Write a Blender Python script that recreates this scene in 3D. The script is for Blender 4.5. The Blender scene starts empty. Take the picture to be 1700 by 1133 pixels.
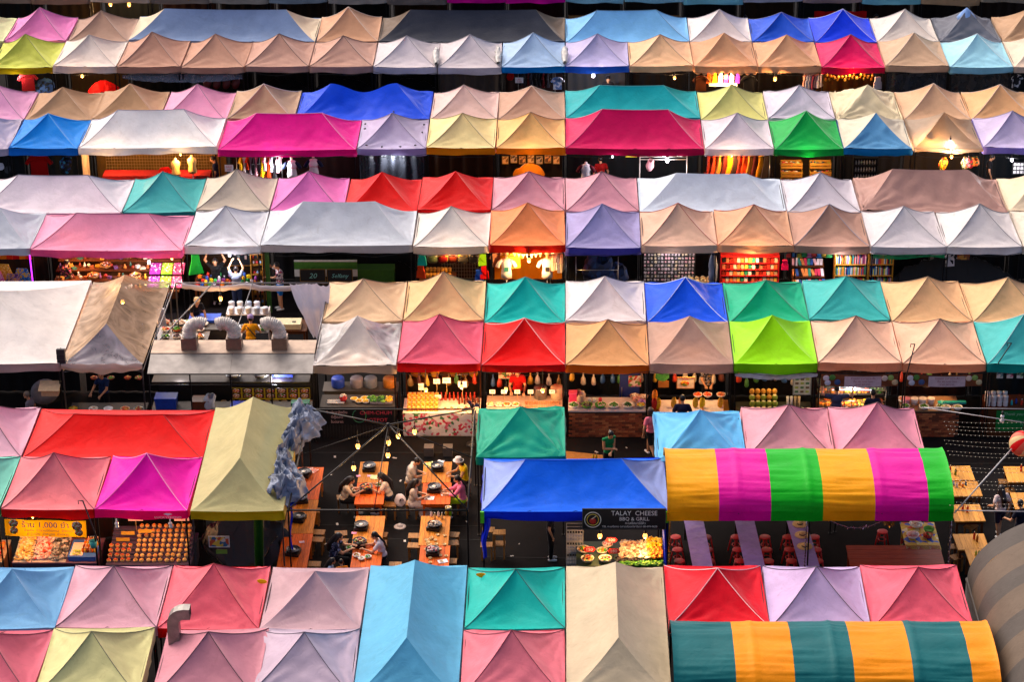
import bpy, bmesh, math, random
from mathutils import Vector, Matrix, noise
R = math.radians
random.seed(7)
sc = bpy.context.scene
C = sc.collection

# ------------------------------------------------------------------ camera
FPX, PITCH, CAMH, VPX = 4247.7, R(25.466), 35.73, 937.0     # focal length in photo pixels, tilt, height, vertical vanishing line
cam_d = bpy.data.cameras.new('camera'); cam = bpy.data.objects.new('camera', cam_d); C.objects.link(cam)
cam_d.sensor_width = 36.0; cam_d.lens = FPX / 1700 * 36; cam_d.shift_x = -(VPX - 850) / 1700
cam_d.clip_start = 1.0; cam_d.clip_end = 2500
cam.location = (0, 0, CAMH); cam.rotation_euler = (math.pi / 2 - PITCH, 0, 0)
sc.camera = cam
# ------------------------------------------------------------------ world, sun, exposure
SUN_EL, SUN_AZ = R(46), R(-38)            # azimuth from +Y, negative = to the left
world = bpy.data.worlds.new('World'); sc.world = world; world.use_nodes = True
wn = world.node_tree.nodes; wl = world.node_tree.links
sky = wn.new('ShaderNodeTexSky'); sky.sky_type = 'NISHITA'; sky.sun_disc = False
sky.sun_elevation = SUN_EL; sky.sun_rotation = SUN_AZ; sky.dust_density = 5.5; sky.air_density = 0.45; sky.ozone_density = 0.0
bg = wn['Background']; bg.inputs['Strength'].default_value = 0.15
wl.new(sky.outputs[0], bg.inputs[0])
sun_d = bpy.data.lights.new('sun', 'SUN'); sun = bpy.data.objects.new('sun', sun_d); C.objects.link(sun)
sun_d.energy = 0.5; sun_d.angle = R(90); sun_d.color = (1.0, 0.80, 0.60)
sdir = Vector((math.sin(SUN_AZ) * math.cos(SUN_EL), math.cos(SUN_AZ) * math.cos(SUN_EL), math.sin(SUN_EL)))
sun.rotation_euler = sdir.to_track_quat('Z', 'Y').to_euler(); sun.location = sdir * 200
sc.view_settings.view_transform = 'Standard'; sc.view_settings.look = 'None'
sc.view_settings.exposure = 0.85; sc.view_settings.gamma = 1.0

# ------------------------------------------------------------------ helpers
def at(px, py, z):
    """photo pixel + height -> ground position, used to measure where things stand"""
    u = (px - VPX) / FPX; v = (py - 566.5) / FPX
    c, s = math.cos(PITCH), math.sin(PITCH)
    dy, dz = c - v * s, -s - v * c
    t = (z - CAMH) / dz
    return Vector((u * t, dy * t, z))
def lin(h):
    h = h.lstrip('#'); o = []
    for i in (0, 2, 4):
        v = int(h[i:i + 2], 16) / 255
        o.append(v / 12.92 if v <= 0.04045 else ((v + 0.055) / 1.055) ** 2.4)
    return tuple(o)
_mats = {}
def nodes_of(name):
    m = bpy.data.materials.new(name); m.use_nodes = True
    return m, m.node_tree.nodes, m.node_tree.links, m.node_tree.nodes['Principled BSDF']
def mat(h, rough=0.6, metal=0.0, var=0.12, scale=9.0, bump=0.0, spec=0.4, trans=0.0):
    """plain painted / plastic / metal surface with a little uneven colour"""
    key = (h, rough, metal, var, scale, bump, spec, trans)
    if key in _mats: return _mats[key]
    m, n, l, b = nodes_of('surface_' + h.strip('#'))
    c = lin(h)
    tc = n.new('ShaderNodeTexCoord'); ns = n.new('ShaderNodeTexNoise'); ns.inputs['Scale'].default_value = scale; ns.inputs['Detail'].default_value = 4
    l.new(tc.outputs['Object'], ns.inputs['Vector'])
    rp = n.new('ShaderNodeValToRGB')
    rp.color_ramp.elements[0].position = 0.3; rp.color_ramp.elements[1].position = 0.7
    rp.color_ramp.elements[0].color = tuple(x * (1 - var) for x in c) + (1,); rp.color_ramp.elements[1].color = tuple(min(1, x * (1 + var)) for x in c) + (1,)
    l.new(ns.outputs['Fac'], rp.inputs[0]); l.new(rp.outputs[0], b.inputs['Base Color'])
    b.inputs['Roughness'].default_value = rough; b.inputs['Metallic'].default_value = metal; b.inputs['Specular IOR Level'].default_value = spec
    if trans: b.inputs['Transmission Weight'].default_value = trans
    if bump:
        bp = n.new('ShaderNodeBump'); bp.inputs['Strength'].default_value = bump; bp.inputs['Distance'].default_value = 0.02
        l.new(ns.outputs['Fac'], bp.inputs['Height']); l.new(bp.outputs[0], b.inputs['Normal'])
    _mats[key] = m
    return m
def emit(h, strength):
    key = ('e', h, strength)
    if key in _mats: return _mats[key]
    m, n, l, b = nodes_of('glow_' + h.strip('#'))
    b.inputs['Base Color'].default_value = lin(h) + (1,); b.inputs['Emission Color'].default_value = lin(h) + (1,); b.inputs['Emission Strength'].default_value = strength
    _mats[key] = m
    return m
def fabric(h, rough=0.52, trl=0.10, spec=0.10, dirt=0.09, crumple=0.4, sheen=0.24):
    """awning cloth: satin polyester, faint dirt and wash marks, slightly translucent"""
    key = ('f', h, rough, trl, spec, dirt, crumple, sheen)
    if key in _mats: return _mats[key]
    m, n, l, b = nodes_of('cloth_' + h.strip('#'))
    c = tuple(x ** 1.10 * k for x, k in zip(lin(h), (1.05, 1.02, 0.97))); g_ = sum(c) / 3; c = tuple(max(0.003, min(0.86, g_ + (x - g_) * 1.25)) for x in c)
    tc = n.new('ShaderNodeTexCoord'); oi = n.new('ShaderNodeObjectInfo')
    ad = n.new('ShaderNodeVectorMath'); ad.operation = 'ADD'
    mu = n.new('ShaderNodeVectorMath'); mu.operation = 'SCALE'; mu.inputs['Scale'].default_value = 37.0
    cb = n.new('ShaderNodeCombineXYZ')
    for i in range(3): l.new(oi.outputs['Random'], cb.inputs[i])
    l.new(cb.outputs[0], mu.inputs[0]); l.new(tc.outputs['Object'], ad.inputs[0]); l.new(mu.outputs[0], ad.inputs[1])
    n1 = n.new('ShaderNodeTexNoise'); n1.inputs['Scale'].default_value = 1.3; n1.inputs['Detail'].default_value = 6; n1.inputs['Roughness'].default_value = 0.65
    n2 = n.new('ShaderNodeTexNoise'); n2.inputs['Scale'].default_value = 4.0; n2.inputs['Detail'].default_value = 7; n2.inputs['Distortion'].default_value = 1.2
    l.new(ad.outputs[0], n1.inputs['Vector']); l.new(ad.outputs[0], n2.inputs['Vector'])
    rp = n.new('ShaderNodeValToRGB'); rp.color_ramp.elements[0].position = 0.32; rp.color_ramp.elements[1].position = 0.62
    d = tuple(x * (1 - dirt * 1.6) for x in c); w = tuple(min(1, x * (1 + dirt * 0.4)) for x in c)
    rp.color_ramp.elements[0].color = d + (1,); rp.color_ramp.elements[1].color = w + (1,)
    l.new(n1.outputs['Fac'], rp.inputs[0])
    n3 = n.new('ShaderNodeTexNoise'); n3.inputs['Scale'].default_value = 2.6; n3.inputs['Detail'].default_value = 8; n3.inputs['Roughness'].default_value = 0.75; n3.inputs['Distortion'].default_value = 0.8
    l.new(ad.outputs[0], n3.inputs['Vector'])
    sr = n.new('ShaderNodeValToRGB'); sr.color_ramp.elements[0].position = 0.56; sr.color_ramp.elements[1].position = 0.74
    sr.color_ramp.elements[0].color = (1, 1, 1, 1); sr.color_ramp.elements[1].color = (1 - dirt * 2.2, 1 - dirt * 2.5, 1 - dirt * 2.8, 1)
    l.new(n3.outputs['Fac'], sr.inputs[0])
    mm = n.new('ShaderNodeMix'); mm.data_type = 'RGBA'; mm.blend_type = 'MULTIPLY'; mm.inputs[0].default_value = 1.0
    l.new(rp.outputs[0], mm.inputs[6]); l.new(sr.outputs[0], mm.inputs[7])
    l.new(mm.outputs[2], b.inputs['Base Color'])
    b.inputs['Roughness'].default_value = rough; b.inputs['Specular IOR Level'].default_value = spec
    b.inputs['Sheen Weight'].default_value = sheen; b.inputs["Sheen Roughness"].default_value = 0.3
    bp = n.new('ShaderNodeBump'); bp.inputs['Strength'].default_value = crumple; bp.inputs['Distance'].default_value = 0.03
    l.new(n2.outputs['Fac'], bp.inputs['Height']); l.new(bp.outputs[0], b.inputs['Normal'])
    tr = n.new('ShaderNodeBsdfTranslucent'); l.new(rp.outputs[0], tr.inputs['Color'])
    mx = n.new('ShaderNodeMixShader'); mx.inputs[0].default_value = trl
    l.new(b.outputs[0], mx.inputs[1]); l.new(tr.outputs[0], mx.inputs[2])
    l.new(mx.outputs[0], n['Material Output'].inputs['Surface'])
    _mats[key] = m
    return m
def clear_sheet(h, alpha=0.35):
    key = ('c', h, alpha)
    if key in _mats: return _mats[key]
    m, n, l, b = nodes_of('vinyl_' + h.strip('#'))
    c = lin(h)
    b.inputs['Base Color'].default_value = c + (1,); b.inputs['Roughness'].default_value = 0.38; b.inputs['Specular IOR Level'].default_value = 0.35
    tc = n.new('ShaderNodeTexCoord'); n2 = n.new('ShaderNodeTexNoise'); n2.inputs['Scale'].default_value = 1.4; n2.inputs['Detail'].default_value = 3; n2.inputs['Distortion'].default_value = 1.5
    l.new(tc.outputs['Object'], n2.inputs['Vector'])
    bp = n.new('ShaderNodeBump'); bp.inputs['Strength'].default_value = 0.35; bp.inputs['Distance'].default_value = 0.05
    l.new(n2.outputs['Fac'], bp.inputs['Height']); l.new(bp.outputs[0], b.inputs['Normal'])
    rp = n.new('ShaderNodeMapRange'); rp.inputs['From Min'].default_value = 0.35; rp.inputs['From Max'].default_value = 0.7
    rp.inputs['To Min'].default_value = alpha * 0.7; rp.inputs['To Max'].default_value = min(1, alpha * 1.5)
    l.new(n2.outputs['Fac'], rp.inputs['Value'])
    tr = n.new('ShaderNodeBsdfTransparent'); mx = n.new('ShaderNodeMixShader')
    l.new(rp.outputs[0], mx.inputs[0]); l.new(tr.outputs[0], mx.inputs[1]); l.new(b.outputs[0], mx.inputs[2])
    l.new(mx.outputs[0], n['Material Output'].inputs['Surface'])
    _mats[key] = m
    return m
def wood(h, h2=None, scale=3.0, rough=0.45, axis=1):
    key = ('w', h, h2, scale, rough, axis)
    if key in _mats: return _mats[key]
    m, n, l, b = nodes_of('wood_' + h.strip('#'))
    c = lin(h); c2 = lin(h2) if h2 else tuple(x * 0.55 for x in c)
    tc = n.new('ShaderNodeTexCoord'); mp = n.new('ShaderNodeMapping'); oi = n.new('ShaderNodeObjectInfo')
    s = [18.0, 18.0, 18.0]; s[axis] = 1.2
    mp.inputs['Scale'].default_value = s
    cb = n.new('ShaderNodeCombineXYZ'); sm = n.new('ShaderNodeMath'); sm.operation = 'MULTIPLY'; sm.inputs[1].default_value = 50
    l.new(oi.outputs['Random'], sm.inputs[0])
    for i in range(3): l.new(sm.outputs[0], cb.inputs[i])
    l.new(cb.outputs[0], mp.inputs['Location'])
    l.new(tc.outputs['Object'], mp.inputs[0])
    ns = n.new('ShaderNodeTexNoise'); ns.inputs['Scale'].default_value = scale; ns.inputs['Detail'].default_value = 6; ns.inputs['Roughness'].default_value = 0.6; ns.inputs['Distortion'].default_value = 0.6
    l.new(mp.outputs[0], ns.inputs['Vector'])
    rp = n.new('ShaderNodeValToRGB'); rp.color_ramp.elements[0].position = 0.32; rp.color_ramp.elements[1].position = 0.62
    rp.color_ramp.elements[0].color = c2 + (1,); rp.color_ramp.elements[1].color = c + (1,)
    l.new(ns.outputs['Fac'], rp.inputs[0])
    hv = n.new('ShaderNodeHueSaturation'); mr = n.new('ShaderNodeMapRange'); mr.inputs['To Min'].default_value = 0.78; mr.inputs['To Max'].default_value = 1.15
    l.new(oi.outputs['Random'], mr.inputs['Value']); l.new(mr.outputs[0], hv.inputs['Value']); l.new(rp.outputs[0], hv.inputs['Color'])
    l.new(hv.outputs[0], b.inputs['Base Color']); b.inputs['Roughness'].default_value = rough; b.inputs['Specular IOR Level'].default_value = 0.2
    bp = n.new('ShaderNodeBump'); bp.inputs['Strength'].default_value = 0.2; bp.inputs['Distance'].default_value = 0.01
    l.new(ns.outputs['Fac'], bp.inputs['Height']); l.new(bp.outputs[0], b.inputs['Normal'])
    _mats[key] = m
    return m
def speckle(cols, scale=40.0, rough=0.5, spec=0.4):
    """many-coloured small pieces (food, printed cloth): voronoi cells picking from a list of colours"""
    key = ('s', tuple(cols), scale, rough)
    if key in _mats: return _mats[key]
    m, n, l, b = nodes_of('speckle_' + cols[0].strip('#'))
    tc = n.new('ShaderNodeTexCoord'); v = n.new('ShaderNodeTexVoronoi'); v.inputs['Scale'].default_value = scale
    l.new(tc.outputs['Object'], v.inputs['Vector'])
    sp = n.new('ShaderNodeSeparateColor'); l.new(v.outputs['Color'], sp.inputs[0])
    rp = n.new('ShaderNodeValToRGB'); rp.color_ramp.interpolation = 'CONSTANT'
    e = rp.color_ramp.elements
    e[0].position = 0; e[0].color = lin(cols[0]) + (1,); e[1].position = 1 / len(cols); e[1].color = lin(cols[1 % len(cols)]) + (1,)
    for i in range(2, len(cols)):
        x = e.new(i / len(cols)); x.color = lin(cols[i]) + (1,)
    l.new(sp.outputs[0], rp.inputs[0]); l.new(rp.outputs[0], b.inputs['Base Color'])
    b.inputs['Roughness'].default_value = rough; b.inputs['Specular IOR Level'].default_value = spec
    bp = n.new('ShaderNodeBump'); bp.inputs['Strength'].default_value = 0.4; bp.inputs['Distance'].default_value = 0.01; bp.invert = True
    l.new(v.outputs['Distance'], bp.inputs['Height']); l.new(bp.outputs[0], b.inputs['Normal'])
    _mats[key] = m
    return m

class MB:
    """collects faces for one mesh object"""
    def __init__(s): s.v = []; s.f = []; s.mi = []; s.sm = []; s.cur = 0; s.smooth = False
    def add(s, vs, fs, smooth=None):
        o = len(s.v); s.v += [tuple(v) for v in vs]
        for f in fs:
            s.f.append(tuple(i + o for i in f)); s.mi.append(s.cur); s.sm.append(s.smooth if smooth is None else smooth)
        return s
    def box(s, c, d, rz=0.0, rx=0.0, ry=0.0, taper=1.0):
        x, y, z = d[0] / 2, d[1] / 2, d[2] / 2; t = taper
        p = [(-x, -y, -z), (x, -y, -z), (x, y, -z), (-x, y, -z), (-x * t, -y * t, z), (x * t, -y * t, z), (x * t, y * t, z), (-x * t, y * t, z)]
        M = Matrix.Rotation(rz, 3, 'Z') @ Matrix.Rotation(rx, 3, 'X') @ Matrix.Rotation(ry, 3, 'Y'); c = Vector(c)
        return s.add([M @ Vector(q) + c for q in p], [(0, 3, 2, 1), (4, 5, 6, 7), (0, 1, 5, 4), (1, 2, 6, 5), (2, 3, 7, 6), (3, 0, 4, 7)], False)
    def tube(s, pts, r, n=6, cap=True):
        pts = [Vector(p) for p in pts]; m = len(pts)
        rr = r if isinstance(r, (list, tuple)) else [r] * m
        vs = []; up = None
        for i, p in enumerate(pts):
            d = (pts[min(i + 1, m - 1)] - pts[max(i - 1, 0)]).normalized()
            if up is None or abs(d.dot(up)) > 0.99:
                up = Vector((0, 0, 1)) if abs(d.z) < 0.9 else Vector((1, 0, 0))
            a = d.cross(up).normalized(); b = a.cross(d).normalized(); up = b
            for k in range(n):
                t = 2 * math.pi * k / n
                vs.append(p + (a * math.cos(t) + b * math.sin(t)) * rr[i])
        fs = [(i * n + k, i * n + (k + 1) % n, (i + 1) * n + (k + 1) % n, (i + 1) * n + k) for i in range(m - 1) for k in range(n)]
        if cap: fs += [tuple(range(n))[::-1], tuple((m - 1) * n + k for k in range(n))]
        return s.add(vs, fs, n > 4)
    def lathe(s, prof, c=(0, 0, 0), n=16, smooth=True):
        c = Vector(c); m = len(prof)
        vs = [c + Vector((r * math.cos(2 * math.pi * k / n), r * math.sin(2 * math.pi * k / n), z)) for r, z in prof for k in range(n)]
        fs = [(i * n + k, i * n + (k + 1) % n, (i + 1) * n + (k + 1) % n, (i + 1) * n + k) for i in range(m - 1) for k in range(n)]
        if prof[0][0] > 1e-5: fs.append(tuple(range(n))[::-1])
        if prof[-1][0] > 1e-5: fs.append(tuple((m - 1) * n + k for k in range(n)))
        return s.add(vs, fs, smooth)
    def ball(s, c, r, n=8, m=5, jit=0.0):
        rx, ry, rz = r if isinstance(r, (list, tuple)) else (r, r, r)
        c = Vector(c); vs = [c + Vector((0, 0, -rz))]
        for i in range(1, m):
            t = math.pi * i / m
            for k in range(n):
                q = 2 * math.pi * k / n; j = 1 + random.uniform(-jit, jit)
                vs.append(c + Vector((rx * math.sin(t) * math.cos(q) * j, ry * math.sin(t) * math.sin(q) * j, -rz * math.cos(t) * j)))
        vs.append(c + Vector((0, 0, rz))); L = len(vs) - 1
        fs = [(0, 1 + (k + 1) % n, 1 + k) for k in range(n)]
        for i in range(m - 2):
            fs += [(1 + i * n + k, 1 + i * n + (k + 1) % n, 1 + (i + 1) * n + (k + 1) % n, 1 + (i + 1) * n + k) for k in range(n)]
        fs += [(L, 1 + (m - 2) * n + k, 1 + (m - 2) * n + (k + 1) % n) for k in range(n)]
        return s.add(vs, fs, True)
    def grid(s, fn, nu, nv, flip=False):
        vs = [fn(i / nu, j / nv) for i in range(nu + 1) for j in range(nv + 1)]
        fs = []
        for i in range(nu):
            for j in range(nv):
                a = i * (nv + 1) + j; q = (a, a + 1, a + nv + 2, a + nv + 1)
                fs.append(q[::-1] if flip else q)
        return s.add(vs, fs, True)
    def mesh(s, name, mats):
        me = bpy.data.meshes.new(name); me.from_pydata(s.v, [], s.f)
        for m in (mats if isinstance(mats, (list, tuple)) else [mats]): me.materials.append(m)
        me.polygons.foreach_set('material_index', s.mi); me.polygons.foreach_set('use_smooth', s.sm); me.update()
        return me
    def build(s, name, mats, parent=None, loc=(0, 0, 0), rz=0.0):
        return put(name, s.mesh(name, mats), parent, loc, rz)
def put(name, me, parent=None, loc=(0, 0, 0), rz=0.0):
    o = bpy.data.objects.new(name, me); C.objects.link(o); o.location = loc; o.rotation_euler = (0, 0, rz)
    if parent: o.parent = parent
    return o
def tag(o, label=None, cat=None, group=None, kind=None):
    if label: o['label'] = label
    if cat: o['category'] = cat
    if group: o['group'] = group
    if kind: o['kind'] = kind
    return o
def thing(name, label, cat, loc=(0, 0, 0), rz=0.0, group=None):
    o = bpy.data.objects.new(name, None); C.objects.link(o); o.location = loc; o.rotation_euler = (0, 0, rz)
    o.empty_display_size = 0.2
    return tag(o, label, cat, group)

# ------------------------------------------------------------------ ground
def asphalt():
    m, n, l, b = nodes_of('asphalt')
    tc = n.new('ShaderNodeTexCoord')
    n1 = n.new('ShaderNodeTexNoise'); n1.inputs['Scale'].default_value = 0.5; n1.inputs['Detail'].default_value = 8; n1.inputs['Roughness'].default_value = 0.7
    n2 = n.new('ShaderNodeTexNoise'); n2.inputs['Scale'].default_value = 60; n2.inputs['Detail'].default_value = 3
    l.new(tc.outputs['Object'], n1.inputs['Vector']); l.new(tc.outputs['Object'], n2.inputs['Vector'])
    rp = n.new('ShaderNodeValToRGB'); rp.color_ramp.elements[0].position = 0.3; rp.color_ramp.elements[1].position = 0.72
    rp.color_ramp.elements[0].color = (0.005, 0.0045, 0.005, 1); rp.color_ramp.elements[1].color = (0.017, 0.015, 0.016, 1)
    mx = n.new('ShaderNodeMix'); mx.data_type = 'RGBA'; mx.blend_type = 'MULTIPLY'; mx.inputs[0].default_value = 0.35
    l.new(n1.outputs['Fac'], rp.inputs[0]); l.new(rp.outputs[0], mx.inputs[6]); l.new(n2.outputs['Color'], mx.inputs[7]); l.new(mx.outputs[2], b.inputs['Base Color'])
    mr = n.new('ShaderNodeMapRange'); mr.inputs['To Min'].default_value = 0.7; mr.inputs['To Max'].default_value = 0.95; b.inputs['Specular IOR Level'].default_value = 0.06
    l.new(n1.outputs['Fac'], mr.inputs['Value']); l.new(mr.outputs[0], b.inputs['Roughness'])
    bp = n.new('ShaderNodeBump'); bp.inputs['Strength'].default_value = 0.3; bp.inputs['Distance'].default_value = 0.01
    l.new(n2.outputs['Fac'], bp.inputs['Height']); l.new(bp.outputs[0], b.inputs['Normal'])
    return m
g = MB().grid(lambda u, v: (-900 + 1800 * u, -600 + 1800 * v, 0), 2, 2, True)
tag(g.build('ground', asphalt()), kind='structure')

# ------------------------------------------------------------------ tents
ROWY = [50.46 + 8.85 * b for b in range(8)]        # front line of each block of back-to-back stalls
W, D, EAVE, RISE = 2.5, 3.0, 2.5, 0.86
METAL = mat('6a6668', 0.4, 0.8); DARKM = mat('1c1b1d', 0.5, 0.5); WHITEM = mat('c9c4c0', 0.5, 0.1)
_legmesh = {}
def leg_mesh(h, m):
    k = (round(h, 3), m.name)
    if k not in _legmesh: _legmesh[k] = MB().box((0, 0, h / 2), (0.04, 0.04, h)).box((0, 0, 0.01), (0.09, 0.09, 0.016)).mesh('leg', m)
    return _legmesh[k]
def canopy_fn(a, b, rx, ry, h, sag, seed, ridge_sag=0.0, twin=False, wr=1.0, hipc=1.42):
    """four roof panels; returns fn(panel, t, s) -> point. t: 0 ridge/peak .. 1 eave"""
    rnd = random.Random(seed)
    ph = [rnd.uniform(0, 6.3) for _ in range(16)]; fr = [rnd.uniform(17, 30) for _ in range(8)]
    off = Vector((rnd.uniform(0, 99), rnd.uniform(0, 99), 0)); pj = Vector((rnd.uniform(-.03, .03), rnd.uniform(-.03, .03), rnd.uniform(-.04, .04)))
    B = [((-a, -b), (a, -b)), ((a, -b), (a, b)), ((a, b), (-a, b)), ((-a, b), (-a, -b))]
    T = [((-rx, -ry), (rx, -ry)), ((rx, -ry), (rx, ry)), ((rx, ry), (-rx, ry)), ((-rx, ry), (-rx, -ry))]
    def fn(p, t, s):
        (bx0, by0), (bx1, by1) = B[p]; (tx0, ty0), (tx1, ty1) = T[p]
        bx = bx0 + (bx1 - bx0) * s; by = by0 + (by1 - by0) * s; tx = tx0 + (tx1 - tx0) * s; ty = ty0 + (ty1 - ty0) * s
        x = tx + (bx - tx) * t + pj.x * (1 - t); y = ty + (by - ty) * t + pj.y * (1 - t)
        q = 1 - (2 * s - 1) ** 2
        hh = h + pj.z
        rs = 0.0
        if p in (0, 2) and rx > ry or p in (1, 3) and ry > rx:
            rs = ridge_sag * q * (1 - t)
            if twin: rs = ridge_sag * (math.sin(math.pi * s) ** 2) * (1 - t) * 1.6
        z = hh * (1 - t) ** hipc - rs - sag * q * (4 * t * (1 - t)) ** 0.8 - 0.03 * q * t ** 4
        w = 0.0
        for e, (cx, cy) in enumerate(((bx0, by0), (bx1, by1))):
            dx, dy = x - cx, y - cy; d = math.hypot(dx, dy)
            an = math.atan2(dy, dx)
            w += 0.032 * math.sin(an * fr[(p * 2 + e) % 8] + ph[(p * 2 + e) % 16]) * math.exp(-d / 0.65) * min(1, d / 0.2)
        w += 0.030 * (noise.noise(Vector((x * 1.1, y * 1.1, p * 3.1)) + off)) * 4 * t * (1 - t)
        w += 0.012 * (noise.noise(Vector((x * 3.1, y * 3.1, p * 3.1)) + off)) * min(1, 6 * t * (1 - t))
        w += 0.022 * math.sin(t * 38 + 5 * noise.noise(Vector((x * .9, y * .9, p * 2.0)) + off)) * max(0, (t - .62) / .38) * (1 - t ** 6) * (noise.noise(Vector((x * .7, y * .7, 9.0)) + off) + .35)
        e = q ** 0.5 if q > 0 else 0
        return Vector((x, y, z + w * wr * min(1, e * 1.6 + 0.0)))
    return fn
def valance_mb(a, b, hgt, seed, scallop=0.0, flare=0.02, wav=1.0):
    rnd = random.Random(seed); off = Vector((rnd.uniform(0, 99), rnd.uniform(0, 99), 0))
    pts = []; N = 16
    for (x0, y0), (x1, y1) in (((-a, -b), (a, -b)), ((a, -b), (a, b)), ((a, b), (-a, b)), ((-a, b), (-a, -b))):
        L = math.hypot(x1 - x0, y1 - y0); n = N * max(1, round(L / 2.4)) * (3 if scallop else 1)
        for i in range(n): pts.append((x0 + (x1 - x0) * i / n, y0 + (y1 - y0) * i / n, (1 - (2 * i / n - 1) ** 2), i / n * L, (y1 - y0) / L, -(x1 - x0) / L))
    n = len(pts); m = 4; vs = []
    for j in range(m + 1):
        f = j / m
        for x, y, q, u, nx, ny in pts:
            k = noise.noise(Vector((x * 2.2, y * 2.2, f * 1.5)) + off) * 0.06 * f * wav + flare * f
            sc_ = scallop * abs(math.sin(u * math.pi / 0.28)) if scallop else 0
            dz = -hgt * f - 0.03 * q - (0.07 * noise.noise(Vector((x, y, 7)) + off) * wav + sc_) * f
            vs.append((x + nx * k, y + ny * k, dz))
    fs = [(j * n + i, (j + 1) * n + i, (j + 1) * n + (i + 1) % n, j * n + (i + 1) % n) for j in range(m) for i in range(n)]
    return MB().add(vs, fs, True)
TENTS = []
def tent(row, k, n, col, val=None, seam=None, desc='', nd=1, ridge=None, twin=False, eave=EAVE, rise=RISE, sag=0.10, vh=0.25, dx=0.0, dy=0.0, scallop=0.0,
         wr=1.0, front=None, sides=None, ridge_frac=0.48, legs=True, frame='k', name='market_tent', curtain=None, hipc=1.42, key=None, w=None, rsag=0.03, depth=None):
    """row like '3F' (block 3, front row) or '3B'; k = stall column; n = stalls wide; nd = stalls deep"""
    b = int(row[0]); y0 = ROWY[b] + (D if row[1] == 'B' else 0) + dy
    dd = depth or D * nd
    ww = w or W * n
    a, hb = ww / 2 - 0.02, dd / 2 - 0.02
    cx, cy = W * k + 0.03 + ww / 2 + dx, y0 + dd / 2
    seed = b * 1000 + (500 if row[1] == 'B' else 0) + int(k) * 7 + 91
    rnd = random.Random(seed)
    root = thing(name, '', 'tent', (cx, cy, 0), R(rnd.uniform(-.7, .7)), 'canopy tents of the market rows')
    TENTS.append((row, k, n, desc, root, key))
    if ridge is None: ridge = 'x' if n > 1 and nd == 1 else ('y' if nd > 1 and n == 1 else 'p')
    rx = a * ridge_frac if ridge == 'x' else 0.0
    ry = hb * 0.60 if ridge == 'y' else 0.0
    if row[1] == 'B' or True: rise = rise + rnd.uniform(-.08, .07); eave = eave + rnd.uniform(-.05, .04); sag *= rnd.uniform(.6, 1.5); wr *= rnd.uniform(.8, 1.7)
    fn = canopy_fn(a, hb, rx, ry, rise, sag * (1.0 if n * nd == 1 else 1.15), seed, rsag if not twin else 0.22, twin, wr, hipc)
    base = col if not isinstance(col, str) else fabric(col)
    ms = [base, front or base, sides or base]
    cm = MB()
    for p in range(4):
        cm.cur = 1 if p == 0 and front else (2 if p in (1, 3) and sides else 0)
        L = (2 * a if p in (0, 2) else 2 * hb)
        ns = 28 if L < 3.2 else (44 if L < 6 else 56)
        cm.grid(lambda t, s: fn(p, t, s), 22, ns, True)
    can = cm.build('canopy', ms, root, (0, 0, eave))
    vc = base if val is None else (fabric(val) if isinstance(val, str) else val)  # unfaded hues; some tones also paint in the shade on upright faces
    tl = (R(rnd.uniform(-.7, .7)), R(rnd.uniform(-.7, .7)), 0); can.rotation_euler = tl
    if vh: valance_mb(a, hb, vh, seed + 3, scallop).build('valance', vc, root, (0, 0, eave - 0.001)).rotation_euler = tl
    if seam:
        sm = MB()
        for p in range(4):
            pl = [fn(p, t / 12, 0.0) + Vector((0, 0, 0.006)) for t in range(13)]
            sm.tube(pl, 0.011, 4)
        if rx or ry: sm.tube([fn(0 if rx else 1, 0.0, t / 8) + Vector((0, 0, .006)) for t in range(9)], 0.011, 4)
        sm.build('seam_trim', mat(seam, 0.6, 0, 0.05), can)
    fm = {'k': DARKM, 'w': WHITEM, 'm': METAL}[frame]
    if legs:
        for sx in (-1, 1):
            for sy in (-1, 1):
                put('leg', leg_mesh(eave - 0.03, fm), root, (sx * (a - 0.05), sy * (hb - 0.05), 0))
        tm = MB(); ax, by = a - 0.05, hb - 0.05; z1, z0 = eave - 0.05, eave - 0.30
        for sy in (-1, 1):
            q = max(2, 2 * n)
            for i in range(q):
                xa, xb = -ax + 2 * ax * i / q, -ax + 2 * ax * (i + 1) / q
                tm.tube([(xa, sy * by, z0), (xb, sy * by, z1)], 0.011, 4); tm.tube([(xa, sy * by + 0.025, z1), (xb, sy * by + 0.025, z0)], 0.011, 4)
        for sx in (-1, 1): tm.tube([(sx * ax, -by, z1), (sx * ax, by, z1)], 0.012, 4); tm.tube([(sx * ax, -by, z0), (sx * ax, by, z0)], 0.012, 4)
        tm.build('truss', fm, root)
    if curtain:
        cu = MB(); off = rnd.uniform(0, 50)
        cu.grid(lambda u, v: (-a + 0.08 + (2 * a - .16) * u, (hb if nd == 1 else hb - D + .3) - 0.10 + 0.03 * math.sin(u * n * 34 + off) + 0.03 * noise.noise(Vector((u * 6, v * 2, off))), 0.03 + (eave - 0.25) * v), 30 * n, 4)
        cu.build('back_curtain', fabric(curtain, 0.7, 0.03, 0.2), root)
    return root
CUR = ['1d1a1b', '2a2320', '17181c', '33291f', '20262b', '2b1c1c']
def cur(i): return CUR[i % len(CUR)]
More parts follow.
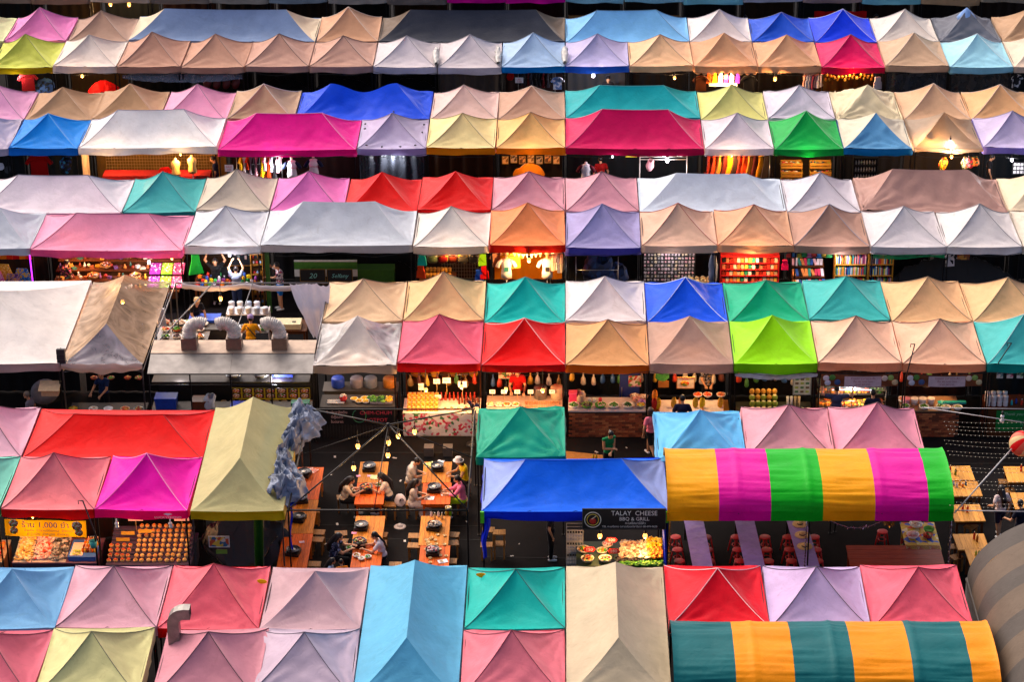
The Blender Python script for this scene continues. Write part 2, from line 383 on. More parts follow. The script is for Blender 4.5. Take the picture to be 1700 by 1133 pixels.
# ---- block 0 (nearest): front row, then back row
tent('0F', -6, 1, 'cf7f8f', seam='6b3a48', desc='dusty rose')
tent('0F', -5, 1, 'cfcda4', seam='77785a', desc='pale olive')
tent('0F', -4, 1, 'c493a0', seam='4a3038', desc='dusky mauve', dx=0.28, dy=-0.1)
tent('0F', -3, 1, 'bfb3c4', seam='5a5260', desc='greyish lavender')
tent('0B', -2, 1, '78b2d2', desc='pale blue gabled', nd=2, dy=-3.0, sag=0.03)
tent('0F', -1, 1, 'd98b98', seam='8a3345', desc='rose pink')
tent('0B', 0, 1, 'c2b7a4', desc='cream gabled', nd=2, dy=-3.0, sag=0.03)
tent('0B', -6, 1, '86b2d8', desc='steel blue')
tent('0B', -5, 1, 'd0a9b8', seam='4d3d46', desc='mauve pink', sag=0.12)
tent('0B', -4, 1, 'dd7b88', val='c4122c', seam='9c1f35', desc='salmon rose with red valance')
tent('0B', -3, 1, 'bda5ae', desc='mauve grey')
tent('0B', -1, 1, '46b2ac', seam='1d5552', desc='sea teal', sag=0.16)
tent('0B', 1, 1, 'd01450', val='b80c3c', seam='f0c8cc', desc='crimson')
tent('0B', 2, 1, 'c2b2d4', seam='4c4455', desc='lilac')
tent('0B', 3, 1, 'ea7c8c', seam='7d1f33', desc='coral pink')
# ---- block 1
tent('1F', -7, 1, '8ccdc0', val='1f8f74', seam='2c5b52', desc='mint')
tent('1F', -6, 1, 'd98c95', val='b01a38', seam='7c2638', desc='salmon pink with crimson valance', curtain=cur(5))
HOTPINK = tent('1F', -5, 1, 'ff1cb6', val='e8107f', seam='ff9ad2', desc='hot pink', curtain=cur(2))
tent('1B', -4, 1, 'b8b490', val='b09c2c', desc='olive yellow gabled', nd=2, dy=-3.0, sag=0.03, frame='m')
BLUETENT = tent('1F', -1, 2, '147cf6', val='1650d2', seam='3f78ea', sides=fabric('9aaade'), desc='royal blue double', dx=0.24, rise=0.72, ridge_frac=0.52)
tent('1B', -7, 1, 'dcb4c6', val='a8285a', seam='6a4552', desc='pale pink')
tent('1B', -6, 2, 'f80008', val='b80a12', seam='a5060e', desc='bright red double', rise=0.62, sag=0.04, ridge_frac=0.5)
tent('1B', -1, 1, '1f9c86', val='1b8875', desc='sea green', wr=2.0)
tent('1B', 1, 1, '7fbce8', desc='crumpled sky blue', wr=2.6, dy=-0.25)
tent('1B', 2, 1, 'd9a5b2', seam='4d343c', desc='rosy pink', dy=0.1)
tent('1B', 3, 1, 'd79cae', seam='4d343c', desc='rosy mauve', dy=0.15)
# ---- block 2
tent('2F', -8, 2, 'e2dedd', val='b9a4a0', desc='large white marquee', nd=2, sag=0.05, rise=0.95, curtain='17161a')  # curtain added to keep the space under the marquee dark
tent('2F', -3, 1, fabric('d9d4d2', 0.3, 0.3, 0.8), val='a9998c', sides=clear_sheet('d0ccca', 0.62), desc='clear plastic topped', wr=1.6, curtain=None, hipc=1.5)
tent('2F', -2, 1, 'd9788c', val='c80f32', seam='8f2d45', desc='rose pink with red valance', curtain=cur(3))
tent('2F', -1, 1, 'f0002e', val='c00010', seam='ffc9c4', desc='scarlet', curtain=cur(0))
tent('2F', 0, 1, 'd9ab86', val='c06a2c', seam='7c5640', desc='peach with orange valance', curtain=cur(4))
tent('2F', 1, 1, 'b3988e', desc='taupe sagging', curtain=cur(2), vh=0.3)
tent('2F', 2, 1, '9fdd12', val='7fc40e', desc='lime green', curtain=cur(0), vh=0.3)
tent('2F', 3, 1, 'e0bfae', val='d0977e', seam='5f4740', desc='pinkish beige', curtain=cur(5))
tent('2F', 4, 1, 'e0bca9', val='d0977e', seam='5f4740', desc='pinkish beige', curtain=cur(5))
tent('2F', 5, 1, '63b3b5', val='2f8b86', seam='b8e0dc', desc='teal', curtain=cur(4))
tent('2B', -3, 1, 'dcc2a8', seam='8f7a64', desc='sandy beige')
tent('2B', -2, 1, 'dfc09c', seam='8a7258', desc='sandy yellow')
tent('2B', -1, 1, '12bcb6', seam='4a9a94', desc='turquoise')
tent('2B', 0, 1, 'e6dfe2', seam='b8b2b6', desc='white')
tent('2B', 1, 1, '0a70ee', seam='dfe4f4', desc='royal blue')
tent('2B', 2, 1, '2fae8c', seam='4d7a6c', desc='sea green', dy=-0.03)
tent('2B', 3, 1, '5fb5b5', seam='2f7a7a', desc='dusty teal', dy=0.04, hipc=1.35)
tent('2B', 4, 1, 'e0bd9c', seam='8a7258', desc='sandy peach')
tent('2B', 5, 1, 'e0bd9c', seam='8a7258', desc='sandy peach')
# ---- block 3
tent('3F', -8, 1, 'c6ccd8', desc='pale grey blue', dy=-0.15, rise=0.9, curtain='2a1c18')  # dark curtain added to close off the bright lane behind
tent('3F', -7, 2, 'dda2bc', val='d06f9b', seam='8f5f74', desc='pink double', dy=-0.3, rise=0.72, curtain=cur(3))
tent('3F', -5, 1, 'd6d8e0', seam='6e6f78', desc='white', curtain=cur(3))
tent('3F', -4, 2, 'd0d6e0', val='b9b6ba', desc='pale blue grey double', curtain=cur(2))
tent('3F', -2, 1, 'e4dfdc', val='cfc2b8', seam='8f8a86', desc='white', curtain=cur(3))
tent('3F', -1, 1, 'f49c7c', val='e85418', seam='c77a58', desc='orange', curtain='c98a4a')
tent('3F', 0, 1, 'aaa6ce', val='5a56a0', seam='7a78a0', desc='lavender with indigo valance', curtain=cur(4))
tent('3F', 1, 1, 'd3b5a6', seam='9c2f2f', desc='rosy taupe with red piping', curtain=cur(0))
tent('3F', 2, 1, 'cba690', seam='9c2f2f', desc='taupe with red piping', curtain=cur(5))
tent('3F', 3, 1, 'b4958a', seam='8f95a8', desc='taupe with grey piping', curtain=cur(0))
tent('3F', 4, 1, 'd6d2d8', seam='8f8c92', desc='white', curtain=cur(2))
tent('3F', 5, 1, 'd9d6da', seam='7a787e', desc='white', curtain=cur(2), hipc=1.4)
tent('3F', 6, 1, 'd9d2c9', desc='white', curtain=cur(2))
tent('3B', -8, 2, 'e4dce6', seam='8b8492', desc='lavender white double', rise=0.78)
tent('3B', -6, 1, '62b0b2', val='3f8f8c', seam='3f7a7a', desc='dusty teal')
tent('3B', -5, 1, 'c9bfb4', seam='6f685f', desc='stone grey')
tent('3B', -4, 1, 'e08fc4', seam='6b4560', desc='orchid pink')
tent('3B', -3, 1, 'd00c36', desc='red', sag=0.07)
tent('3B', -2, 1, 'd00c36', desc='red', sag=0.07)
tent('3B', -1, 1, 'd3a3b0', seam='4d343c', desc='pale rose with dark piping')
tent('3B', 0, 1, 'd3a3b0', seam='4d343c', desc='pale rose with dark piping')
tent('3B', 1, 2, 'd2dcea', desc='pale blue double', ridge_frac=0.48, wr=1.6)
tent('3B', 3, 1, 'd3d0da', seam='6f6d76', desc='white')
tent('3B', 4, 2, 'b1948f', desc='taupe tarpaulin double', rise=0.9, vh=0.34, ridge_frac=0.52, wr=2.4)
tent('3B', 6, 1, 'e0d3c0', desc='cream')
# ---- block 4
tent('4F', -9, 1, 'bfb8cc', desc='lavender', curtain=cur(4), wr=2)
tent('4F', -8, 1, '2a93e0', val='1f7ccd', seam='5fb0e8', desc='sky blue', curtain=cur(4))
tent('4F', -7, 2, 'f4f2f6', seam='a09cac', desc='bright white double', rise=0.88, curtain='6b5334')
tent('4F', -5, 2, 'f0509f', val='ea2f90', seam='f79ac8', desc='magenta pink double', curtain=cur(5))
tent('4F', -3, 1, 'bdb6d0', val='a09ac2', seam='77728c', desc='lavender with black tape marks', curtain=cur(2))
tent('4F', -2, 1, 'ead9ae', val='d9971c', seam='8a7a58', desc='cream with amber valance', curtain=cur(3))
tent('4F', -1, 1, 'e2bf90', val='d98c34', seam='8a7258', desc='sandy with orange valance', curtain=cur(3))
tent('4F', 0, 2, 'c8206f', val='b3145c', seam='d98ca8', desc='crimson magenta double', rise=0.88, curtain=cur(4))
tent('4F', 2, 1, 'd9d2dc', seam='8b8492', desc='white', curtain=cur(3))
tent('4F', 3, 1, '12a55c', val='0f9450', seam='8fd0a0', desc='emerald green', curtain=cur(3))
tent('4F', 4, 1, 'd5d0c4', val='3f7fb8', front=fabric('6f9cc4'), desc='white with blue front panel', curtain=cur(0), wr=2.2, rise=0.88)
tent('4F', 5, 1, fabric('b5a08c', 0.35, 0.55, 0.7), vh=0.14, desc='translucent tan', curtain=cur(3), rise=0.86)
tent('4F', 6, 1, 'c4bcd9', val='8f88cc', seam='8a84a4', desc='lilac', curtain=cur(4))
tent('4B', -9, 1, 'd9a9c9', seam='8a6a7e', desc='orchid pink')
tent('4B', -8, 1, 'b2947c', desc='taupe')
tent('4B', -7, 1, 'b2947c', desc='taupe')
tent('4B', -6, 1, 'e0a8c4', seam='8a6a7e', desc='pale pink')
tent('4B', -5, 1, 'b49b88', seam='d9cbbf', desc='taupe with pale piping')
tent('4B', -4, 2, '0c66dc', val='0c66dc', desc='royal blue tarpaulin double', twin=True, wr=2.8, rise=0.88, ridge_frac=0.5)
tent('4B', -2, 1, 'dcc3bf', seam='a08f8c', desc='pale blush')
tent('4B', -1, 1, 'bd9f90', seam='d9c4b4', desc='taupe')
tent('4B', 0, 2, '15a8b0', val='15a8b0', seam='4fbcbc', desc='turquoise double', rise=0.80)
tent('4B', 2, 1, 'd9d79c', seam='8c8a64', desc='pale yellow')
tent('4B', 3, 1, 'd2cddc', seam='77727f', desc='lavender white')
tent('4B', 4, 1, 'd9cfb8', desc='crumpled cream', wr=3.0, rise=0.88)
tent('4B', 5, 1, 'd3b49c', seam='e0cdbb', desc='beige', rise=0.86)
tent('4B', 6, 1, 'd9b290', seam='e0cdbb', desc='peach', rise=0.88)
# ---- block 5
tent('5F', -9, 1, 'c9cf7c', val='bfa51c', seam='8c8f4f', desc='yellow green with mustard valance', curtain=cur(0))
tent('5F', -8, 1, 'e0d8d4', seam='b0a8a4', desc='white', curtain='453728')
tent('5F', -7, 1, 'bd9a8c', seam='8f7266', desc='dusty taupe', curtain=cur(2))
tent('5F', -6, 1, 'c09d8e', seam='8f7266', desc='dusty taupe', curtain=cur(2))
tent('5F', -5, 1, 'bd9d92', seam='40302c', desc='taupe with dark piping', curtain=cur(2))
tent('5F', -4, 1, 'bd9d92', seam='40302c', desc='taupe with dark piping', curtain=cur(2))
tent('5F', -3, 1, 'd3cdd3', seam='8a868c', desc='white', curtain=cur(2))
tent('5F', -2, 1, 'd3cdd3', seam='8a868c', desc='white', curtain='4f463f')
tent('5F', -1, 1, 'b4cbe8', val='3a86c8', seam='8494a8', desc='powder blue', curtain=cur(5))
tent('5F', 0, 1, 'bdb8d8', val='4a68bc', seam='77789c', desc='lavender with blue valance', curtain='4f5258')
tent('5F', 1, 1, 'e0bfa4', seam='8a7464', desc='peach', curtain=cur(2))
tent('5F', 2, 1, 'c9a38a', desc='taupe with scalloped valance', scallop=0.10, curtain=cur(0), wr=1.5)
tent('5F', 3, 1, 'cda78e', desc='taupe', curtain=cur(0), wr=1.5)
tent('5F', 4, 1, 'd02a74', val='b81058', seam='7c5668', desc='crimson pink', curtain='4a3820', rise=0.9)
tent('5F', 5, 1, 'c9b09c', seam='d9c9b8', desc='beige', curtain=cur(4), rise=0.9, wr=1.5)
tent('5F', 6, 1, 'b0dcee', val='9fd0e4', seam='d9ecf2', desc='pale sky blue', curtain=cur(4))
tent('5F', 7, 1, 'ddcdc0', desc='cream', curtain=cur(4))
tent('5B', -10, 1, 'd3d9b4', desc='pale green')
tent('5B', -9, 1, 'df94c4', seam='a07090', desc='orchid pink')
tent('5B', -8, 1, 'b0968a', seam='8a7468', desc='taupe')
tent('5B', -7, 3, '8093b4', sides=fabric('d9cdbc'), desc='slate blue triple with cream ends', rise=0.78, wr=1.6, ridge_frac=0.66)
tent('5B', -4, 1, 'c4a08a', seam='e0cdbb', desc='peach taupe')
tent('5B', -3, 3, '333845', sides=fabric('6f6258'), desc='charcoal triple', rise=0.78, wr=1.6, ridge_frac=0.68)
tent('5B', 0, 2, '8cbce8', val='4a90d0', seam='5f86a8', desc='sky blue double', rise=0.80)
tent('5B', 2, 1, 'dcd6d9', seam='b0aab0', desc='white')
tent('5B', 3, 1, '4a68cc', seam='6f78b4', desc='indigo')
tent('5B', 4, 1, '0c60ec', seam='c4ccec', desc='royal blue')
tent('5B', 5, 1, 'dcd6d2', seam='b0aaa6', desc='white')
tent('5B', 6, 1, '6f737f', desc='slate grey', wr=2)
tent('5B', 7, 1, 'b59a84', desc='dull taupe', wr=1.6)
# ---- block 6, only its front edge shows at the top of the picture
for k, c, v, d in ((-9, 'a08878', None, 'taupe'), (-4, 'a8a4a0', None, 'grey'), (-2, 'e040b0', 'e81fa8', 'magenta'), (-1, 'e040b0', 'e81fa8', 'magenta'), (0, 'b8d4dc', 'a4c8d4', 'pale blue'), (1, 'b8d4dc', 'a4c8d4', 'pale blue'),
                   (2, 'a4c8d0', '8fc4d0', 'pale teal'), (3, 'b0b0b8', None, 'grey'), (5, 'a4c4d0', '8fc4d0', 'pale teal'), (6, 'b09880', None, 'tan'), (-10, '98887c', None, 'brown'), (-8, 'b8b0a8', None, 'off white'), (-7, '8c8078', None, 'dull brown'), (-6, 'a09890', None, 'stone'), (-5, '8f98a0', None, 'blue grey'), (-3, '88807c', None, 'warm grey'), (4, 'a08c88', None, 'rosy grey'), (7, '9c9488', None, 'khaki')):  # brown to khaki: added to fill the row and shade the ground beyond
    tent('6F', k, 1, c, val=v, desc=d, curtain=cur(int(k)), dy=-0.12)
# ------------------------------------------------------------------ striped barrel awnings, grey vault, other covers
def barrel(name, label, x0, stripes, y0, y1, zs, rise, vh=0.25, hoops=5, back=True):
    root = thing(name, label, 'awning', (x0, y0, 0)); x = 0.0; dep = y1 - y0
    tot = sum(w for w, c in stripes)
    def prof(f):                           # f 0 front .. 1 back
        th = math.pi * f
        return dep / 2 - dep / 2 * math.copysign(abs(math.cos(th)) ** 0.75, math.cos(th)), rise * math.sin(th) ** 0.85
    for i, (w, c) in enumerate(stripes):
        p = MB()
        def fn(u, v, x=x, w=w):
            X = x + w * u
            y, z = prof(v)
            hp = abs(((X / tot * (hoops - 1)) % 1.0) - 0.5) * 2       # 1 at a hoop
            wr = (0.05 * noise.noise(Vector((X * 0.5, v * 15, 3.3 + rise))) + 0.035 * noise.noise(Vector((X * 0.9 + v * 4, v * 42, 1.3 + rise)))) * (0.4 + 0.6 * (1 - hp)) + 0.045 * hp ** 14
            return (X, y - wr * 0.5 * math.cos(math.pi * v), zs + z + wr * math.sin(math.pi * v) - 0.02 * (1 - hp))
        p.grid(fn, 20, 80, True)
        def fv(u, v, x=x, w=w):
            X = x + w * u
            return (X, -0.012 + 0.03 * v * noise.noise(Vector((X * 2.5, v, 1))), zs - vh * v - 0.02 * noise.noise(Vector((X * 1.2, 5, 2))) * v)
        p.grid(fv, 10, 3)
        p.build('stripe_panel', fabric(c, 0.5, 0.1, 0.12, 0.08), root)
        x += w
    for i in range(hoops):
        X = min(max(tot * i / (hoops - 1), 0.03), tot - 0.03)
        MB().tube([(X, prof(f / 24)[0], zs + prof(f / 24)[1] - 0.045) for f in range(25)], 0.018, 5).build('hoop', DARKM, root)
        if i in (0, hoops - 1) or i % 2 == 0:
            for yy in (0.12, dep - 0.12): put('leg', leg_mesh(zs - 0.06, DARKM), root, (X, yy, 0))
    for yy in (0.10, dep - 0.10): MB().tube([(0, yy, zs - 0.05), (tot, yy, zs - 0.05)], 0.02, 5).build('rail', DARKM, root)
    return root
YEL, PUR, GRN = 'f0a818', 'd01ca0', '0fa840'
barrel('striped_awning', 'arched awning striped yellow, purple and green over purple tables', 2.72, [(1.38, YEL), (1.38, PUR), (1.38, GRN), (1.38, YEL), (1.42, PUR), (0.66, GRN)], ROWY[1] - 0.02, ROWY[1] + 3.0, 2.45, 0.68)
barrel('striped_awning', 'arched awning striped dark teal and orange at the bottom edge', 2.56, [(1.46, '0a666c'), (1.38, 'ea9a0c'), (1.4, '0a666c'), (1.38, 'ea9a0c'), (1.38, '0a666c'), (0.66, 'ea9a0c')], ROWY[0], ROWY[0] + 2.95, 2.45, 0.62)
# grey vault running away from the camera at the right edge
gv = thing('vaulted_shelter', 'large grey vaulted shelter with beige bands at the bottom corner', 'shelter', (10.28, ROWY[0] - 1.0, 0))
GY0, GLEN, GR = 0.0, 6.9, 3.1
yy = GLEN
for i in range(8):
    w = 0.9; y1_, y0_ = GLEN - i * w, GLEN - (i + 1) * w
    if i % 2 == 0: y0_ += 0.12
    else: y1_ += 0.12
    MB().grid(lambda u, v: (GR - GR * math.cos(math.pi * v * 0.98), y0_ + (y1_ - y0_) * u, 2.15 + 2.0 * math.sin(math.pi * v * 0.98) + 0.012 * noise.noise(Vector((u * 2 + i, v * 14, 1)))), 4, 40, True).build('roof_band', fabric(['565250', '6a6058'][i % 2], 0.6, 0.02, 0.1, 0.10, 0.25, 0.0), gv)
for sx in (0.0, 2 * GR):
    MB().tube([(sx, 0.0, 2.15), (sx, GLEN, 2.15)], 0.05, 6).build('eave_pipe', mat('4a4644', 0.5, 0.4), gv)
    for q in range(3): put('leg', leg_mesh(2.15, METAL), gv, (sx, 0.2 + q * 3.2, 0))
MB().grid(lambda u, v: (-0.02, GLEN * u, 2.15 - 0.5 * v), 20, 2).build('side_skirt', fabric('4c4746', 0.6, 0.02), gv)

# translucent tan tent two stalls deep, with a clear vinyl front
tb = tent('2F', -6, 1, clear_sheet('a8825c', 0.74), nd=2, ridge='y', desc='translucent tan gabled', curtain='1c1a1c', front=clear_sheet('b8aeb4', 0.5), vh=0.0, frame='m', sag=0.04, rise=0.86)  # dark curtain added so the inside stays in shade
drp = MB()
drp.grid(lambda u, v: (-1.2 + 2.4 * u, -2.98 - 0.05 * math.sin(v * 3) + 0.03 * noise.noise(Vector((u * 9, v * 3, 2))), 2.50 - 0.16 * v - 0.16 * math.sin(math.pi * u) * v + 0.05 * noise.noise(Vector((u * 7, v * 2, 5)))), 40, 5)
drp.build('rolled_flap', fabric('b8a6a2', 0.3, 0.3, 0.7), tb)

# bare frame over the hotpot tables
fr = thing('tent_frame', 'bare black tent frame without cloth over the hotpot tables', 'tent frame', (-4.95, ROWY[1] + 3.0, 0))
FB = mat('2a2624', 0.45, 0.6)
hx, hy, fz, pz = 2.38, 2.95, 2.5, 3.5
for sx in (-1, 1):
    for sy in (-1, 1):
        put('leg', leg_mesh(fz, FB), fr, (sx * hx, sy * hy, 0))
        MB().tube([(sx * hx, sy * hy, fz), (sx * 0.02 + .12, sy * .02, pz)], 0.022, 6).build('rafter', FB, fr)
for a_, b_ in (((-hx, -hy), (hx, -hy)), ((hx, -hy), (hx, hy)), ((hx, hy), (-hx, hy)), ((-hx, hy), (-hx, -hy))):
    MB().tube([a_ + (fz - .02,), b_ + (fz - .02,)], 0.025, 6).build('rail', FB, fr)
for e in ((-0.1, -hy, fz), (-hx, 0.1, fz), (hx, 0.0, fz)):
    MB().tube([e, (0.12, 0, pz)], 0.014, 5).build('rafter', FB, fr)
MB().lathe([(0.001, -.06), (.05, -.05), (.05, .05), (.001, .06)], (0.12, 0, pz), 10).build('hub', FB, fr)

def crumpled(name, label, cat, pts, rad, m, amp=0.5, seed=1, freq=5.0, nseg=60, nr=36, facet=False):
    """bundle of gathered cloth along a path, with sharp folds"""
    P = [Vector(p) for p in pts]
    def along(t):
        f = t * (len(P) - 1); i = min(int(f), len(P) - 2); return P[i].lerp(P[i + 1], f - i)
    c0 = along(0.5); mb = MB()
    def fn(u, v):
        c = along(u); r = rad * (0.25 + math.sin(math.pi * min(max(u, 0.02), 0.98)) ** 0.45 * 0.85)
        th = 2 * math.pi * v
        q = Vector((math.cos(th), math.sin(th) * 0.6, math.sin(th)))
        w = noise.ridged_multi_fractal(c * freq * 0.4 + q * 0.9 + Vector((seed * 9, 0, 0)), 1.0, 2.0, 3, 1.0, 2.0) * 0.5 + noise.noise(c * freq + q * 2.0) * 0.5
        return c - c0 + q * r * (0.75 + amp * w)
    mb.grid(fn, nseg, nr)
    if facet: mb.sm = [False] * len(mb.sm)
    return tag(mb.build(name, m, None, c0), label, cat)
SILVER = mat('667086', 0.5, 0.1, 0.35, 3.0)
def crumple_sheet(u, v):
    q = Vector((u * 9.0, v * 2.4, 1.7)); w = 0.0
    for o_, am in ((1.0, .30), (2.1, .17), (4.3, .09), (8.7, .045)): w += am * (1 - 2 * abs(noise.noise(q * o_ + Vector((o_ * 5, 2, 3)))))
    jx = .16 * noise.noise(Vector((u * 11, 4.0, v))) + .10 * noise.noise(Vector((u * 27, 1.0, v * 2)))
    y0, y1 = ROWY[1] + .55, ROWY[1] + 5.9
    return (-7.95 + .25 * u + (.62 + .3 * math.sin(u * 9)) * v + jx, y0 + (y1 - y0) * u + .25 * noise.noise(Vector((u * 13, v * 4, 9))), 2.62 - .42 * v * v + w * .75 * (.35 + .65 * math.sin(math.pi * min(1, v * .9 + .1))))
tag(MB().grid(crumple_sheet, 230, 46, True).build('crumpled_tarpaulin', SILVER), 'crumpled silver blue tarpaulin bunched beside the olive yellow tent', 'tarpaulin')
crumpled('knotted_tarpaulin', 'bright blue tarpaulin end hanging below the silver bundle', 'tarpaulin', [at(463, 805, 2.45), at(478, 820, 2.4), at(489, 822, 2.3)], 0.2, fabric('1560d8', 0.35, 0.1, 0.6), 0.9, 8, nseg=30, nr=20)
st = MB().grid(lambda u, v: (0.05 * (u - .5) + 0.04 * math.sin(v * 9), 0.02 * math.sin(v * 14), -2.0 * v), 2, 24)
tag(st.build('hanging_strap', fabric('1a50c8', 0.4), None, at(481, 835, 2.35)), 'long blue strap dangling at the olive tent corner', 'strap')

# ------------------------------------------------------------------ small builders
TMP = bpy.data.scenes.new('workbench')
def lettering(parent, txt, loc, size, m, align='CENTER', rx=math.pi / 2, rz=0.0, sx=1.0, shear=0.0):
    cu = bpy.data.curves.new('lettering', 'FONT'); cu.body = txt; cu.size = size; cu.align_x = align; cu.align_y = 'CENTER'; cu.shear = shear
    cu.resolution_u = 2
    cu.materials.append(m); q = bpy.data.objects.new('lettering', cu); TMP.collection.objects.link(q)
    with bpy.context.temp_override(scene=TMP, view_layer=TMP.view_layers[0]):
        dg = bpy.context.evaluated_depsgraph_get(); dg.update(); me = bpy.data.meshes.new_from_object(q.evaluated_get(dg))
    bpy.data.objects.remove(q); bpy.data.curves.remove(cu)
    if not me.materials: me.materials.append(m)
    if parent:
        for ch in parent.children:
            if ch.name.split('.')[0] in ('panel', 'cloth', 'tag_plate') and ch.parent.get('category'): parent = ch; break
    o = put('lettering', me, parent, loc); o.rotation_euler = (rx, 0, rz); o.scale = (sx, 1, 1)
    return o
BULBM = emit('ffae52', 2.2); BULBW = emit('f0ecff', 2.2)
SOCK = mat('2b2420', 0.5); CORD = mat('151313', 0.6)
_gl = MB().lathe([(0.001, -.095), (.022, -.09), (.036, -.06), (.034, -.03), (.02, 0.0)], n=10)
_glm = {'w': _gl.mesh('glass', BULBM), 'c': _gl.mesh('glass', BULBW)}
_sk = MB().lathe([(.019, -.01), (.022, 0.0), (.022, .05), (.012, .065)], n=8).mesh('socket', SOCK)
_cd = {}
NLIGHT = 0
def bulb(p, where, col='w', power=40, cord=0.25, big=1.0, light=True):
    global NLIGHT
    b = thing('light_bulb', 'lit ' + ('warm' if col == 'w' else 'white') + ' light bulb ' + where, 'light bulb', p)
    b.scale = (big,) * 3
    put('glass', _glm[col], b); put('socket', _sk, b)
    k = round(cord, 2)
    if k not in _cd: _cd[k] = MB().tube([(0, 0, .06), (0, 0, .06 + k)], 0.006, 4).mesh('cord', CORD)
    put('cord', _cd[k], b)
    if light:
        ld = bpy.data.lights.new('lamp', 'POINT'); ld.energy = power * (2.2 if p[1] > 75 else 1.15 if p[1] > 66.5 else 0.5); ld.color = (1.0, 0.55, 0.22) if col == 'w' else (0.95, 0.93, 1.0); ld.shadow_soft_size = 0.05
        lo = bpy.data.objects.new('lamp', ld); C.objects.link(lo); lo.parent = b; lo.location = (0, -0.02, -.16); NLIGHT += 1
    return b
TWOOD = wood('e4640a', 'a84006', 2.5, 0.6); TWOOD2 = wood('dc8626', '9c5a14', 2.5, 0.6); PALEW = wood('f0a848', 'd08a30', 2.0, 0.42); DARKW = wood('6b3a1c', '38200f', 3.0, 0.5); REDW = wood('b8431c', '7c2610', 2.2, 0.35, axis=0)
STOOLW = wood('a8743c', '6f4a22', 3.0, 0.5)
_planks = {}
def table(name, label, cat, c, wd, ln, h, m, rz=0.0, planks=6, legm=None, group=None, xp=False):
    """plank top table, c = ground centre"""
    t = thing(name, label, cat, (c[0], c[1], 0), rz, group)
    n = planks; span = ln if xp else wd
    pw = span / n
    for i in range(n):
        o = -span / 2 + pw * (i + .5)
        dims = (wd, pw - .006, .035) if xp else (pw - .006, ln, .035)
        k = (dims, m.name)
        if k not in _planks: _planks[k] = MB().box((0, 0, 0), dims).mesh('plank', m)
        put('plank', _planks[k], t, (0, o, h - .018) if xp else (o, 0, h - .018))
    for sy in (-1, 1):
        MB().box((0, sy * (ln / 2 - .06), h - .085), (wd - .1, .03, .09)).build('apron', legm or m, t)
        for sx in (-1, 1): MB().box((sx * (wd / 2 - .08), sy * (ln / 2 - .08), (h - .04) / 2), (.06, .06, h - .04)).build('leg', legm or m, t)
    return t
_st_top = MB().box((0, 0, .44), (.34, .28, .03)).mesh('seat', STOOLW)
_st_leg = MB().box((0, 0, .212), (.04, .04, .424)).mesh('leg', STOOLW)
def stool(c, label, rz=0.0, group='wooden stools around the hotpot tables'):
    t = thing('wooden_stool', label, 'stool', (c[0], c[1], c[2] if len(c) > 2 else 0), rz, group)
    put('seat', _st_top, t)
    for sx in (-1, 1):
        for sy in (-1, 1): put('leg', _st_leg, t, (sx * .13, sy * .10, 0))
    return t
BLACK = mat('141315', 0.45); STEEL = mat('9c9a98', 0.28, 0.9, 0.1); GREY = mat('5c5a5c', 0.4, 0.6); WHT = mat('dcd8d4', 0.35); PLATE = mat('e8e4de', 0.25, 0, .04)
_pan = MB().lathe([(.001, .03), (.075, .032), (.085, .022), (.10, .022), (.11, .032), (.13, .032), (.14, .022), (.16, .022), (.17, .04), (.185, .055), (.19, .055), (.175, .02), (.15, -.01), (.001, -.012)][::-1], n=20).mesh('pan', mat('4c4c50', 0.35, 0.7))
_pand = MB().lathe([(.001, .038), (.05, .038), (.072, .031)][::-1], n=14).mesh('dome', mat('b8b0a4', 0.35, 0.6))
_stove = MB().box((0, 0, .05), (.36, .36, .10)).box((0, -.185, .05), (.05, .02, .05)).mesh('stove_body', BLACK)
def pile(n, c, rx, ry, r, h=0.05, cols=4, flat=0.7, jit=.25):
    mb = MB()
    for i in range(n):
        a = random.uniform(0, 6.3); q = math.sqrt(random.random()); mb.cur = random.randrange(cols)
        z = h * (1 - q * q) * random.uniform(.5, 1)
        rr = r * random.uniform(.7, 1.3)
        mb.ball((c[0] + rx * q * math.cos(a), c[1] + ry * q * math.sin(a), c[2] + z), (rr * random.uniform(.8, 1.3), rr * random.uniform(.8, 1.3), rr * flat), 6, 4, jit)
    return mb
def slab(n, x0, x1, y0, y1, z, r, cols, flat=.7, h=.03):
    mb = MB()
    for i in range(n):
        mb.cur = random.randrange(cols); rr = r * random.uniform(.7, 1.3)
        mb.ball((random.uniform(x0, x1), random.uniform(y0, y1), z + random.uniform(0, h)), (rr * random.uniform(.8, 1.4), rr * random.uniform(.8, 1.4), rr * flat), 6, 4, .25)
    return mb
def M_(*hs): return [mat(h, 0.45, 0, .1) for h in hs]
FOODR = M_('c8381c', 'e08a2c', '8f2a14', 'e8c08c', '4f8a2c'); FOODG = M_('2f7a1c', '5aa02c', '1f5c14', '88b83c'); FOODY = M_('f0c21c', 'e8a814', 'f4d860'); FOODW = M_('e8d8c0', 'd9b898', 'f0e8d8', 'c89a78'); FOODO = M_('e8841c', 'd9601c', 'f0a83c', 'b8441c')
def hotpot(p, label, food=None, group='hotpot pans set in the tables'):
    t = thing('hotpot_pan', label, 'hotpot', p, random.uniform(-.3, .3), group)
    put('stove_body', _stove, t); pn = put('pan', _pan, t, (0, 0, .11))
    if food: tag(pile(34, (0, 0, .04), .13, .13, .026, .06, len(food)).build('food', food, pn), kind='stuff')
    else: put('dome', _pand, pn)
    return t
_bowl = MB().lathe([(.001, .0), (.06, .0), (.09, .03), (.115, .075), (.12, .075), (.10, .03), (.07, .012), (.001, .012)], n=16)
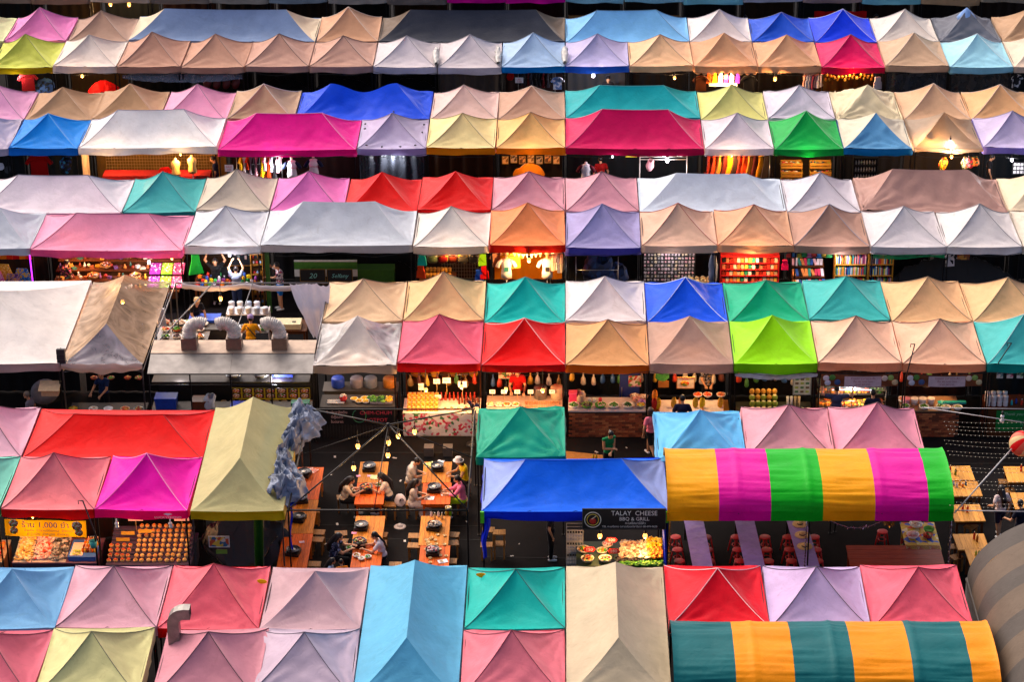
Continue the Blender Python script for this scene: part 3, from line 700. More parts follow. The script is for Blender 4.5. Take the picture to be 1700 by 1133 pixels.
def bowl(p, label, food=None, m=None, s=1.0, n=24, r=.02, group=None, cat='bowl', nm='food_bowl'):
    t = thing(nm, label, cat, p, 0, group); t.scale = (s,) * 3
    k = ('bowl', (m or PLATE).name)
    if k not in _planks: _planks[k] = _bowl.mesh('bowl_shell', m or PLATE)
    bs = put('bowl_shell', _planks[k], t)
    if food: tag(pile(n, (0, 0, .045), .085, .085, r, .07, len(food)).build('food', food, bs), kind='stuff')
    return t
def bottle(p, label, h, s=.22, cap='c82020', group=None, name='sauce_bottle', cat='bottle'):
    k = ('bot', h, s, cap)
    t = thing(name, label, cat, p, 0, group)
    if k not in _planks:
        _planks[k] = (MB().lathe([(.001, 0), (.032, 0), (.034, .02), (.034, s * .6), (.014, s * .8), (.014, s * .9)], n=10).mesh('glass_body', mat(h, .2)), MB().lathe([(.016, s * .9), (.016, s), (.001, s)], n=8).mesh('cap', mat(cap, .4)))
    put('glass_body', _planks[k][0], t); put('cap', _planks[k][1], t)
    return t
def sign(name, label, p, w, h, m, cat='sign', tilt=0.0, frame=None, pole=None, rz=0.0):
    """flat board facing the camera side; p = centre"""
    t = thing(name, label, cat, p, rz)
    MB().box((0, 0, 0), (w, .02, h), rx=tilt).build('panel', m, t)
    if frame:
        for q in ((0, 0, h / 2 + .01, w + .04, .02), (0, 0, -h / 2 - .01, w + .04, .02), (-w / 2 - .01, 0, 0, .02, h), (w / 2 + .01, 0, 0, .02, h)):
            MB().box((q[0], -.004, q[2]), (q[3], .03, q[4])).build('frame_bar', frame, t)
    if pole: MB().tube([(0, .015, -h / 2 + .02), (0, .015, -h / 2 - pole)], .006, 5).build('stick', mat('c8a060', .6), t)
    return t
def cloth_hang(p, label, h, kind='shirt', s=1.0, rz=0.0, group=None, m2=None, m=None, cat='garment', name=None):
    """hanging garment: shoulders at p, hanging down; front faces -Y before rotation"""
    rnd = random.Random(hash((round(p[0], 2), round(p[2], 2), kind)) & 9999)
    o = {'shirt': [(-.09, 0), (.09, 0), (.22, -.05), (.34, -.22), (.26, -.27), (.20, -.18), (.21, -.62), (-.21, -.62), (-.20, -.18), (-.26, -.27), (-.34, -.22), (-.22, -.05)],
         'vest': [(-.10, 0), (.10, 0), (.15, -.03), (.14, -.2), (.19, -.28), (.21, -.62), (-.21, -.62), (-.19, -.28), (-.14, -.2), (-.15, -.03)],
         'dress': [(-.10, 0), (.10, 0), (.15, -.03), (.14, -.2), (.16, -.4), (.30, -.95), (-.30, -.95), (-.16, -.4), (-.14, -.2), (-.15, -.03)],
         'skirt': [(-.15, 0), (.15, 0), (.30, -.5), (-.30, -.5)]}[kind]
    n = len(o); mb = MB()
    ring = []
    for d in (-.035, .035):
        ring.append([(x * s, d * (1 + .6 * math.sin(x * 30 + y * 9)), y * s) for x, y in o])
    mb.add(ring[0], [tuple(range(n))], False); mb.add(ring[1], [tuple(range(n))[::-1]], False)
    for i in range(n):
        j = (i + 1) % n
        mb.add([ring[0][i], ring[0][j], ring[1][j], ring[1][i]], [(0, 3, 2, 1)], False)
    t = mb.build(name or {'shirt': 'hanging_shirt', 'vest': 'hanging_vest', 'dress': 'hanging_dress', 'skirt': 'hanging_skirt'}[kind], m or fabric(h, .7, .05, .2), None, p, rz)
    return tag(t, label, cat, group)
def S(b, k, u, v, z): return Vector((W * (k + u) + .03, ROWY[b] + v, z))
def counter(name, label, b, k, u0, u1, v0, v1, h, m, top=None, cat='counter', front=None):
    p = S(b, k, (u0 + u1) / 2, (v0 + v1) / 2, 0); w = (u1 - u0) * W; d = v1 - v0
    t = thing(name, label, cat, p)
    MB().box((0, 0, (h - .04) / 2), (w - .04, d - .04, h - .04)).build('body', m, t)
    MB().box((0, 0, h - .018), (w, d, .035)).build('top', top or m, t)
    if front: MB().grid(lambda u, v: (-w / 2 + w * u, -d / 2 - .015 - .03 * noise.noise(Vector((u * 8, v * 2, k))) - .02 * v, h - .0 - (h - .06) * v), 40, 6).build('drape', front, t)
    return t
def shelf_unit(name, label, c, w, d, h, n, m, cat='shelf', back=None):
    t = thing(name, label, cat, c)
    for sx in (-1, 1): MB().box((sx * (w / 2 - .015), 0, h / 2), (.03, d, h)).build('side_panel', m, t)
    for i in range(n): MB().box((0, 0, .06 + (h - .1) * i / max(1, n - 1)), (w - .06, d, .025)).build('shelf_board', m, t)
    if back: MB().box((0, d / 2 - .008, h / 2), (w - .06, .012, h)).build('back_panel', back, t)
    return t
def boxes_on(c, w, d, n, cols, sz, label, group, name='goods_box', cat='box', tall=(1, 1)):
    """n small packs side by side on a surface; c = left end, surface height"""
    for i in range(n):
        hh = sz[2] * random.uniform(*tall); k = ('bx', sz[0], sz[1], round(hh, 2))
        if (k, cols[i % len(cols)]) not in _planks:
            _planks[(k, cols[i % len(cols)])] = MB().box((0, 0, round(hh, 2) / 2), (sz[0], sz[1], round(hh, 2))).mesh(name, mat(cols[i % len(cols)], .45))
        tag(put(name, _planks[(k, cols[i % len(cols)])], None, (c[0] + w * (i + .5) / n, c[1] + random.uniform(-.4, .4) * max(0, d - sz[1]), c[2] + .001), random.uniform(-.12, .12)), label, cat, group)
# ------------------------------------------------------------------ people
def _caps(mb, p0, p1, r0, r1, n=10):
    p0, p1 = Vector(p0), Vector(p1); d = (p1 - p0)
    L = d.length
    if L < 1e-5: mb.ball(p0, r0, n, 6); return
    d /= L; pts = []; rr = []
    for i in range(4):
        a = math.pi / 2 * (1 - i / 3.0); pts.append(p0 - d * r0 * math.sin(a)); rr.append(max(.0008, r0 * math.cos(a)))
    for i in range(4):
        a = math.pi / 2 * (i / 3.0); pts.append(p1 + d * r1 * math.sin(a)); rr.append(max(.0008, r1 * math.cos(a)))
    mb.tube(pts, rr, n)
def remeshed(name, mb, m, parent, voxel):
    me = mb.mesh(name, m); o = bpy.data.objects.new(name, me); TMP.collection.objects.link(o)
    md = o.modifiers.new('r', 'REMESH'); md.mode = 'VOXEL'; md.voxel_size = voxel; md.use_smooth_shade = True
    s2 = o.modifiers.new('s', 'SMOOTH'); s2.factor = 0.5; s2.iterations = 2
    with bpy.context.temp_override(scene=TMP, view_layer=TMP.view_layers[0]):
        dg = bpy.context.evaluated_depsgraph_get(); dg.update()
        nm = bpy.data.meshes.new_from_object(o.evaluated_get(dg))
    o.modifiers.clear(); o.data = nm; bpy.data.meshes.remove(me); TMP.collection.objects.unlink(o); C.objects.link(o)
    nm.name = name
    if not nm.materials: nm.materials.append(m)
    o.parent = parent
    return o
SKIN = mat('c08a66', 0.5, 0, .06); SKIN2 = mat('a8744f', 0.5, 0, .06); HAIR = mat('171113', 0.38, 0, .2, 30); EYEM = mat('120d0c', .2)
def person(label, loc, rz, top='d8d0c8', bot='1c1a1f', pose='stand', hands=None, hair='short', hat=None, skirt=False, lean=0.0, h=1.65, sleeve=0.55, skin=None, seat=.46, look=0.0, tilt=0.25,
           stride=0.0, topm=None, botm=None, shoes='d8d4d0', strap=None, shorts=False, cat='person', haircol=None, fine=True):
    """faces +Y before rotation; hands = ((x, y, z) right, (x, y, z) left) targets in the body's own frame"""
    sk = skin or SKIN
    t = thing('person', label, cat, loc, rz); f = h / 1.65
    t.scale = (f,) * 3
    J = {}
    if pose == 'sit':
        hip = Vector((0, 0, seat + .10)); kn = [(s * .12, .40, seat + .08) for s in (1, -1)]; an = [(s * .12, .36, .08) for s in (1, -1)]
    else:
        hip = Vector((0, 0, .90)); kn = [(.09, .02 + stride * .28, .47), (-.09, .02 - stride * .20, .47)]; an = [(.09, stride * .34, .08), (-.09, -stride * .46, .08 + abs(stride) * .08)]
    ln = Matrix.Rotation(-lean, 3, 'X')
    def up(v): return hip + ln @ Vector(v)
    chest, neck, head = up((0, 0, .30)), up((0, .01, .50)), up((0, .03, .50)) + Matrix.Rotation(-tilt, 3, 'X') @ Vector((0, .02, .155))
    sh = [up((s * .165, 0, .445)) for s in (1, -1)]
    hd = hands or ((.24, .06, hip.z - .08), (-.24, .06, hip.z - .08))
    el = []; hd2 = []
    for i, s in enumerate((1, -1)):
        d = Vector(hd[i]) - sh[i]; L = min(d.length, .51); dn = d.normalized(); hp = sh[i] + dn * L; hd2.append(hp)
        q = math.sqrt(max(0.0, .27 ** 2 - (L / 2) ** 2)); po = Vector((s * .55, -.35, -.75)); po = (po - dn * po.dot(dn)).normalized()
        el.append(sh[i] + dn * L * .52 + po * q)
    hp_ = [hip + Vector((s * .085, 0, -.01)) for s in (1, -1)]
    b = MB()
    _caps(b, neck - Vector((0, 0, .06)), neck + (head - neck) * .5, .052, .050)
    hr = Matrix.Rotation(look, 3, 'Z') @ Matrix.Rotation(-tilt, 3, 'X')
    b.ball(head, (.074, .088, .108), 16, 12)
    b.ball(head + hr @ Vector((0, .035, -.05)), (.056, .06, .06), 12, 8)
    b.ball(head + hr @ Vector((0, .098, -.012)), (.013, .018, .022), 8, 6)
    for s in (1, -1): b.ball(head + hr @ Vector((s * .078, -.005, -.012)), (.012, .022, .032), 8, 6)
    b.ball(up((0, 0, .36)), (.155, .095, .14), 14, 10); b.ball(up((0, 0, .18)), (.135, .09, .16), 14, 10); b.ball(hip + Vector((0, 0, .02)), (.155, .105, .12), 14, 10)
    for i, s in enumerate((1, -1)):
        _caps(b, sh[i], el[i], .052, .040); _caps(b, el[i], hd2[i], .040, .026)
        dn = (hd2[i] - el[i]).normalized(); sd = dn.cross(Vector((0, 0, 1)));
        if sd.length < .1: sd = Vector((1, 0, 0))
        sd.normalize(); nrm = sd.cross(dn).normalized()
        pc = hd2[i] + dn * .05
        _caps(b, hd2[i], pc + dn * .01, .026, .030); _caps(b, pc - sd * .022, pc + sd * .022, .019, .019)
        for q, (o, Lf) in enumerate(((-.032, .062), (-.011, .076), (.011, .072), (.032, .056))):
            r0 = pc + sd * o + dn * .018; m1 = r0 + dn * Lf * .55 + sd * o * .35 - nrm * .012; _caps(b, r0, m1, .0095, .009, 6); _caps(b, m1, m1 + dn * Lf * .4 - nrm * .03, .009, .008, 6)
        th = hd2[i] + dn * .028 - sd * s * .028; _caps(b, th, th + dn * .045 - sd * s * .028, .011, .009, 6)
        _caps(b, hp_[i], kn[i], .082, .056); _caps(b, kn[i], an[i], .055, .038)
        a = Vector(an[i]); _caps(b, a + Vector((0, -.03, -.045)), a + Vector((0, .13, -.05)), .034, .03)
    remeshed('body', b, sk, t, .0115 if fine else .02)
    c = MB()
    c.ball(up((0, 0, .36)), (.178, .118, .15), 14, 10); c.ball(up((0, 0, .18)), (.158, .113, .17), 14, 10); c.ball(up((0, 0, .04)), (.170, .125, .12), 14, 10)
    _caps(c, sh[0] + Vector((0, 0, .012)), sh[1] + Vector((0, 0, .012)), .062, .062)
    for i in range(2):
        if sleeve > 0: _caps(c, sh[i], sh[i].lerp(el[i], min(1, sleeve)), .068, .062)
        if sleeve > 1: _caps(c, el[i], el[i].lerp(hd2[i], sleeve - 1), .052, .042)
    remeshed('top_garment', c, topm or fabric(top, .8, 0, .2), t, .014 if fine else .024)
    c = MB(); c.ball(hip + Vector((0, 0, .0)), (.172, .125, .125), 14, 10)
    for i in range(2):
        K = Vector(kn[i]); A = Vector(an[i])
        if skirt:
            mid = (Vector(kn[0]) + Vector(kn[1])) / 2; ma = (Vector(an[0]) + Vector(an[1])) / 2
            _caps(c, hp_[i], K + Vector((.02 if i == 0 else -.02, 0, 0)), .11, .12); _caps(c, mid, mid.lerp(ma, .75), .13, .19 if not shorts else .05)
        else:
            e = K.lerp(Vector(hp_[i]), .25) if shorts else K
            _caps(c, hp_[i], e, .100, .078)
            if not shorts: _caps(c, K, K.lerp(A, .92), .075, .058)
    remeshed('lower_garment', c, botm or fabric(bot, .8, 0, .2), t, .016 if fine else .026)
    hm = MB()
    hm.ball(head + hr @ Vector((0, -.018, .022)), (.088, .096, .104), 14, 10)
    if hair in ('long', 'pony'):
        pts = [head + hr @ Vector((0, -.06, .03)), head + hr @ Vector((0, -.11, -.08)), up((0, -.14, .40)), up((0, -.15, .20 if hair == 'long' else .16))]
        rs = [.08, .085, .085, .05] if hair == 'long' else [.05, .035, .03, .015]
        for i in range(3): _caps(hm, pts[i], pts[i + 1], rs[i], rs[i + 1])
        if hair == 'long':
            for s in (1, -1): _caps(hm, head + hr @ Vector((s * .07, -.03, .02)), up((s * .09, -.05, .40)), .04, .03)
    elif hair == 'bob':
        for s in (1, -1): _caps(hm, head + hr @ Vector((s * .06, -.04, .02)), head + hr @ Vector((s * .075, -.04, -.10)), .05, .045)
        _caps(hm, head + hr @ Vector((0, -.06, .02)), head + hr @ Vector((0, -.07, -.10)), .075, .06)
    elif hair == 'bun': hm.ball(head + hr @ Vector((0, -.10, .06)), .045, 10, 6)
    # cut the hair away from the face: only the back and crown stay
    ho = remeshed('hair', hm, mat(haircol, .5) if haircol else HAIR, t, .012)
    bm_ = bmesh.new(); bm_.from_mesh(ho.data); inv = hr.inverted()
    dl = []
    for v in bm_.verts:
        q = inv @ (v.co - head)
        if q.y > .052 and q.z < .052 and abs(q.x) < .075: dl.append(v)
    bmesh.ops.delete(bm_, geom=dl, context='VERTS'); bm_.to_mesh(ho.data); bm_.free()
    for s in (1, -1): MB().ball((0, 0, 0), (.011, .006, .006), 6, 4).build('eye', EYEM, t, head + hr @ Vector((s * .03, .0855, .012)))
    MB().ball((0, 0, 0), (.02, .006, .005), 6, 4).build('mouth', mat('8c3f38', .5), t, head + hr @ Vector((0, .093, -.058)))
    for i in range(2):
        a = Vector(an[i]); q = MB(); _caps(q, a + Vector((0, -.035, -.048)), a + Vector((0, .145, -.053)), .041, .036); q.build('shoe', mat(shoes, .5), t)
    if hat:
        col, br = hat
        MB().lathe([(.09, .0), (br, -.01), (br, -.002), (.10, .01), (.098, .05), (.085, .09), (.05, .11), (.001, .115)], n=18).build('hat', fabric(col, .8, .02, .1), t, head + hr @ Vector((0, -.01, .045)))
    if strap:
        q = MB(); q.tube([up((-.165, .0, .50)), up((-.05, .135, .36)), up((.10, .135, .2)), up((.18, .02, .05)), up((.1, -.13, .2)), up((-.05, -.13, .38)), up((-.165, .0, .50))], .016, 5); q.build('strap', mat(strap, .5), t)
    return t
def stand_at(px, py, zhead=1.56): return at(px, py, zhead) * Vector((1, 1, 0)) if False else Vector((at(px, py, zhead).x, at(px, py, zhead).y, 0))
FACE_R, FACE_L, FACE_AWAY, FACE_CAM = -math.pi / 2, math.pi / 2, 0.0, math.pi
def sit_xy(px, py): p = at(px, py, .5); return Vector((p.x, p.y, 0))
FLORAL = lambda base, spots, sc_=22: speckle([base, base, base] + spots, sc_, .75, .2)
# around the hotpot tables
person('seated person with long wavy dark hair in cream blouse leaning over hotpot', sit_xy(570, 832), FACE_R, 'd8c8b4', '1a181c', 'sit', ((.10, .52, .86), (-.12, .50, .84)), 'long', lean=.28, tilt=.45)
person('seated person with long black hair in white tee reaching into the hotpot', sit_xy(646, 826), FACE_L, 'e0d6cc', '26304a', 'sit', ((.10, .52, .88), (-.16, .48, .86)), 'long', lean=.25, tilt=.4)
person('seated person in grey dungarees over white tee looking down at a phone', sit_xy(680, 800), FACE_R, 'd0c6bc', '8c8688', 'sit', ((.06, .42, .74), (-.08, .42, .74)), 'short', lean=.22, tilt=.6, strap='8c8688')
person('seated person in long pale patterned dress with white sneakers', sit_xy(684, 838), FACE_R, 'cfc4bc', 'b8a098', 'sit', ((.08, .40, .80), (-.10, .38, .78)), 'long', lean=.12, tilt=.25, skirt=True, topm=fabric('cfc4bc', .8, 0, .2), botm=FLORAL('c4b0a8', ['d9c8c0', '9c8480'], 14))
person('seated person in pink shirt and lime trousers beside the hotpot table', sit_xy(768, 832), FACE_L, 'e08ca8', 'a8cc14', 'sit', ((.10, .48, .80), (-.12, .46, .78)), 'pony', lean=.1, tilt=.3, sleeve=1.5)
person('seated person in white sunhat and yellow strapped top', sit_xy(772, 800), FACE_L + .3, 'e0c020', '3a3236', 'sit', ((.12, .42, .80), (-.12, .42, .80)), 'bob', lean=.1, tilt=.5, hat=('e4dcdc', .16), sleeve=.2)
person('seated person in dark floral navy top at the nearer hotpot table', sit_xy(553, 928), FACE_R, '1c2038', '15141a', 'sit', ((.12, .50, .86), (-.08, .54, .88)), 'long', lean=.2, tilt=.35, topm=FLORAL('171a30', ['3a4468', '8088a8'], 26))
person('child with long dark hair and pale blue dress at the table end', sit_xy(549, 956), FACE_R, '9cb0cc', '9cb0cc', 'sit', None, 'long', h=1.3, tilt=.3)
person('child with short dark hair in orange top at the table end', sit_xy(568, 958), .3, 'd88a4c', '2a2a30', 'sit', None, 'short', h=1.25, tilt=.4)
person('seated person in white tee with dark ponytail eating at the nearer table', sit_xy(636, 926), FACE_L, 'dcd4dc', '1c1c24', 'sit', ((.10, .50, .84), (-.12, .50, .82)), 'pony', lean=.22, tilt=.4)
# walking and shopping
person('standing person in green sleeveless top and black trousers with folded arms', stand_at(1011, 718), FACE_CAM + .5, '0f7a52', '131216', 'stand', ((-.02, .20, 1.10), (.06, .24, 1.02)), 'bun', tilt=.5, sleeve=0, skin=SKIN)
person('walking person in pink shirt and black shorts behind the sky blue tent', stand_at(1082, 684), .5, 'e08c9c', '141318', 'stand', None, 'bob', stride=1.0, shorts=True, haircol='3a2018')
person('shopper in navy tee seen from behind at the fruit stall', stand_at(1133, 667), FACE_AWAY, '23233c', '14141c', 'stand', ((.2, .25, 1.0), (-.2, .25, 1.0)), 'short', h=1.72)
person('shopper in grey tee with both arms raised at the curry case', stand_at(1390, 651), FACE_AWAY, '4a4e68', '15151c', 'stand', ((.46, .12, 1.62), (-.42, .15, 1.64)), 'short', h=1.72)
person('shopper in dark shirt standing at the curry case', stand_at(1450, 656), FACE_AWAY, '1c2038', '15151c', 'stand', ((.15, .3, 1.0), (-.15, .3, 1.0)), 'short', h=1.68)
person('older balding person in grey shirt beside the white marquee', stand_at(48, 656), FACE_L - .2, '6a6670', '2a282c', 'stand', None, 'short', haircol='6b5c50', tilt=.2)
person('vendor in navy shirt working under the translucent tan tent', stand_at(168, 628, 1.5) + Vector((0, .2, 0)), FACE_CAM - .4, '27385c', '15151c', 'stand', ((.2, .38, 1.02), (-.15, .40, 1.0)), 'short')
person('vendor in black with straw cap bending in the open kitchen', stand_at(322, 498, 1.45), FACE_CAM + .5, '17161a', '1c2a44', 'stand', ((.1, .45, .9), (-.2, .45, .9)), 'short', lean=.4, hat=('d8c0a0', .11))
person('cook in yellow shirt and lavender cap between the exhaust ducts', stand_at(415, 538, 1.45), FACE_AWAY, 'd8a010', '1c1c24', 'stand', ((.25, .4, 1.05), (-.25, .4, 1.05)), 'short', lean=.25, hat=('a89cc8', .10), strap='17161a')
person('shopper in black floral blouse bending over the trinket tables', stand_at(102, 440, 1.5), FACE_R + .9, '17161a', '17161a', 'stand', ((.2, .4, .95), (-.1, .4, .95)), 'bun', lean=.35, topm=FLORAL('15141a', ['b84a6c', '6f4a30'], 16))
person('vendor in black tee with arms up under the white tent', stand_at(357, 432), FACE_CAM, '17161a', '17161a', 'stand', ((.26, .1, 1.8), (-.26, .1, 1.8)), 'bob', fine=True)
person('young shopper in pale grey tee with arms raised seen from behind', stand_at(391, 446), FACE_AWAY, '9aa4bc', '3a4460', 'stand', ((.14, .15, 1.82), (-.14, .15, 1.82)), 'short', h=1.6)
person('shopper in white patterned shirt and denim shorts reaching up a green post', stand_at(463, 442), FACE_L + .4, 'd8d0d4', '3f74b8', 'stand', ((.0, .42, 1.75), (.1, .40, 1.15)), 'short', shorts=True, topm=FLORAL('d4ccd0', ['6a4a78', 'b84a5c', '2a2a3c'], 20), h=1.7)
person('walking person in white blouse and dark shorts with long hair', stand_at(1664, 812), .35, 'dccfd0', '2a2438', 'stand', ((.25, .0, .85), (-.30, .10, 1.05)), 'long', shorts=True, stride=.35, h=1.62)
person('person in navy tee beside the light wooden tables', stand_at(1697, 838), .5, '1c1e30', '15151c', 'stand', ((.2, .3, 1.0), (-.28, .3, 1.05)), 'short')
person('vendor in red shirt behind the scarlet stall counter', S(2, -1, .42, 1.5, 0), FACE_CAM, 'a8281c', '17161a', 'stand', ((.2, .4, 1.05), (-.2, .4, 1.0)), 'short', tilt=.4)
person('vendor in patterned shirt behind the fruit stall counter', S(2, 1, .74, 1.9, 0), FACE_CAM, '17161a', '17161a', 'stand', ((.1, .4, 1.05), (-.1, .4, 1.05)), 'short', topm=FLORAL('23232c', ['8c8490', 'a07c50'], 24))
person('vendor in red tee standing under the crimson magenta double tent', S(4, 0, .52, 1.3, 0), .2, '8c1420', '17161a', 'stand', None, 'short', fine=False)
person('vendor in navy tee beside the pale torso mannequins', S(4, -6, .88, 1.4, 0), FACE_L, '1c2440', '17161a', 'stand', None, 'short', fine=False)
person('vendor in black behind the white price tags under the lilac tent', S(4, 6, .22, 1.6, 0), FACE_R, '17161a', '17161a', 'stand', None, 'short', fine=False)
person('standing person with dark trousers and striped sneakers under the royal blue tent', S(1, -1, .74, 1.7, 0) + Vector((.24, 0, 0)), FACE_R, '1c1c24', '14131a', 'stand', None, 'short')
person('vendor in black cap under the lavender tent with blue valance', S(5, 0, .68, 1.3, 0), FACE_CAM, '15141a', '15141a', 'stand', None, 'short', fine=False, hat=('17161a', .10))
for i, (x, c, l) in enumerate(((235, '17161a', 'person in black at the far top stalls by the lamps'), (1152, '17161a', 'person in black tee at the far top stalls'), (1198, '28304a', 'person in dark blue at the far top stalls'), (1233, 'd0c8c4', 'person in white tee at the far top stalls'), (1447, 'b8b4bc', 'person in pale shirt at the far top beside red cloth'))):
    person(l, Vector((stand_at(x, 8, 1.5).x, ROWY[6] - .3 + .15 * i, 0)), FACE_CAM + random.uniform(-.8, .8), c, '17161a', 'stand', None, ['short', 'bob', 'long'][i % 3], fine=False)
# ------------------------------------------------------------------ hotpot yard
def table_px(label, x0, x1, yb, yf, n=1, m=TWOOD, wd=.82, group='long tables of the hotpot yard'):
    """tables end to end between two picture heights of the table top; x at the near and far end"""
    A, B = at(x0, yf, .75), at(x1, yb, .75)
    L = (B.y - A.y) / n
    for i in range(n):
        c = A.lerp(B, (i + .5) / n)
        table('plank_table', label[i] if isinstance(label, (list, tuple)) else label, 'table', c, wd, L - .02, .75, m if i % 2 == 0 else TWOOD2, 0, 6, group=group)
table_px(['orange plank table nearest the mauve grey tent beside the olive tent', 'orange plank table in the middle of the row by the olive tent', 'orange plank table under the silver bundle beside the olive tent'], 484, 514, 776, 946, 3)
table_px(['orange plank table with food bowl between two long haired diners', 'weathered plank table end with a lone dark pan'], 612, 622, 767, 838, 2)
table_px(['orange plank table with crowded dishes at the yard front', 'orange plank table with a bare pan behind the crowded one'], 606, 614, 857, 958, 2)
table_px(['orange plank table with magazines beside the pink shirt', 'weathered plank table with green menus and a pan'], 724, 726, 767, 838, 2)
table_px(['orange plank table full of small sauce dishes near the pale blue tent', 'orange plank table with bottles behind the sauce dishes'], 720, 722, 857, 958, 2)
TT = .752
for px, py, fd, lb in ((505, 790, 0, 'bare dark hotpot pan by the silver tarpaulin'), (500, 833, 0, 'bare dark hotpot pan, second down the side row'), (496, 864, 0, 'bare dark hotpot pan, third down the side row'), (487, 920, 0, 'bare dark hotpot pan at the near end of the side row'),
                       (613, 780, 0, 'bare hotpot pan on the weathered table end'), (608, 816, FOODR, 'hotpot pan heaped with food between two long haired diners'), (600, 878, 0, 'bare hotpot pan before the crowded dishes'), (597, 906, FOODR, 'hotpot pan of red broth on the crowded table'),
                       (726, 780, 0, 'bare hotpot pan beside the green menus'), (721, 815, 0, 'bare hotpot pan between magazines'), (721, 878, FOODW, 'hotpot pan of noodles near the bottles'), (718, 920, M_('d8a0a8', 'f0e0d8', 'c83840'), 'hotpot pan heaped with sliced meat')):
    hotpot(at(px, py, TT), lb, fd or None)
for i in range(26): bowl(at(random.uniform(704, 742), random.uniform(885, 938), TT), 'small cream sauce dish scattered on the sauce dish table', M_('e0a040', 'd8c090') if i % 2 else None, mat('e8c88c', .4), .42, 7, .03, 'small sauce dishes on one table', 'dish', 'sauce_dish')
for px, py, lb, f, s_ in ((592, 925, 'bowl of red noodles on the crowded table', FOODR, .9), (600, 930, 'tin bowl of broth beside the noodles', FOODW, .8), (611, 927, 'green bowl of leaves on the crowded table', FOODG, .8), (580, 912, 'plate of greens before the navy floral top', FOODG, .8), (590, 816, 'plate of raw meat left of the heaped pan', FOODR, .9), (628, 808, 'plate of vegetables right of the heaped pan', FOODG, .9), (744, 845, 'jar like bowl of chopsticks at the table corner', FOODY, .7)):
    bowl(at(px, py, TT), lb, f, None, s_)
CARD = [('b8c83c', 'green menu card on the weathered table', 713, 772, .30, .26), ('dcd8dc', 'white paper sheet beside the green menu', 732, 767, .20, .14), ('c87a4c', 'open magazine beside the pink shirted diner', 742, 820, .34, .30), ('e8e0e4', 'white menu sheet on the magazine table', 713, 828, .26, .20), ('dcd4dc', 'white sheet at the near end of the sauce dish table', 735, 933, .26, .18), ('d86a4c', 'pictured menu card by the silver bundle', 519, 782, .28, .26), ('d8b8c8', 'pink tissue pack near the bare pan, side row', 502, 803, .14, .10), ('e0b8c8', 'pink tissue pack on the orange table, side row', 501, 901, .14, .10), ('e090b0', 'pink tissue box left of the bare pan', 595, 791, .12, .10), ('e0a8c0', 'pink tissue box right of the bare pan', 613, 791, .12, .10), ('e890b8', 'pink tissue box beside the middle bare pan', 588, 886, .14, .10), ('c8cc8c', 'folded menu beside the heaped pan', 622, 793, .24, .24)]
for h, lb, px, py, w_, d_ in CARD:
    mb = MB().grid(lambda u, v: ((u - .5) * w_, (v - .5) * d_, .006 + .02 * abs(u - .5)), 4, 2, True)
    mb.box((0, 0, .003), (w_ * .98, d_ * .98, .004))
    tag(mb.build('menu_sheet' if w_ > .15 else 'tissue_pack', speckle([h, h, h, 'e8e0d8', '6a4a3c'], 30) if 'pict' in lb or 'magaz' in lb or 'green menu' in lb else mat(h, .5), None, at(px, py, TT), random.uniform(-.5, .5)), lb, 'paper' if w_ > .15 else 'tissues')
for i, px in enumerate((716, 722, 728, 734)): bottle(at(px, 858 + (i % 2) * 4, TT), 'white topped condiment jar at the far end of the sauce dish table', ['e0d0d0', 'd8b87c'][i % 2], .2, ['d82828', 'e8e0d8'][i % 2], 'condiment jars on the sauce dish table')
bottle(at(741, 855, TT), 'tall yellow cup of chopsticks beside the condiment jars', 'c8a838', .26, 'a88a2c')
SL = [(526, 800, 'right of the side row, farthest'), (521, 848, 'right of the side row, second'), (529, 884, 'pair right of the side row, back one'), (527, 896, 'pair right of the side row, front one'), (522, 937, 'right of the side row, nearest'), (566, 886, 'left of the middle bare pan'), (567, 899, 'left of the middle bare pan, nearer'), (633, 888, 'right of the middle bare pan'), (632, 902, 'right of the middle bare pan, nearer'), (656, 938, 'behind the white tee diner at the front'),
      (688, 890, 'left of the sauce dishes'), (687, 906, 'left of the sauce dishes, nearer'), (752, 888, 'right of the sauce dishes'), (751, 902, 'right of the sauce dishes, nearer'), (748, 932, 'right of the sauce dishes, nearest'), (569, 826, 'under the cream blouse diner'), (648, 838, 'under the diner in white tee and jeans'), (682, 800, 'under the dungarees'), (684, 836, 'under the long patterned dress'), (768, 830, 'under the lime trousers'), (772, 799, 'under the sunhat wearer')]
for px, py, lb in SL: stool(at(px, py, .45) * Vector((1, 1, 0)), 'low square wooden stool ' + lb, random.uniform(-.15, .15))
hat = MB().lathe([(.001, .09), (.05, .085), (.08, .05), (.085, .01), (.17, .0), (.172, .006), (.09, .018)], n=18)
tag(hat.build('fallen_hat', fabric('d8d4d6', .8, .02, .1), None, at(664, 875, 0.0)), 'white hat lying on the asphalt between tables', 'hat')
tag(crumpled('handbag', '', 'bag', [at(662, 830, .5), at(667, 833, .55)], .16, fabric('d8d0d4', .6), .3, 5, nseg=14, nr=14), 'pale handbag hung behind the white tee diner', 'bag')
for px, py, lb in ((594, 733, 'left of the frame hub'), (645, 727, 'below the frame hub'), (661, 716, 'right of the frame hub'), (688, 709, 'farthest right on the bare frame'), (644, 748, 'lowest below the frame hub'), (587, 769, 'over the weathered table end')):
    bulb(at(px, py + 4, 2.75), 'hanging from the bare frame, ' + lb, 'w', 26, .18, 1.7)

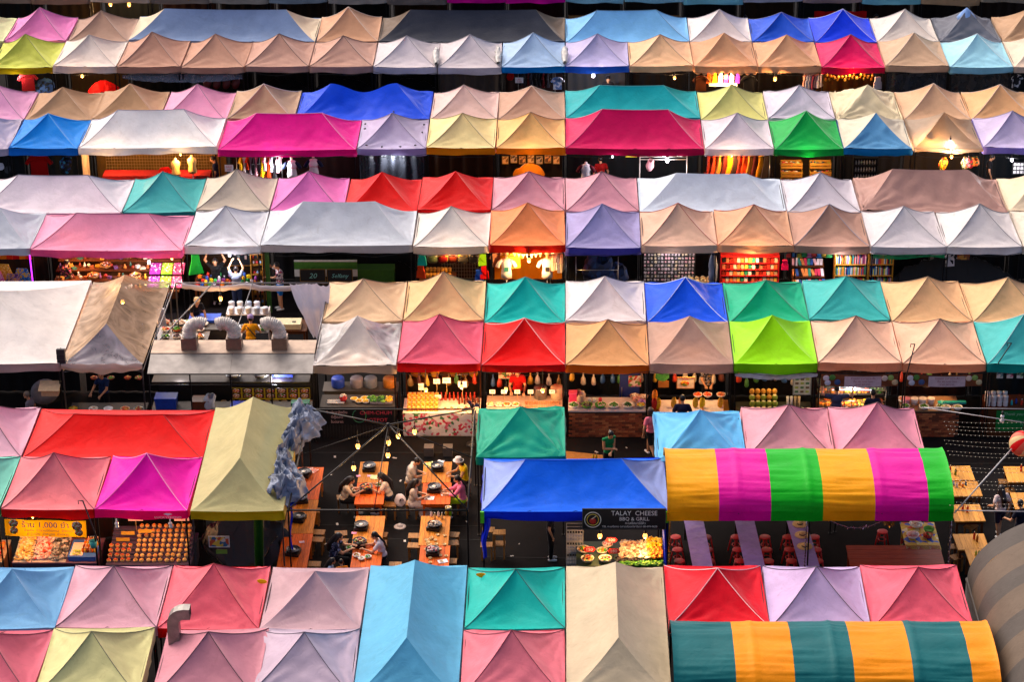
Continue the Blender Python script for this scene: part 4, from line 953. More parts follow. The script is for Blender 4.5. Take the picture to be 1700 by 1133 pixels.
# ------------------------------------------------------------------ stalls along the middle lane (block 2)
# chim chum hotpot counter
c = counter('hotpot_counter', 'dark stall counter with hotpot banner under the clear plastic tent', 2, -3, .06, .96, .12, .95, 1.02, mat('2a2624', .6), mat('3a3430', .5))
cy = -(.95 - .12) / 2
bn = MB().grid(lambda u, v: (-1.05 + 2.1 * u, cy - .02 - .01 * math.sin(u * 12), 1.0 - .56 * v), 20, 4).build('banner', mat('141214', .5), c)
lettering(bn, 'CHIM-CHUM', (.55, cy - .045, .84), .17, mat('e04858', .5)); lettering(bn, 'HOTPOT', (.55, cy - .045, .60), .17, mat('e04858', .5))
lettering(bn, 'จิ้มจุ่มหม้อดิน', (-.62, cy - .045, .86), .12, mat('e8b8b0', .5)); lettering(bn, 'ซีฟู้ดสด', (-.62, cy - .045, .70), .12, mat('e8b8b0', .5)); lettering(bn, 'ในตลาด', (-.62, cy - .045, .54), .12, mat('e8b8b0', .5))
ri = MB(); ri.tube([(.05 + .2 * math.cos(a_ * math.pi / 12), cy - .035, .74 + .22 * math.sin(a_ * math.pi / 12)) for a_ in range(25)], .01, 4); ri.build('emblem_ring', mat('3f8a5c', .5), bn)
for i in range(24): MB().box((-1.03 + i * .0895, cy - .0, .21), (.05, .03, .42)).build('panel_rib', mat('38322f', .5, .3), c)
for i in range(2):
    for j in range(7): bowl(S(2, -3, .16 + j * .028, .35 + i * .14, 1.02), 'white cup stacked upside down on the hotpot counter', None, WHT, .5, 1, .02, 'white cups on the hotpot counter', 'cup', 'cup')
for u_, v_, lb, f in ((.46, .55, 'left', FOODY), (.52, .42, 'left front', FOODY), (.58, .6, 'back', FOODY), (.60, .40, 'right front', FOODY), (.64, .62, 'right back', FOODG)): bowl(S(2, -3, u_, v_, 1.02), f'white bowl of leaves and yellow flowers on the hotpot counter, {lb}', f, None, 1.0, 26, .028)
for u_, f, lb in ((.70, FOODG, 'dark greens'), (.79, FOODG, 'bright greens'), (.88, FOODY, 'yellow noodles')):
    t = thing('food_tray', f'grey tray of {lb} on the hotpot counter', 'tray', S(2, -3, u_, .5, 1.02))
    MB().box((0, 0, .03), (.20, .40, .06), taper=1.1).build('tray_body', mat('8c8890', .4), t); tag(slab(46, -.09, .09, -.17, .17, .07, .035, len(f)).build('food', f, t), kind='stuff')
t = thing('chopstick_holder', 'red basket of white chopsticks on the hotpot counter', 'basket', S(2, -3, .33, .5, 1.02)); MB().lathe([(.08, 0), (.12, .14), (.11, .14), (.07, .01)], n=12).build('basket_body', mat('c82828', .4), t); tag(pile(20, (0, 0, .18), .08, .08, .03, .06, 2).build('contents', M_('e8e0d8', 'd8c8b8'), t), kind='stuff')
for i, (u_, h_, lb) in enumerate(((.22, '2848b8', 'blue crate'), (.45, '8c8490', 'grey pot'), (.62, '7c8494', 'steel pot'), (.85, 'b8742c', 'brown sack'))):
    tag(MB().lathe([(.15, 0), (.2, .04), (.2, .3), (.18, .33), (.001, .3)], n=14).build('storage_pot', mat(h_, .45), None, S(2, -3, u_, 1.9, .8)), lb + ' at the back of the hotpot stall', 'pot')
tag(MB().box((0, 0, .4), (2.2, .6, .8)).box((0, 0, .81), (2.3, .66, .03)).build('work_table', mat('4a443f', .5), None, S(2, -3, .5, 1.9, 0)), 'grey work table behind the hotpot counter', 'table')

# orange juice and spice stall with floral cloth
c = counter('draped_counter', 'counter draped with white floral cloth under the rose pink tent', 2, -2, .05, .98, .15, 1.15, .80, mat('d8c8b0', .6), mat('e8d8c0', .5), front=speckle(['e4d4cc'] * 5 + ['c8384c', '4f7a4c', 'd86a7c'], 12, .7, .2))
BX = speckle(['e88a1c', 'f0a83c', 'e06a14', 'f4c87c'], 26)
for i in range(7):
    for j in range(4):
        o = put('orange_pack', _planks.setdefault('orp', MB().box((0, 0, .05), (.125, .15, .10), taper=.92).mesh('orange_pack', BX)), None, S(2, -2, .12 + i * .054, .35 + j * .19, .80 + j * .06)); tag(o, 'clear pack of orange fruit in the block on the floral counter', 'fruit pack', 'orange packs on the floral counter')
for i in range(4): bowl(S(2, -2, .55 + i * .085, .42 + .03 * (i % 2), .80), 'small white dish of orange slices on the floral counter', FOODO, None, .55, 10, .03, 'orange slice dishes on the floral counter', 'dish', 'fruit_dish')
for i in range(8):
    bottle(S(2, -2, .72 + i * .032, .75 + .1 * (i % 2), .80), 'dark spice jar in the row on the floral counter', ['5c2a18', '7c3a1c', '3a2418'][i % 3], .2, '17161a', 'dark spice jars on the floral counter')
for i in range(9): bottle(S(2, -2, .50 + i * .05, 1.02, .80), 'red drink bottle in the back row on the floral counter', ['8c2418', 'a8381c'][i % 2], .26, 'c83020', 'red drink bottles on the floral counter')
for (u_, z_, w_, h_, lb) in ((.26, 1.34, .16, .22, 'leaning on the orange packs'), (.45, 1.52, .2, .16, 'on a stick above the orange packs'), (.57, 1.55, .24, .18, 'between the two bulbs'), (.76, 1.42, .26, .2, 'above the spice jars'), (.46, 1.0, .2, .12, 'among the orange slices')):
    t = sign('price_card', 'small white price card ' + lb, S(2, -2, u_, .85, z_), w_, h_, mat('e8dccc', .6), 'price card', pole=.4); lettering(t, '50.-', (0, -.014, 0), h_ * .5, mat('8c2418', .6))
t = shelf_unit('back_shelf', 'brown back shelf with sacks under the rose pink tent', S(2, -2, .5, 2.5, 0), 2.3, .45, 1.5, 3, DARKW)
for i in range(7): tag(crumpled('goods_sack', '', 'sack', [S(2, -2, .14 + i * .12, 2.45, .98), S(2, -2, .17 + i * .12, 2.45, 1.12)], .14, fabric(['b8844c', '8c6a3c', 'c89a5c', '6a4a30'][i % 4], .8), .3, i, nseg=10, nr=12), 'brown goods sack on the shelf under the rose pink tent', 'sack', 'sacks on the brown shelf')
fan = thing('pedestal_fan', 'black pedestal fan in front of the floral counter', 'fan', at(785, 736, 0.0) + Vector((0, -.1, 0)))
MB().lathe([(.001, 0), (.2, 0), (.2, .03), (.03, .05), (.018, .07), (.018, 1.2), (.001, 1.2)], n=14).build('stand', BLACK, fan)
cg = MB()
for i in range(14): cg.tube([(.24 * math.cos(a_ * math.pi / 8) * math.sin(.25 + i * .0), -.05 + .0, 0) for a_ in range(2)], .001, 3) if False else None
for q in range(20):
    a_ = math.pi * q / 10; cg.tube([(.04 * math.cos(a_), -.14, 1.3 + .04 * math.sin(a_)), (.2 * math.cos(a_), -.13, 1.3 + .2 * math.sin(a_)), (.26 * math.cos(a_), -.06, 1.3 + .26 * math.sin(a_))], .004, 3)
for r_ in (.08, .15, .21, .26): cg.tube([(r_ * math.cos(math.pi * q / 12), -.13 if r_ < .25 else -.06, 1.3 + r_ * math.sin(math.pi * q / 12)) for q in range(25)], .004, 3)
cg.build('guard', mat('2a2c38', .4, .4), fan)
for q in range(4):
    a_ = math.pi * q / 2 + .4; MB().add([(0, -.09, 1.3), (.22 * math.cos(a_ - .3), -.11, 1.3 + .22 * math.sin(a_ - .3)), (.24 * math.cos(a_), -.09, 1.3 + .24 * math.sin(a_)), (.2 * math.cos(a_ + .35), -.07, 1.3 + .2 * math.sin(a_ + .35))], [(0, 1, 2, 3)], False).build('blade', mat('3a4478', .4), fan)
MB().ball((0, 0, 1.3), (.07, .12, .07), 10, 6).build('motor', BLACK, fan)

# skewers stall (scarlet)
c = counter('skewer_counter', 'counter of grilled skewers under the scarlet tent', 2, -1, .05, .97, .15, 1.2, .86, DARKW, mat('b8a894', .4))
for i in range(40): o = put('skewer', _planks.setdefault('skw', MB().tube([(0, -.14, .02), (0, .14, .03)], .006, 4).ball((0, .03, .03), (.02, .03, .018), 6, 4).ball((0, .09, .032), (.02, .03, .018), 6, 4).ball((0, -.02, .028), (.02, .03, .018), 6, 4).mesh('skewer', mat('c88a58', .5))), None, S(2, -1, .52 + (i % 20) * .021, .35 + (i // 20) * .3, .86), random.uniform(-.15, .15)); tag(o, 'grilled skewer in the rows on the scarlet stall counter', 'skewer', 'skewers on the scarlet stall counter')
for i, (u_, f) in enumerate(((.10, FOODR), (.2, FOODW), (.3, FOODO), (.4, FOODR))): bowl(S(2, -1, u_, .5, .86), ['bowl of red salad', 'bowl of pale dumplings', 'bowl of orange snacks', 'bowl of chilli paste'][i] + ' on the scarlet stall counter', f, None, 1.1, 26, .03)
for u_, n_, o_ in ((.12, '50', 'first'), (.26, '39', 'second'), (.42, '30', 'third'), (.58, '20', 'fourth'), (.84, '35', 'fifth')):
    t = sign('price_card', f'white price card reading {n_}, {o_} from the left at the scarlet stall', S(2, -1, u_, .75, 1.22), .17, .13, mat('e8e4dc', .6), 'price card', pole=.2); lettering(t, n_, (0, -.014, 0), .10, mat('3a1c1c', .6))
t = sign('menu_poster', 'framed food poster in the scarlet stall', S(2, -1, .28, 1.6, 1.45), .42, .36, speckle(['c8884c', '8c4a24', 'e0b088', '4f6a2c', 'a8301c'], 12), 'poster', frame=mat('c8b8a0', .5))
for i, (u_, h_) in enumerate(((.7, '8c8a8c'), (.9, 'c8a888'))): tag(MB().lathe([(.18, 0), (.2, .02), (.2, .36), (.19, .38), (.001, .36)], n=16).build('steel_pot', STEEL if i == 0 else mat(h_, .5), None, S(2, -1, u_, 1.05, .86)), ['steel soup pot', 'woven basket'][i] + ' at the right of the scarlet stall', 'pot')

# brick counter (peach tent)
bc = thing('brick_counter', 'brick fronted counter with salad bowls under the peach tent', 'counter', S(2, 0, .5, .55, 0))
MB().box((0, 0, .43), (2.3, .82, .86)).build('core', mat('3a2a22', .8), bc); MB().box((0, 0, .88), (2.38, .92, .04)).build('top', mat('b8b0b4', .4), bc)
BRM = [mat(h, .8, 0, .2, 14, .3) for h in ('a85a34', '8f4526', 'b86c40', '6f3a22', '9c5030')]
_brk = [MB().box((0, 0, 0), (.192, .03, .064)).mesh('brick', m) for m in BRM]
def brickwork(parent, w, h, y, bw=.2, bh=.072, x0=0.0):
    for j in range(int(h / bh)):
        off = (j % 2) * bw / 2; n = int(w / bw)
        for i in range(n):
            x = -w / 2 + bw * (i + .5) + off
            if x > w / 2 - bw / 2 + .02: continue
            put('brick', random.choice(_brk), parent, (x0 + x, y + random.uniform(-.006, .006), bh * (j + .5) + .01))
brickwork(bc, 2.3, .84, -.425)
for u_, f, lb, m_ in ((.10, FOODG, 'chopped greens, leftmost', PLATE), (.26, M_('5c3a4c', '8c8a5c', '3a2a2c'), 'purple eggplants', mat('4f8a2c', .5)), (.42, FOODW + FOODG, 'beansprouts', mat('3f8a2c', .5)), (.58, M_('5aa03c', '4a8c30'), 'bright green leaves', PLATE), (.75, M_('2f6a2c', '24502c'), 'dark basil', PLATE), (.90, FOODY + M_('d8e86c'), 'yellow cabbage', mat('8c8490', .4))):
    bowl(S(2, 0, u_, .34, .90), f'wide bowl of {lb} on the brick counter', f, m_, 1.45, 40, .018)
for u_, v_, lb, cs in ((.86, .75, 'round tub of shallots', M_('d8a08c', 'c88474')), (.92, .55, 'purple cabbage heap', M_('8c4aa8', 'b88cc8')), (.84, .95, 'heap of pale mushrooms', FOODW), (.94, .9, 'heap of galangal', FOODW)):
    bowl(S(2, 0, u_, v_, .90), lb + ' at the right of the brick counter', cs, mat('b88c74', .5), 1.3, 30, .03)
t = thing('pink_box', 'pink lidded plastic box on the brick counter', 'box', S(2, 0, .09, .72, .90)); MB().box((0, 0, .15), (.22, .22, .30), taper=1.05).build('box_body', mat('e03a6c', .4), t); MB().box((0, 0, .315), (.25, .25, .03)).build('lid', mat('e85a84', .4), t)
for i, (u_, v_) in enumerate(((.18, .60), (.20, .85), (.16, .95))): tag(MB().lathe([(.09, 0), (.11, .03), (.11, .2), (.07, .26), (.07, .28), (.001, .28)], n=14).build('glass_jar', mat(['a08878', 'c8b0a0', '8c6a5c'][i], .25), None, S(2, 0, u_, v_, .90)), ['brown jar in front', 'pale jar behind', 'brown jar at the back'][i] + ' beside the pink box', 'jar')
for i, (u_, h_) in enumerate(((.29, 'd8e0d8'), (.35, 'd8e4d4'), (.42, 'c83848'))): tag(MB().lathe([(.05, 0), (.055, .12), (.05, .12), (.045, .01), (.001, .01)], n=12).build('cup', mat(h_, .3), None, S(2, 0, u_, .7, .90)), ['white cup, left', 'white cup, right', 'red cup'][i] + ' on the brick counter', 'cup')
t = thing('blue_fridge', 'tall dark blue fridge in the peach stall', 'fridge', S(2, 0, .78, 1.6, 0)); MB().box((0, 0, .85), (.6, .6, 1.7)).build('cabinet', mat('28346c', .4), t); MB().box((-.24, -.31, .9), (.03, .03, .4)).build('handle', STEEL, t); MB().box((0, -.305, .85), (.56, .012, 1.62)).build('door', mat('2c3a78', .4), t)
sign('menu_card', 'pictured menu card with a pink cup on the blue fridge', S(2, 0, .84, 1.2, 1.35), .38, .36, speckle(['c8a888', 'c84a34', '6a8c3c', 'e8d8c0', 'd87a8c'], 12), 'menu')
MB()
# fruit stall (taupe)
c = counter('fruit_counter', 'light wooden fruit counter with sloped trays under the taupe sagging tent', 2, 1, .05, .97, .15, 1.15, .74, wood('a8642c', '6f3c18', 3, .5, 0), wood('b87838', '7c4a20', 3, .5, 0))
for i, u_ in enumerate((.25, .52, .78)):
    t = thing('sloped_tray', ['white sloped fruit tray, left', 'white sloped fruit tray, middle', 'white sloped fruit tray, right'][i] + ' on the fruit counter', 'tray', S(2, 1, u_, .55, .80)); MB().box((0, 0, .02), (.6, .62, .03), rx=.18).build('tray_base', mat('d8ccc4', .4), t)
    for sx in (-1, 1): MB().box((sx * .31, 0, .04), (.02, .64, .10), rx=.18).build('tray_side', wood('b87838', '7c4a20', 3, .5), t)
for i, (u_, v_, z_, h_, lb) in enumerate(((.06, .4, 1.0, 'c8281c', 'red fruit'), (.11, .42, 1.0, 'e8b41c', 'yellow mango'), (.07, .65, 1.16, 'e8881c', 'orange papaya'), (.30, .5, .98, 'd8a82c', 'yellow pineapple'), (.56, .5, .98, 'd8b02c', 'golden pineapple'), (.64, .48, .98, 'e8c01c', 'bright yellow mango'), (.86, .5, .98, 'd8981c', 'amber fruit'))):
    tag(crumpled('fruit_bag', '', 'fruit bag', [S(2, 1, u_, v_, z_ - .16), S(2, 1, u_ + .01, v_ + .03, z_ + .12)], .085, mat(h_, .3, 0, .3, 25, .3), .35, i, nseg=12, nr=12), 'bag of ' + lb + ' on the fruit counter', 'fruit bag')
for i, (u_, h_, lb) in enumerate(((.60, 'd84a1c', 'red rambutan'), (.72, 'c8281c', 'scarlet chilli'), (.88, 'c87a4c', 'brown longan'))): bowl(S(2, 1, u_, .95, .95), f'heap of {lb} at the back of the fruit counter', M_(h_, 'e87a3c'), None, 1.2, 36, .03)
t = sign('food_sign', 'bright picture sign above the fruit trays', S(2, 1, .45, .95, 1.42), .5, .34, mat('e8d8b8', .5), 'sign', frame=mat('b87838', .5)); MB().ball((0, 0, 0), (.14, .01, .09), 14, 6).build('printed_dish', speckle(['d84a1c', 'e8a81c', '5a8c2c'], 20), t, (-.03, -.012, -.02)); lettering(t, 'ส้มตำ', (.0, -.016, .11), .10, mat('c8281c', .6))
sign('wooden_sign', 'plain wooden board in the taupe stall', S(2, 1, .19, 1.3, 1.2), .32, .22, wood('b87838', '7c4a20', 3, .5, 0))
crumpled('leaf_bunch', 'bunch of green herbs hung in the taupe stall', 'herbs', [S(2, 1, .14, 1.4, 1.45), S(2, 1, .2, 1.4, 1.5)], .16, mat('2f7a2c', .6, 0, .3, 20, .4), .6, 4, nseg=14, nr=14)

# coconuts (lime tent)
c = counter('coconut_counter', 'dark counter stacked with coconuts under the lime tent', 2, 2, .06, .97, .2, 1.1, .70, DARKW, mat('3a3430', .6))
cocot = [(MB().lathe([(.001, 0), (.07, .01), (.09, .06), (.085, .12), (.06, .16), (.055, .162)], n=12).mesh('husk', mat('7c8c24', .5)), MB().lathe([(.055, .162), (.03, .17), (.001, .172)], n=12).mesh('cut_top', mat('f0dcb0', .5))),
         (MB().lathe([(.001, 0), (.06, .01), (.08, .06), (.075, .12), (.055, .15)], n=12).mesh('husk', mat('c88a2c', .5)), MB().lathe([(.055, .15), (.03, .165), (.001, .17)], n=12).mesh('cut_top', mat('e8b058', .5)))]
for r_ in range(4):
    for i in range(5):
        hz, tz = cocot[1 if r_ > 2 else (r_ + i) % 2 if r_ > 1 else 0]
        t = thing('coconut', 'trimmed young coconut in the stack under the lime tent', 'coconut', S(2, 2, .25 + i * .068, .42 + r_ * .13, .70 + r_ * .14), 0, 'coconuts stacked under the lime tent'); put('husk', hz, t); put('cut_top', tz, t)
for i in range(5): t = thing('coconut', 'trimmed coconut in the loose row right of the stack', 'coconut', S(2, 2, .62 + i * .075, .36, .70), 0, 'loose coconuts at the lime tent'); put('husk', cocot[0][0], t); put('cut_top', cocot[0][1], t)
for i in range(4): tag(MB().lathe([(.035, 0), (.045, .38), (.04, .38), (.001, .3)], n=10).build('cup_stack', mat(['dcd4cc', 'c8a878'][i // 2], .4), None, S(2, 2, .68 + i * .045, .7, .70)), ['tall stack of white cups, left', 'tall stack of white cups, right', 'tall stack of tan cups, left', 'tall stack of tan cups, right'][i] + ' at the lime tent', 'cups')
t = sign('menu_board', 'grey illustrated menu board at the lime tent', S(2, 2, .85, .8, 1.42), .52, .62, mat('a8b0b0', .5), 'menu board', frame=mat('6a7074', .4))
for i in range(3):
    for j in range(4): MB().box((-.16 + .16 * i, -.014, .2 - .14 * j), (.10, .006, .07)).build('printed_picture', mat(['3f6a4c', '5a4a38', '8c9c4c'][(i + j) % 3], .5), t)
t = sign('name_board', 'black outlined name board under the lime tent', S(2, 2, .30, .5, 1.92), .75, .16, mat('17161a', .5), 'sign', frame=mat('b8b0a4', .5)); lettering(t, 'Coconut', (0, -.014, 0), .10, mat('c8c0b4', .6))
crumpled('plastic_roll', 'rolled clear plastic flap along the lime tent front', 'plastic sheet', [S(2, 2, .03, .02, 2.14), S(2, 2, .5, .0, 2.1), S(2, 2, .98, .02, 2.14)], .085, clear_sheet('b0aeb4', .7), .5, 6, 8.0, 70, 14)

# two curry stalls with banners
def curry_banner(k, lb):
    t = thing('menu_banner', lb, 'banner', S(2, k, .5, .06, 1.98))
    MB().grid(lambda u, v: (-1.15 + 2.3 * u, .02 * math.sin(u * 9), .17 - .40 * v - .03 * math.sin(math.pi * u)), 24, 3).build('cloth', speckle(['7c4a2c', '6f3f26', '84502f'], 6), t)
    MB().grid(lambda u, v: (-.45 + 1.1 * u, -.02 + .02 * math.sin((u * .48 + .3) * 9), .13 - .34 * v - .03), 12, 2).build('printed_panel', mat('c8b8c0', .5), t)
    for j, tx in enumerate(('ข้าวแกง อาหารตามสั่ง', 'ต้ม ผัด แกง ทอด', 'ราคา 50 บาท')): lettering(t, tx, (.1, -.05, .04 - .10 * j), .085, mat('8c2c3c', .6))
    for i in range(7):
        x = [-1.0, -.82, -.95, -.66, .74, .92, 1.05][i]; z = [.06, .08, -.10, -.08, .05, .07, -.08][i]
        MB().lathe([(.001, .008), (.085, .008), (.095, 0)][::-1], n=14).build('printed_dish', mat(['d8d4dc', '4f8a3c', 'c8d0e0', '3f5a8c', 'd8c8b8', '8cb05c', 'c8b88c'][i], .5), t, (x, -.045, z)).rotation_euler = (math.pi / 2, 0, 0)
    return t
curry_banner(3, 'brown curry banner with dish pictures under the first pinkish beige tent'); curry_banner(4, 'brown curry banner with dish pictures beside the teal tent')
gc = thing('curry_case', 'lit glass case of orange curries and fried food', 'display case', S(2, 3, .44, .75, 0))
MB().box((0, 0, .40), (2.0, .8, .8)).build('base', wood('8c5a34', '5c3a20', 3, .5, 0), gc)
for i in range(5):
    MB().box((-.8 + .4 * i, -.05, .83), (.38, .5, .05)).build('tray', STEEL, gc)
    tag(slab(40, -.97 + .4 * i, -.63 + .4 * i, -.26, .16, .87, .034, 3).build('food', [FOODO, FOODR[:3], FOODO[:3], FOODY, FOODO][i][:3], gc), kind='stuff')
    MB().box((-.8 + .4 * i, .2, 1.12), (.38, .35, .04)).build('tray', STEEL, gc)
    tag(slab(30, -.97 + .4 * i, -.63 + .4 * i, .06, .34, 1.16, .034, 3).build('food', [FOODR[:3], FOODO[:3], FOODY, FOODO[1:], FOODG[:3]][i][:3], gc), kind='stuff')
for z_ in (1.1, 1.45): MB().tube([(-1.0, -.40, z_), (1.0, -.40, z_)], .015, 5).build('case_rail', STEEL, gc)
for sx in (-1, 0, 1): MB().tube([(sx, -.40, .8), (sx, -.40, 1.45)], .015, 5).build('case_post', STEEL, gc)
MB().box((0, 0, 1.46), (2.02, .82, .02)).build('glass_roof', clear_sheet('c8d0d0', .12), gc)
ld = bpy.data.lights.new('lamp', 'POINT'); ld.energy = 30; ld.color = (1, .75, .5); ld.shadow_soft_size = .1; lo = bpy.data.objects.new('lamp', ld); C.objects.link(lo); lo.parent = gc; lo.location = (0, -.3, 1.38)
MB().tube([(-.6, -.3, 1.42), (.6, -.3, 1.42)], .018, 6).build('tube_lamp', BULBW, gc)
bc2 = thing('brick_counter', 'brick fronted counter of curry basins beside the teal stall', 'counter', S(2, 4, .38, .6, 0))
MB().box((0, 0, .43), (1.7, .9, .86)).build('core', mat('3a2a22', .8), bc2); MB().box((0, 0, .88), (1.76, .98, .04)).build('top', mat('8c6a4c', .5), bc2); brickwork(bc2, 1.7, .84, -.465)
for u_, v_, z_, s_, f, lb in ((.36, 1.05, 1.25, 1.9, FOODO, 'large basin of orange curry, back left'), (.66, 1.05, 1.28, 1.9, M_('8c8a2c', '6a7a24', 'a89a3c'), 'large basin of green curry, back right'), (.08, .3, .9, 1.2, FOODG, 'bowl of leaves, front left'), (.30, .25, .9, 1.3, FOODG, 'bowl of cut greens, front'), (.50, .3, .9, 1.1, FOODG, 'heap of herbs in a bowl'), (.56, .2, .9, 1.3, M_('d8d0a8', 'c8c890'), 'pale bowl of noodles, left'), (.70, .2, .9, 1.3, M_('d8d890', 'c8cc80'), 'pale bowl of noodles, right'), (.06, .65, .95, 1.3, M_('c84a3c', 'd8a86c'), 'red salad bowl at the back left')):
    bowl(S(2, 4, u_, v_, z_), lb + ' on the curry counter', f, PLATE if s_ < 1.5 else STEEL, s_, 40, .018)
for i in range(4): tag(MB().lathe([(.09, 0), (.12, .2), (.115, .2), (.001, .17)], n=14).build('tub', mat(['d88ca0', 'e0d8d0', 'd8d0c8', 'd8c8c0'][i], .4), None, S(2, 4, .10 + i * .1, .55, .9)), ['pink tub', 'white tub of red chilli', 'white tub', 'pale tub'][i] + ' in the row on the curry counter', 'tub')
t = thing('turquoise_ladle', 'turquoise plastic bowl and tray on the curry counter', 'bowl', S(2, 4, .52, .5, .9)); MB().lathe([(.06, 0), (.12, .1), (.11, .1), (.05, .01), (.001, .01)], n=16).build('cup_part', mat('28b8b0', .35), t); MB().box((.4, .05, .06), (.7, .12, .06)).build('tray_part', mat('28b0a8', .35), t)

# jar stall (teal)
c = counter('jar_counter', 'red brown counter with green banner under the teal tent', 2, 5, .04, .98, .2, 1.1, .95, DARKW, wood('7c3a20', '4a2010', 3, .5, 0))
MB().grid(lambda u, v: (-.85 + 2.0 * u, -.48 - .02 * math.sin(u * 10), .88 - .68 * v), 20, 4).build('banner', mat('0f7a34', .5), c); lettering(c, 'Thank you', (-.35, -.53, .78), .14, mat('9cc8a0', .6), shear=.2)
for i in range(3): lettering(c, ['เครื่องดื่ม', 'สมุนไพร', 'น้ำผลไม้'][i], (-.3 + .35 * i, -.53, .56 - .12 * i), .11, mat('78b084', .6))
jl = (MB().lathe([(.07, 0), (.075, .02), (.075, .11), (.07, .13)], n=14).mesh('jar_body', mat('d8d0d0', .35)), MB().lathe([(.078, .13), (.078, .16), (.001, .165)], n=14).mesh('lid', mat('e8e4e4', .3)))
for r_ in range(2):
    for q in range(2):
        for i in range(4): t = thing('lidded_jar', 'white lidded jar in the stacked rows under the teal tent', 'jar', S(2, 5, .07 + i * .07, .35 + q * .18, .95 + r_ * .17 + q * .05), 0, 'white jars under the teal tent'); put('jar_body', jl[0], t); put('lid', jl[1], t)
for i in range(7): bottle(S(2, 5, .36 + i * .06, .4 + .1 * (i % 2), .95), 'small coloured bottle right of the white jars', ['28b0b8', '2848a8', 'c83828', '6a4ab8', 'd8b838', '285ca8', 'd8d8d8'][i], .2, ['d83030', '17161a', 'e8e0d8'][i % 3], 'coloured bottles under the teal tent')
for i in range(5): sign('hanging_photo', ['first', 'second', 'third', 'fourth', 'fifth'][i] + ' photo card hung under the teal tent', S(2, 5, .18 + i * .12, .25, 2.02), .19, .2, speckle([['5a7c8c', '8cb0a8'], ['8c3f5c', 'd88ca0'], ['3f6a4c', 'a8c88c'], ['b8c0c8', '7c8c9c'], ['8c5a3c', 'd8a878']][i] + ['e0dcd8'], 12), 'photo card')

# bulbs of the middle lane
for px, py, z_, lb, pw in ((707, 641, 1.75, 'left in the rose pink stall', 45), (766, 636, 1.75, 'right in the rose pink stall', 45), (840, 640, 1.75, 'left in the scarlet stall', 40), (901, 642, 1.7, 'right in the scarlet stall', 30)): bulb(at(px, py + 3, z_), lb, 'w', pw, .35, 1.5)
bulb(S(2, 1, .52, .9, 2.20), 'glowing under the taupe sagging tent', 'w', 40, .2, 1.2); bulb(S(2, 3, .45, .5, 1.75), 'above the curry case', 'c', 14, .3, 1.1)
bulb(S(2, 4, .5, 1.0, 1.95), 'over the curry basins', 'w', 22, .3, 1.0); bulb(S(2, 0, .5, 1.1, 2.1), 'high in the peach stall', 'w', 14, .3, 1.0); bulb(S(2, 2, .5, .6, 2.0), 'over the coconuts', 'w', 12, .3, 1.0); bulb(S(2, -3, .5, .6, 2.05), 'over the hotpot counter', 'w', 12, .3, 1.0)
bulb(S(2, -6, .5, 4.1, 2.75), 'glowing inside the translucent tan tent', 'w', 70, .3, 1.6); bulb(at(366, 492, 2.3), 'on the open kitchen back rail', 'w', 18, .15, 1.7)
# posts with hooked rods in front of the pinkish beige tents
for (xa, ya, xb, yb, lb) in ((1503, 625, 1514, 568, 'between the two pinkish beige tents'), (1643, 620, 1674, 566, 'at the teal tent corner'), (166, 900, 148, 834, 'beside the salmon pink tent')):
    A = at(xa, ya, 2.1) + Vector((0, -.12, 0)); Bp = A + Vector(((xb - xa) / 57, -.05, (ya - yb) / 50))
    t = thing('hooked_rod', 'thin black hooked rod leaning ' + lb, 'rod', (A.x, A.y, 0)); MB().tube([(0, 0, 0), (0, 0, A.z), Bp - Vector((A.x, A.y, 0))], .018, 6).build('rod_shaft', BLACK, t); MB().tube([Bp - Vector((A.x, A.y, 0)), Bp - Vector((A.x + .12, A.y, 0)), Bp - Vector((A.x + .12, A.y, .1))], .014, 5).build('hook', BLACK, t)
# ------------------------------------------------------------------ open kitchen beside the tan tent
HX0, HX1 = -12.35, -7.45
hood = thing('exhaust_hood', 'long stainless cooking hood with three exhaust ducts', 'cooking hood', ((HX0 + HX1) / 2, ROWY[2] + .2, 0)); hw = (HX1 - HX0) / 2
HM = mat('a08a78', .5, .35, .25, 3); HM2 = mat('74706e', .42, .55, .25, 3)
for i in range(2):
    xa, xb = -hw + hw * i + .004, hw * i - .004
    MB().box(((xa + xb) / 2, .0, 2.42), (xb - xa, .86, .02), rx=.30).build('lower_panel', HM2, hood); MB().box(((xa + xb) / 2, .80, 2.60), (xb - xa, .78, .02), rx=.08).build('upper_panel', HM, hood)
MB().tube([(-hw, -.41, 2.28), (hw, -.41, 2.28)], .02, 5).build('front_rail', DARKM, hood)
for x_ in (-hw + .03, -1.2, 0, 1.2, hw - .03): put('leg', leg_mesh(2.3, DARKM), hood, (x_, -.36, 0))
for x_ in (-hw + .03, 0, hw - .03): put('leg', leg_mesh(2.58, DARKM), hood, (x_, 1.15, 0))
for z_ in (1.0, 1.9): MB().tube([(-hw, -.36, z_), (hw, -.36, z_)], .018, 5).build('cross_bar', DARKM, hood)
MB().box((0, 1.15, .85), (2 * hw - .1, .03, 1.7)).build('added_dark_sheet', mat('1c1a1a', .6), hood)  # dark sheet added below the hood to hide the lit ground behind
RIBM = mat('c8beb4', .5, .1, .25, 9)
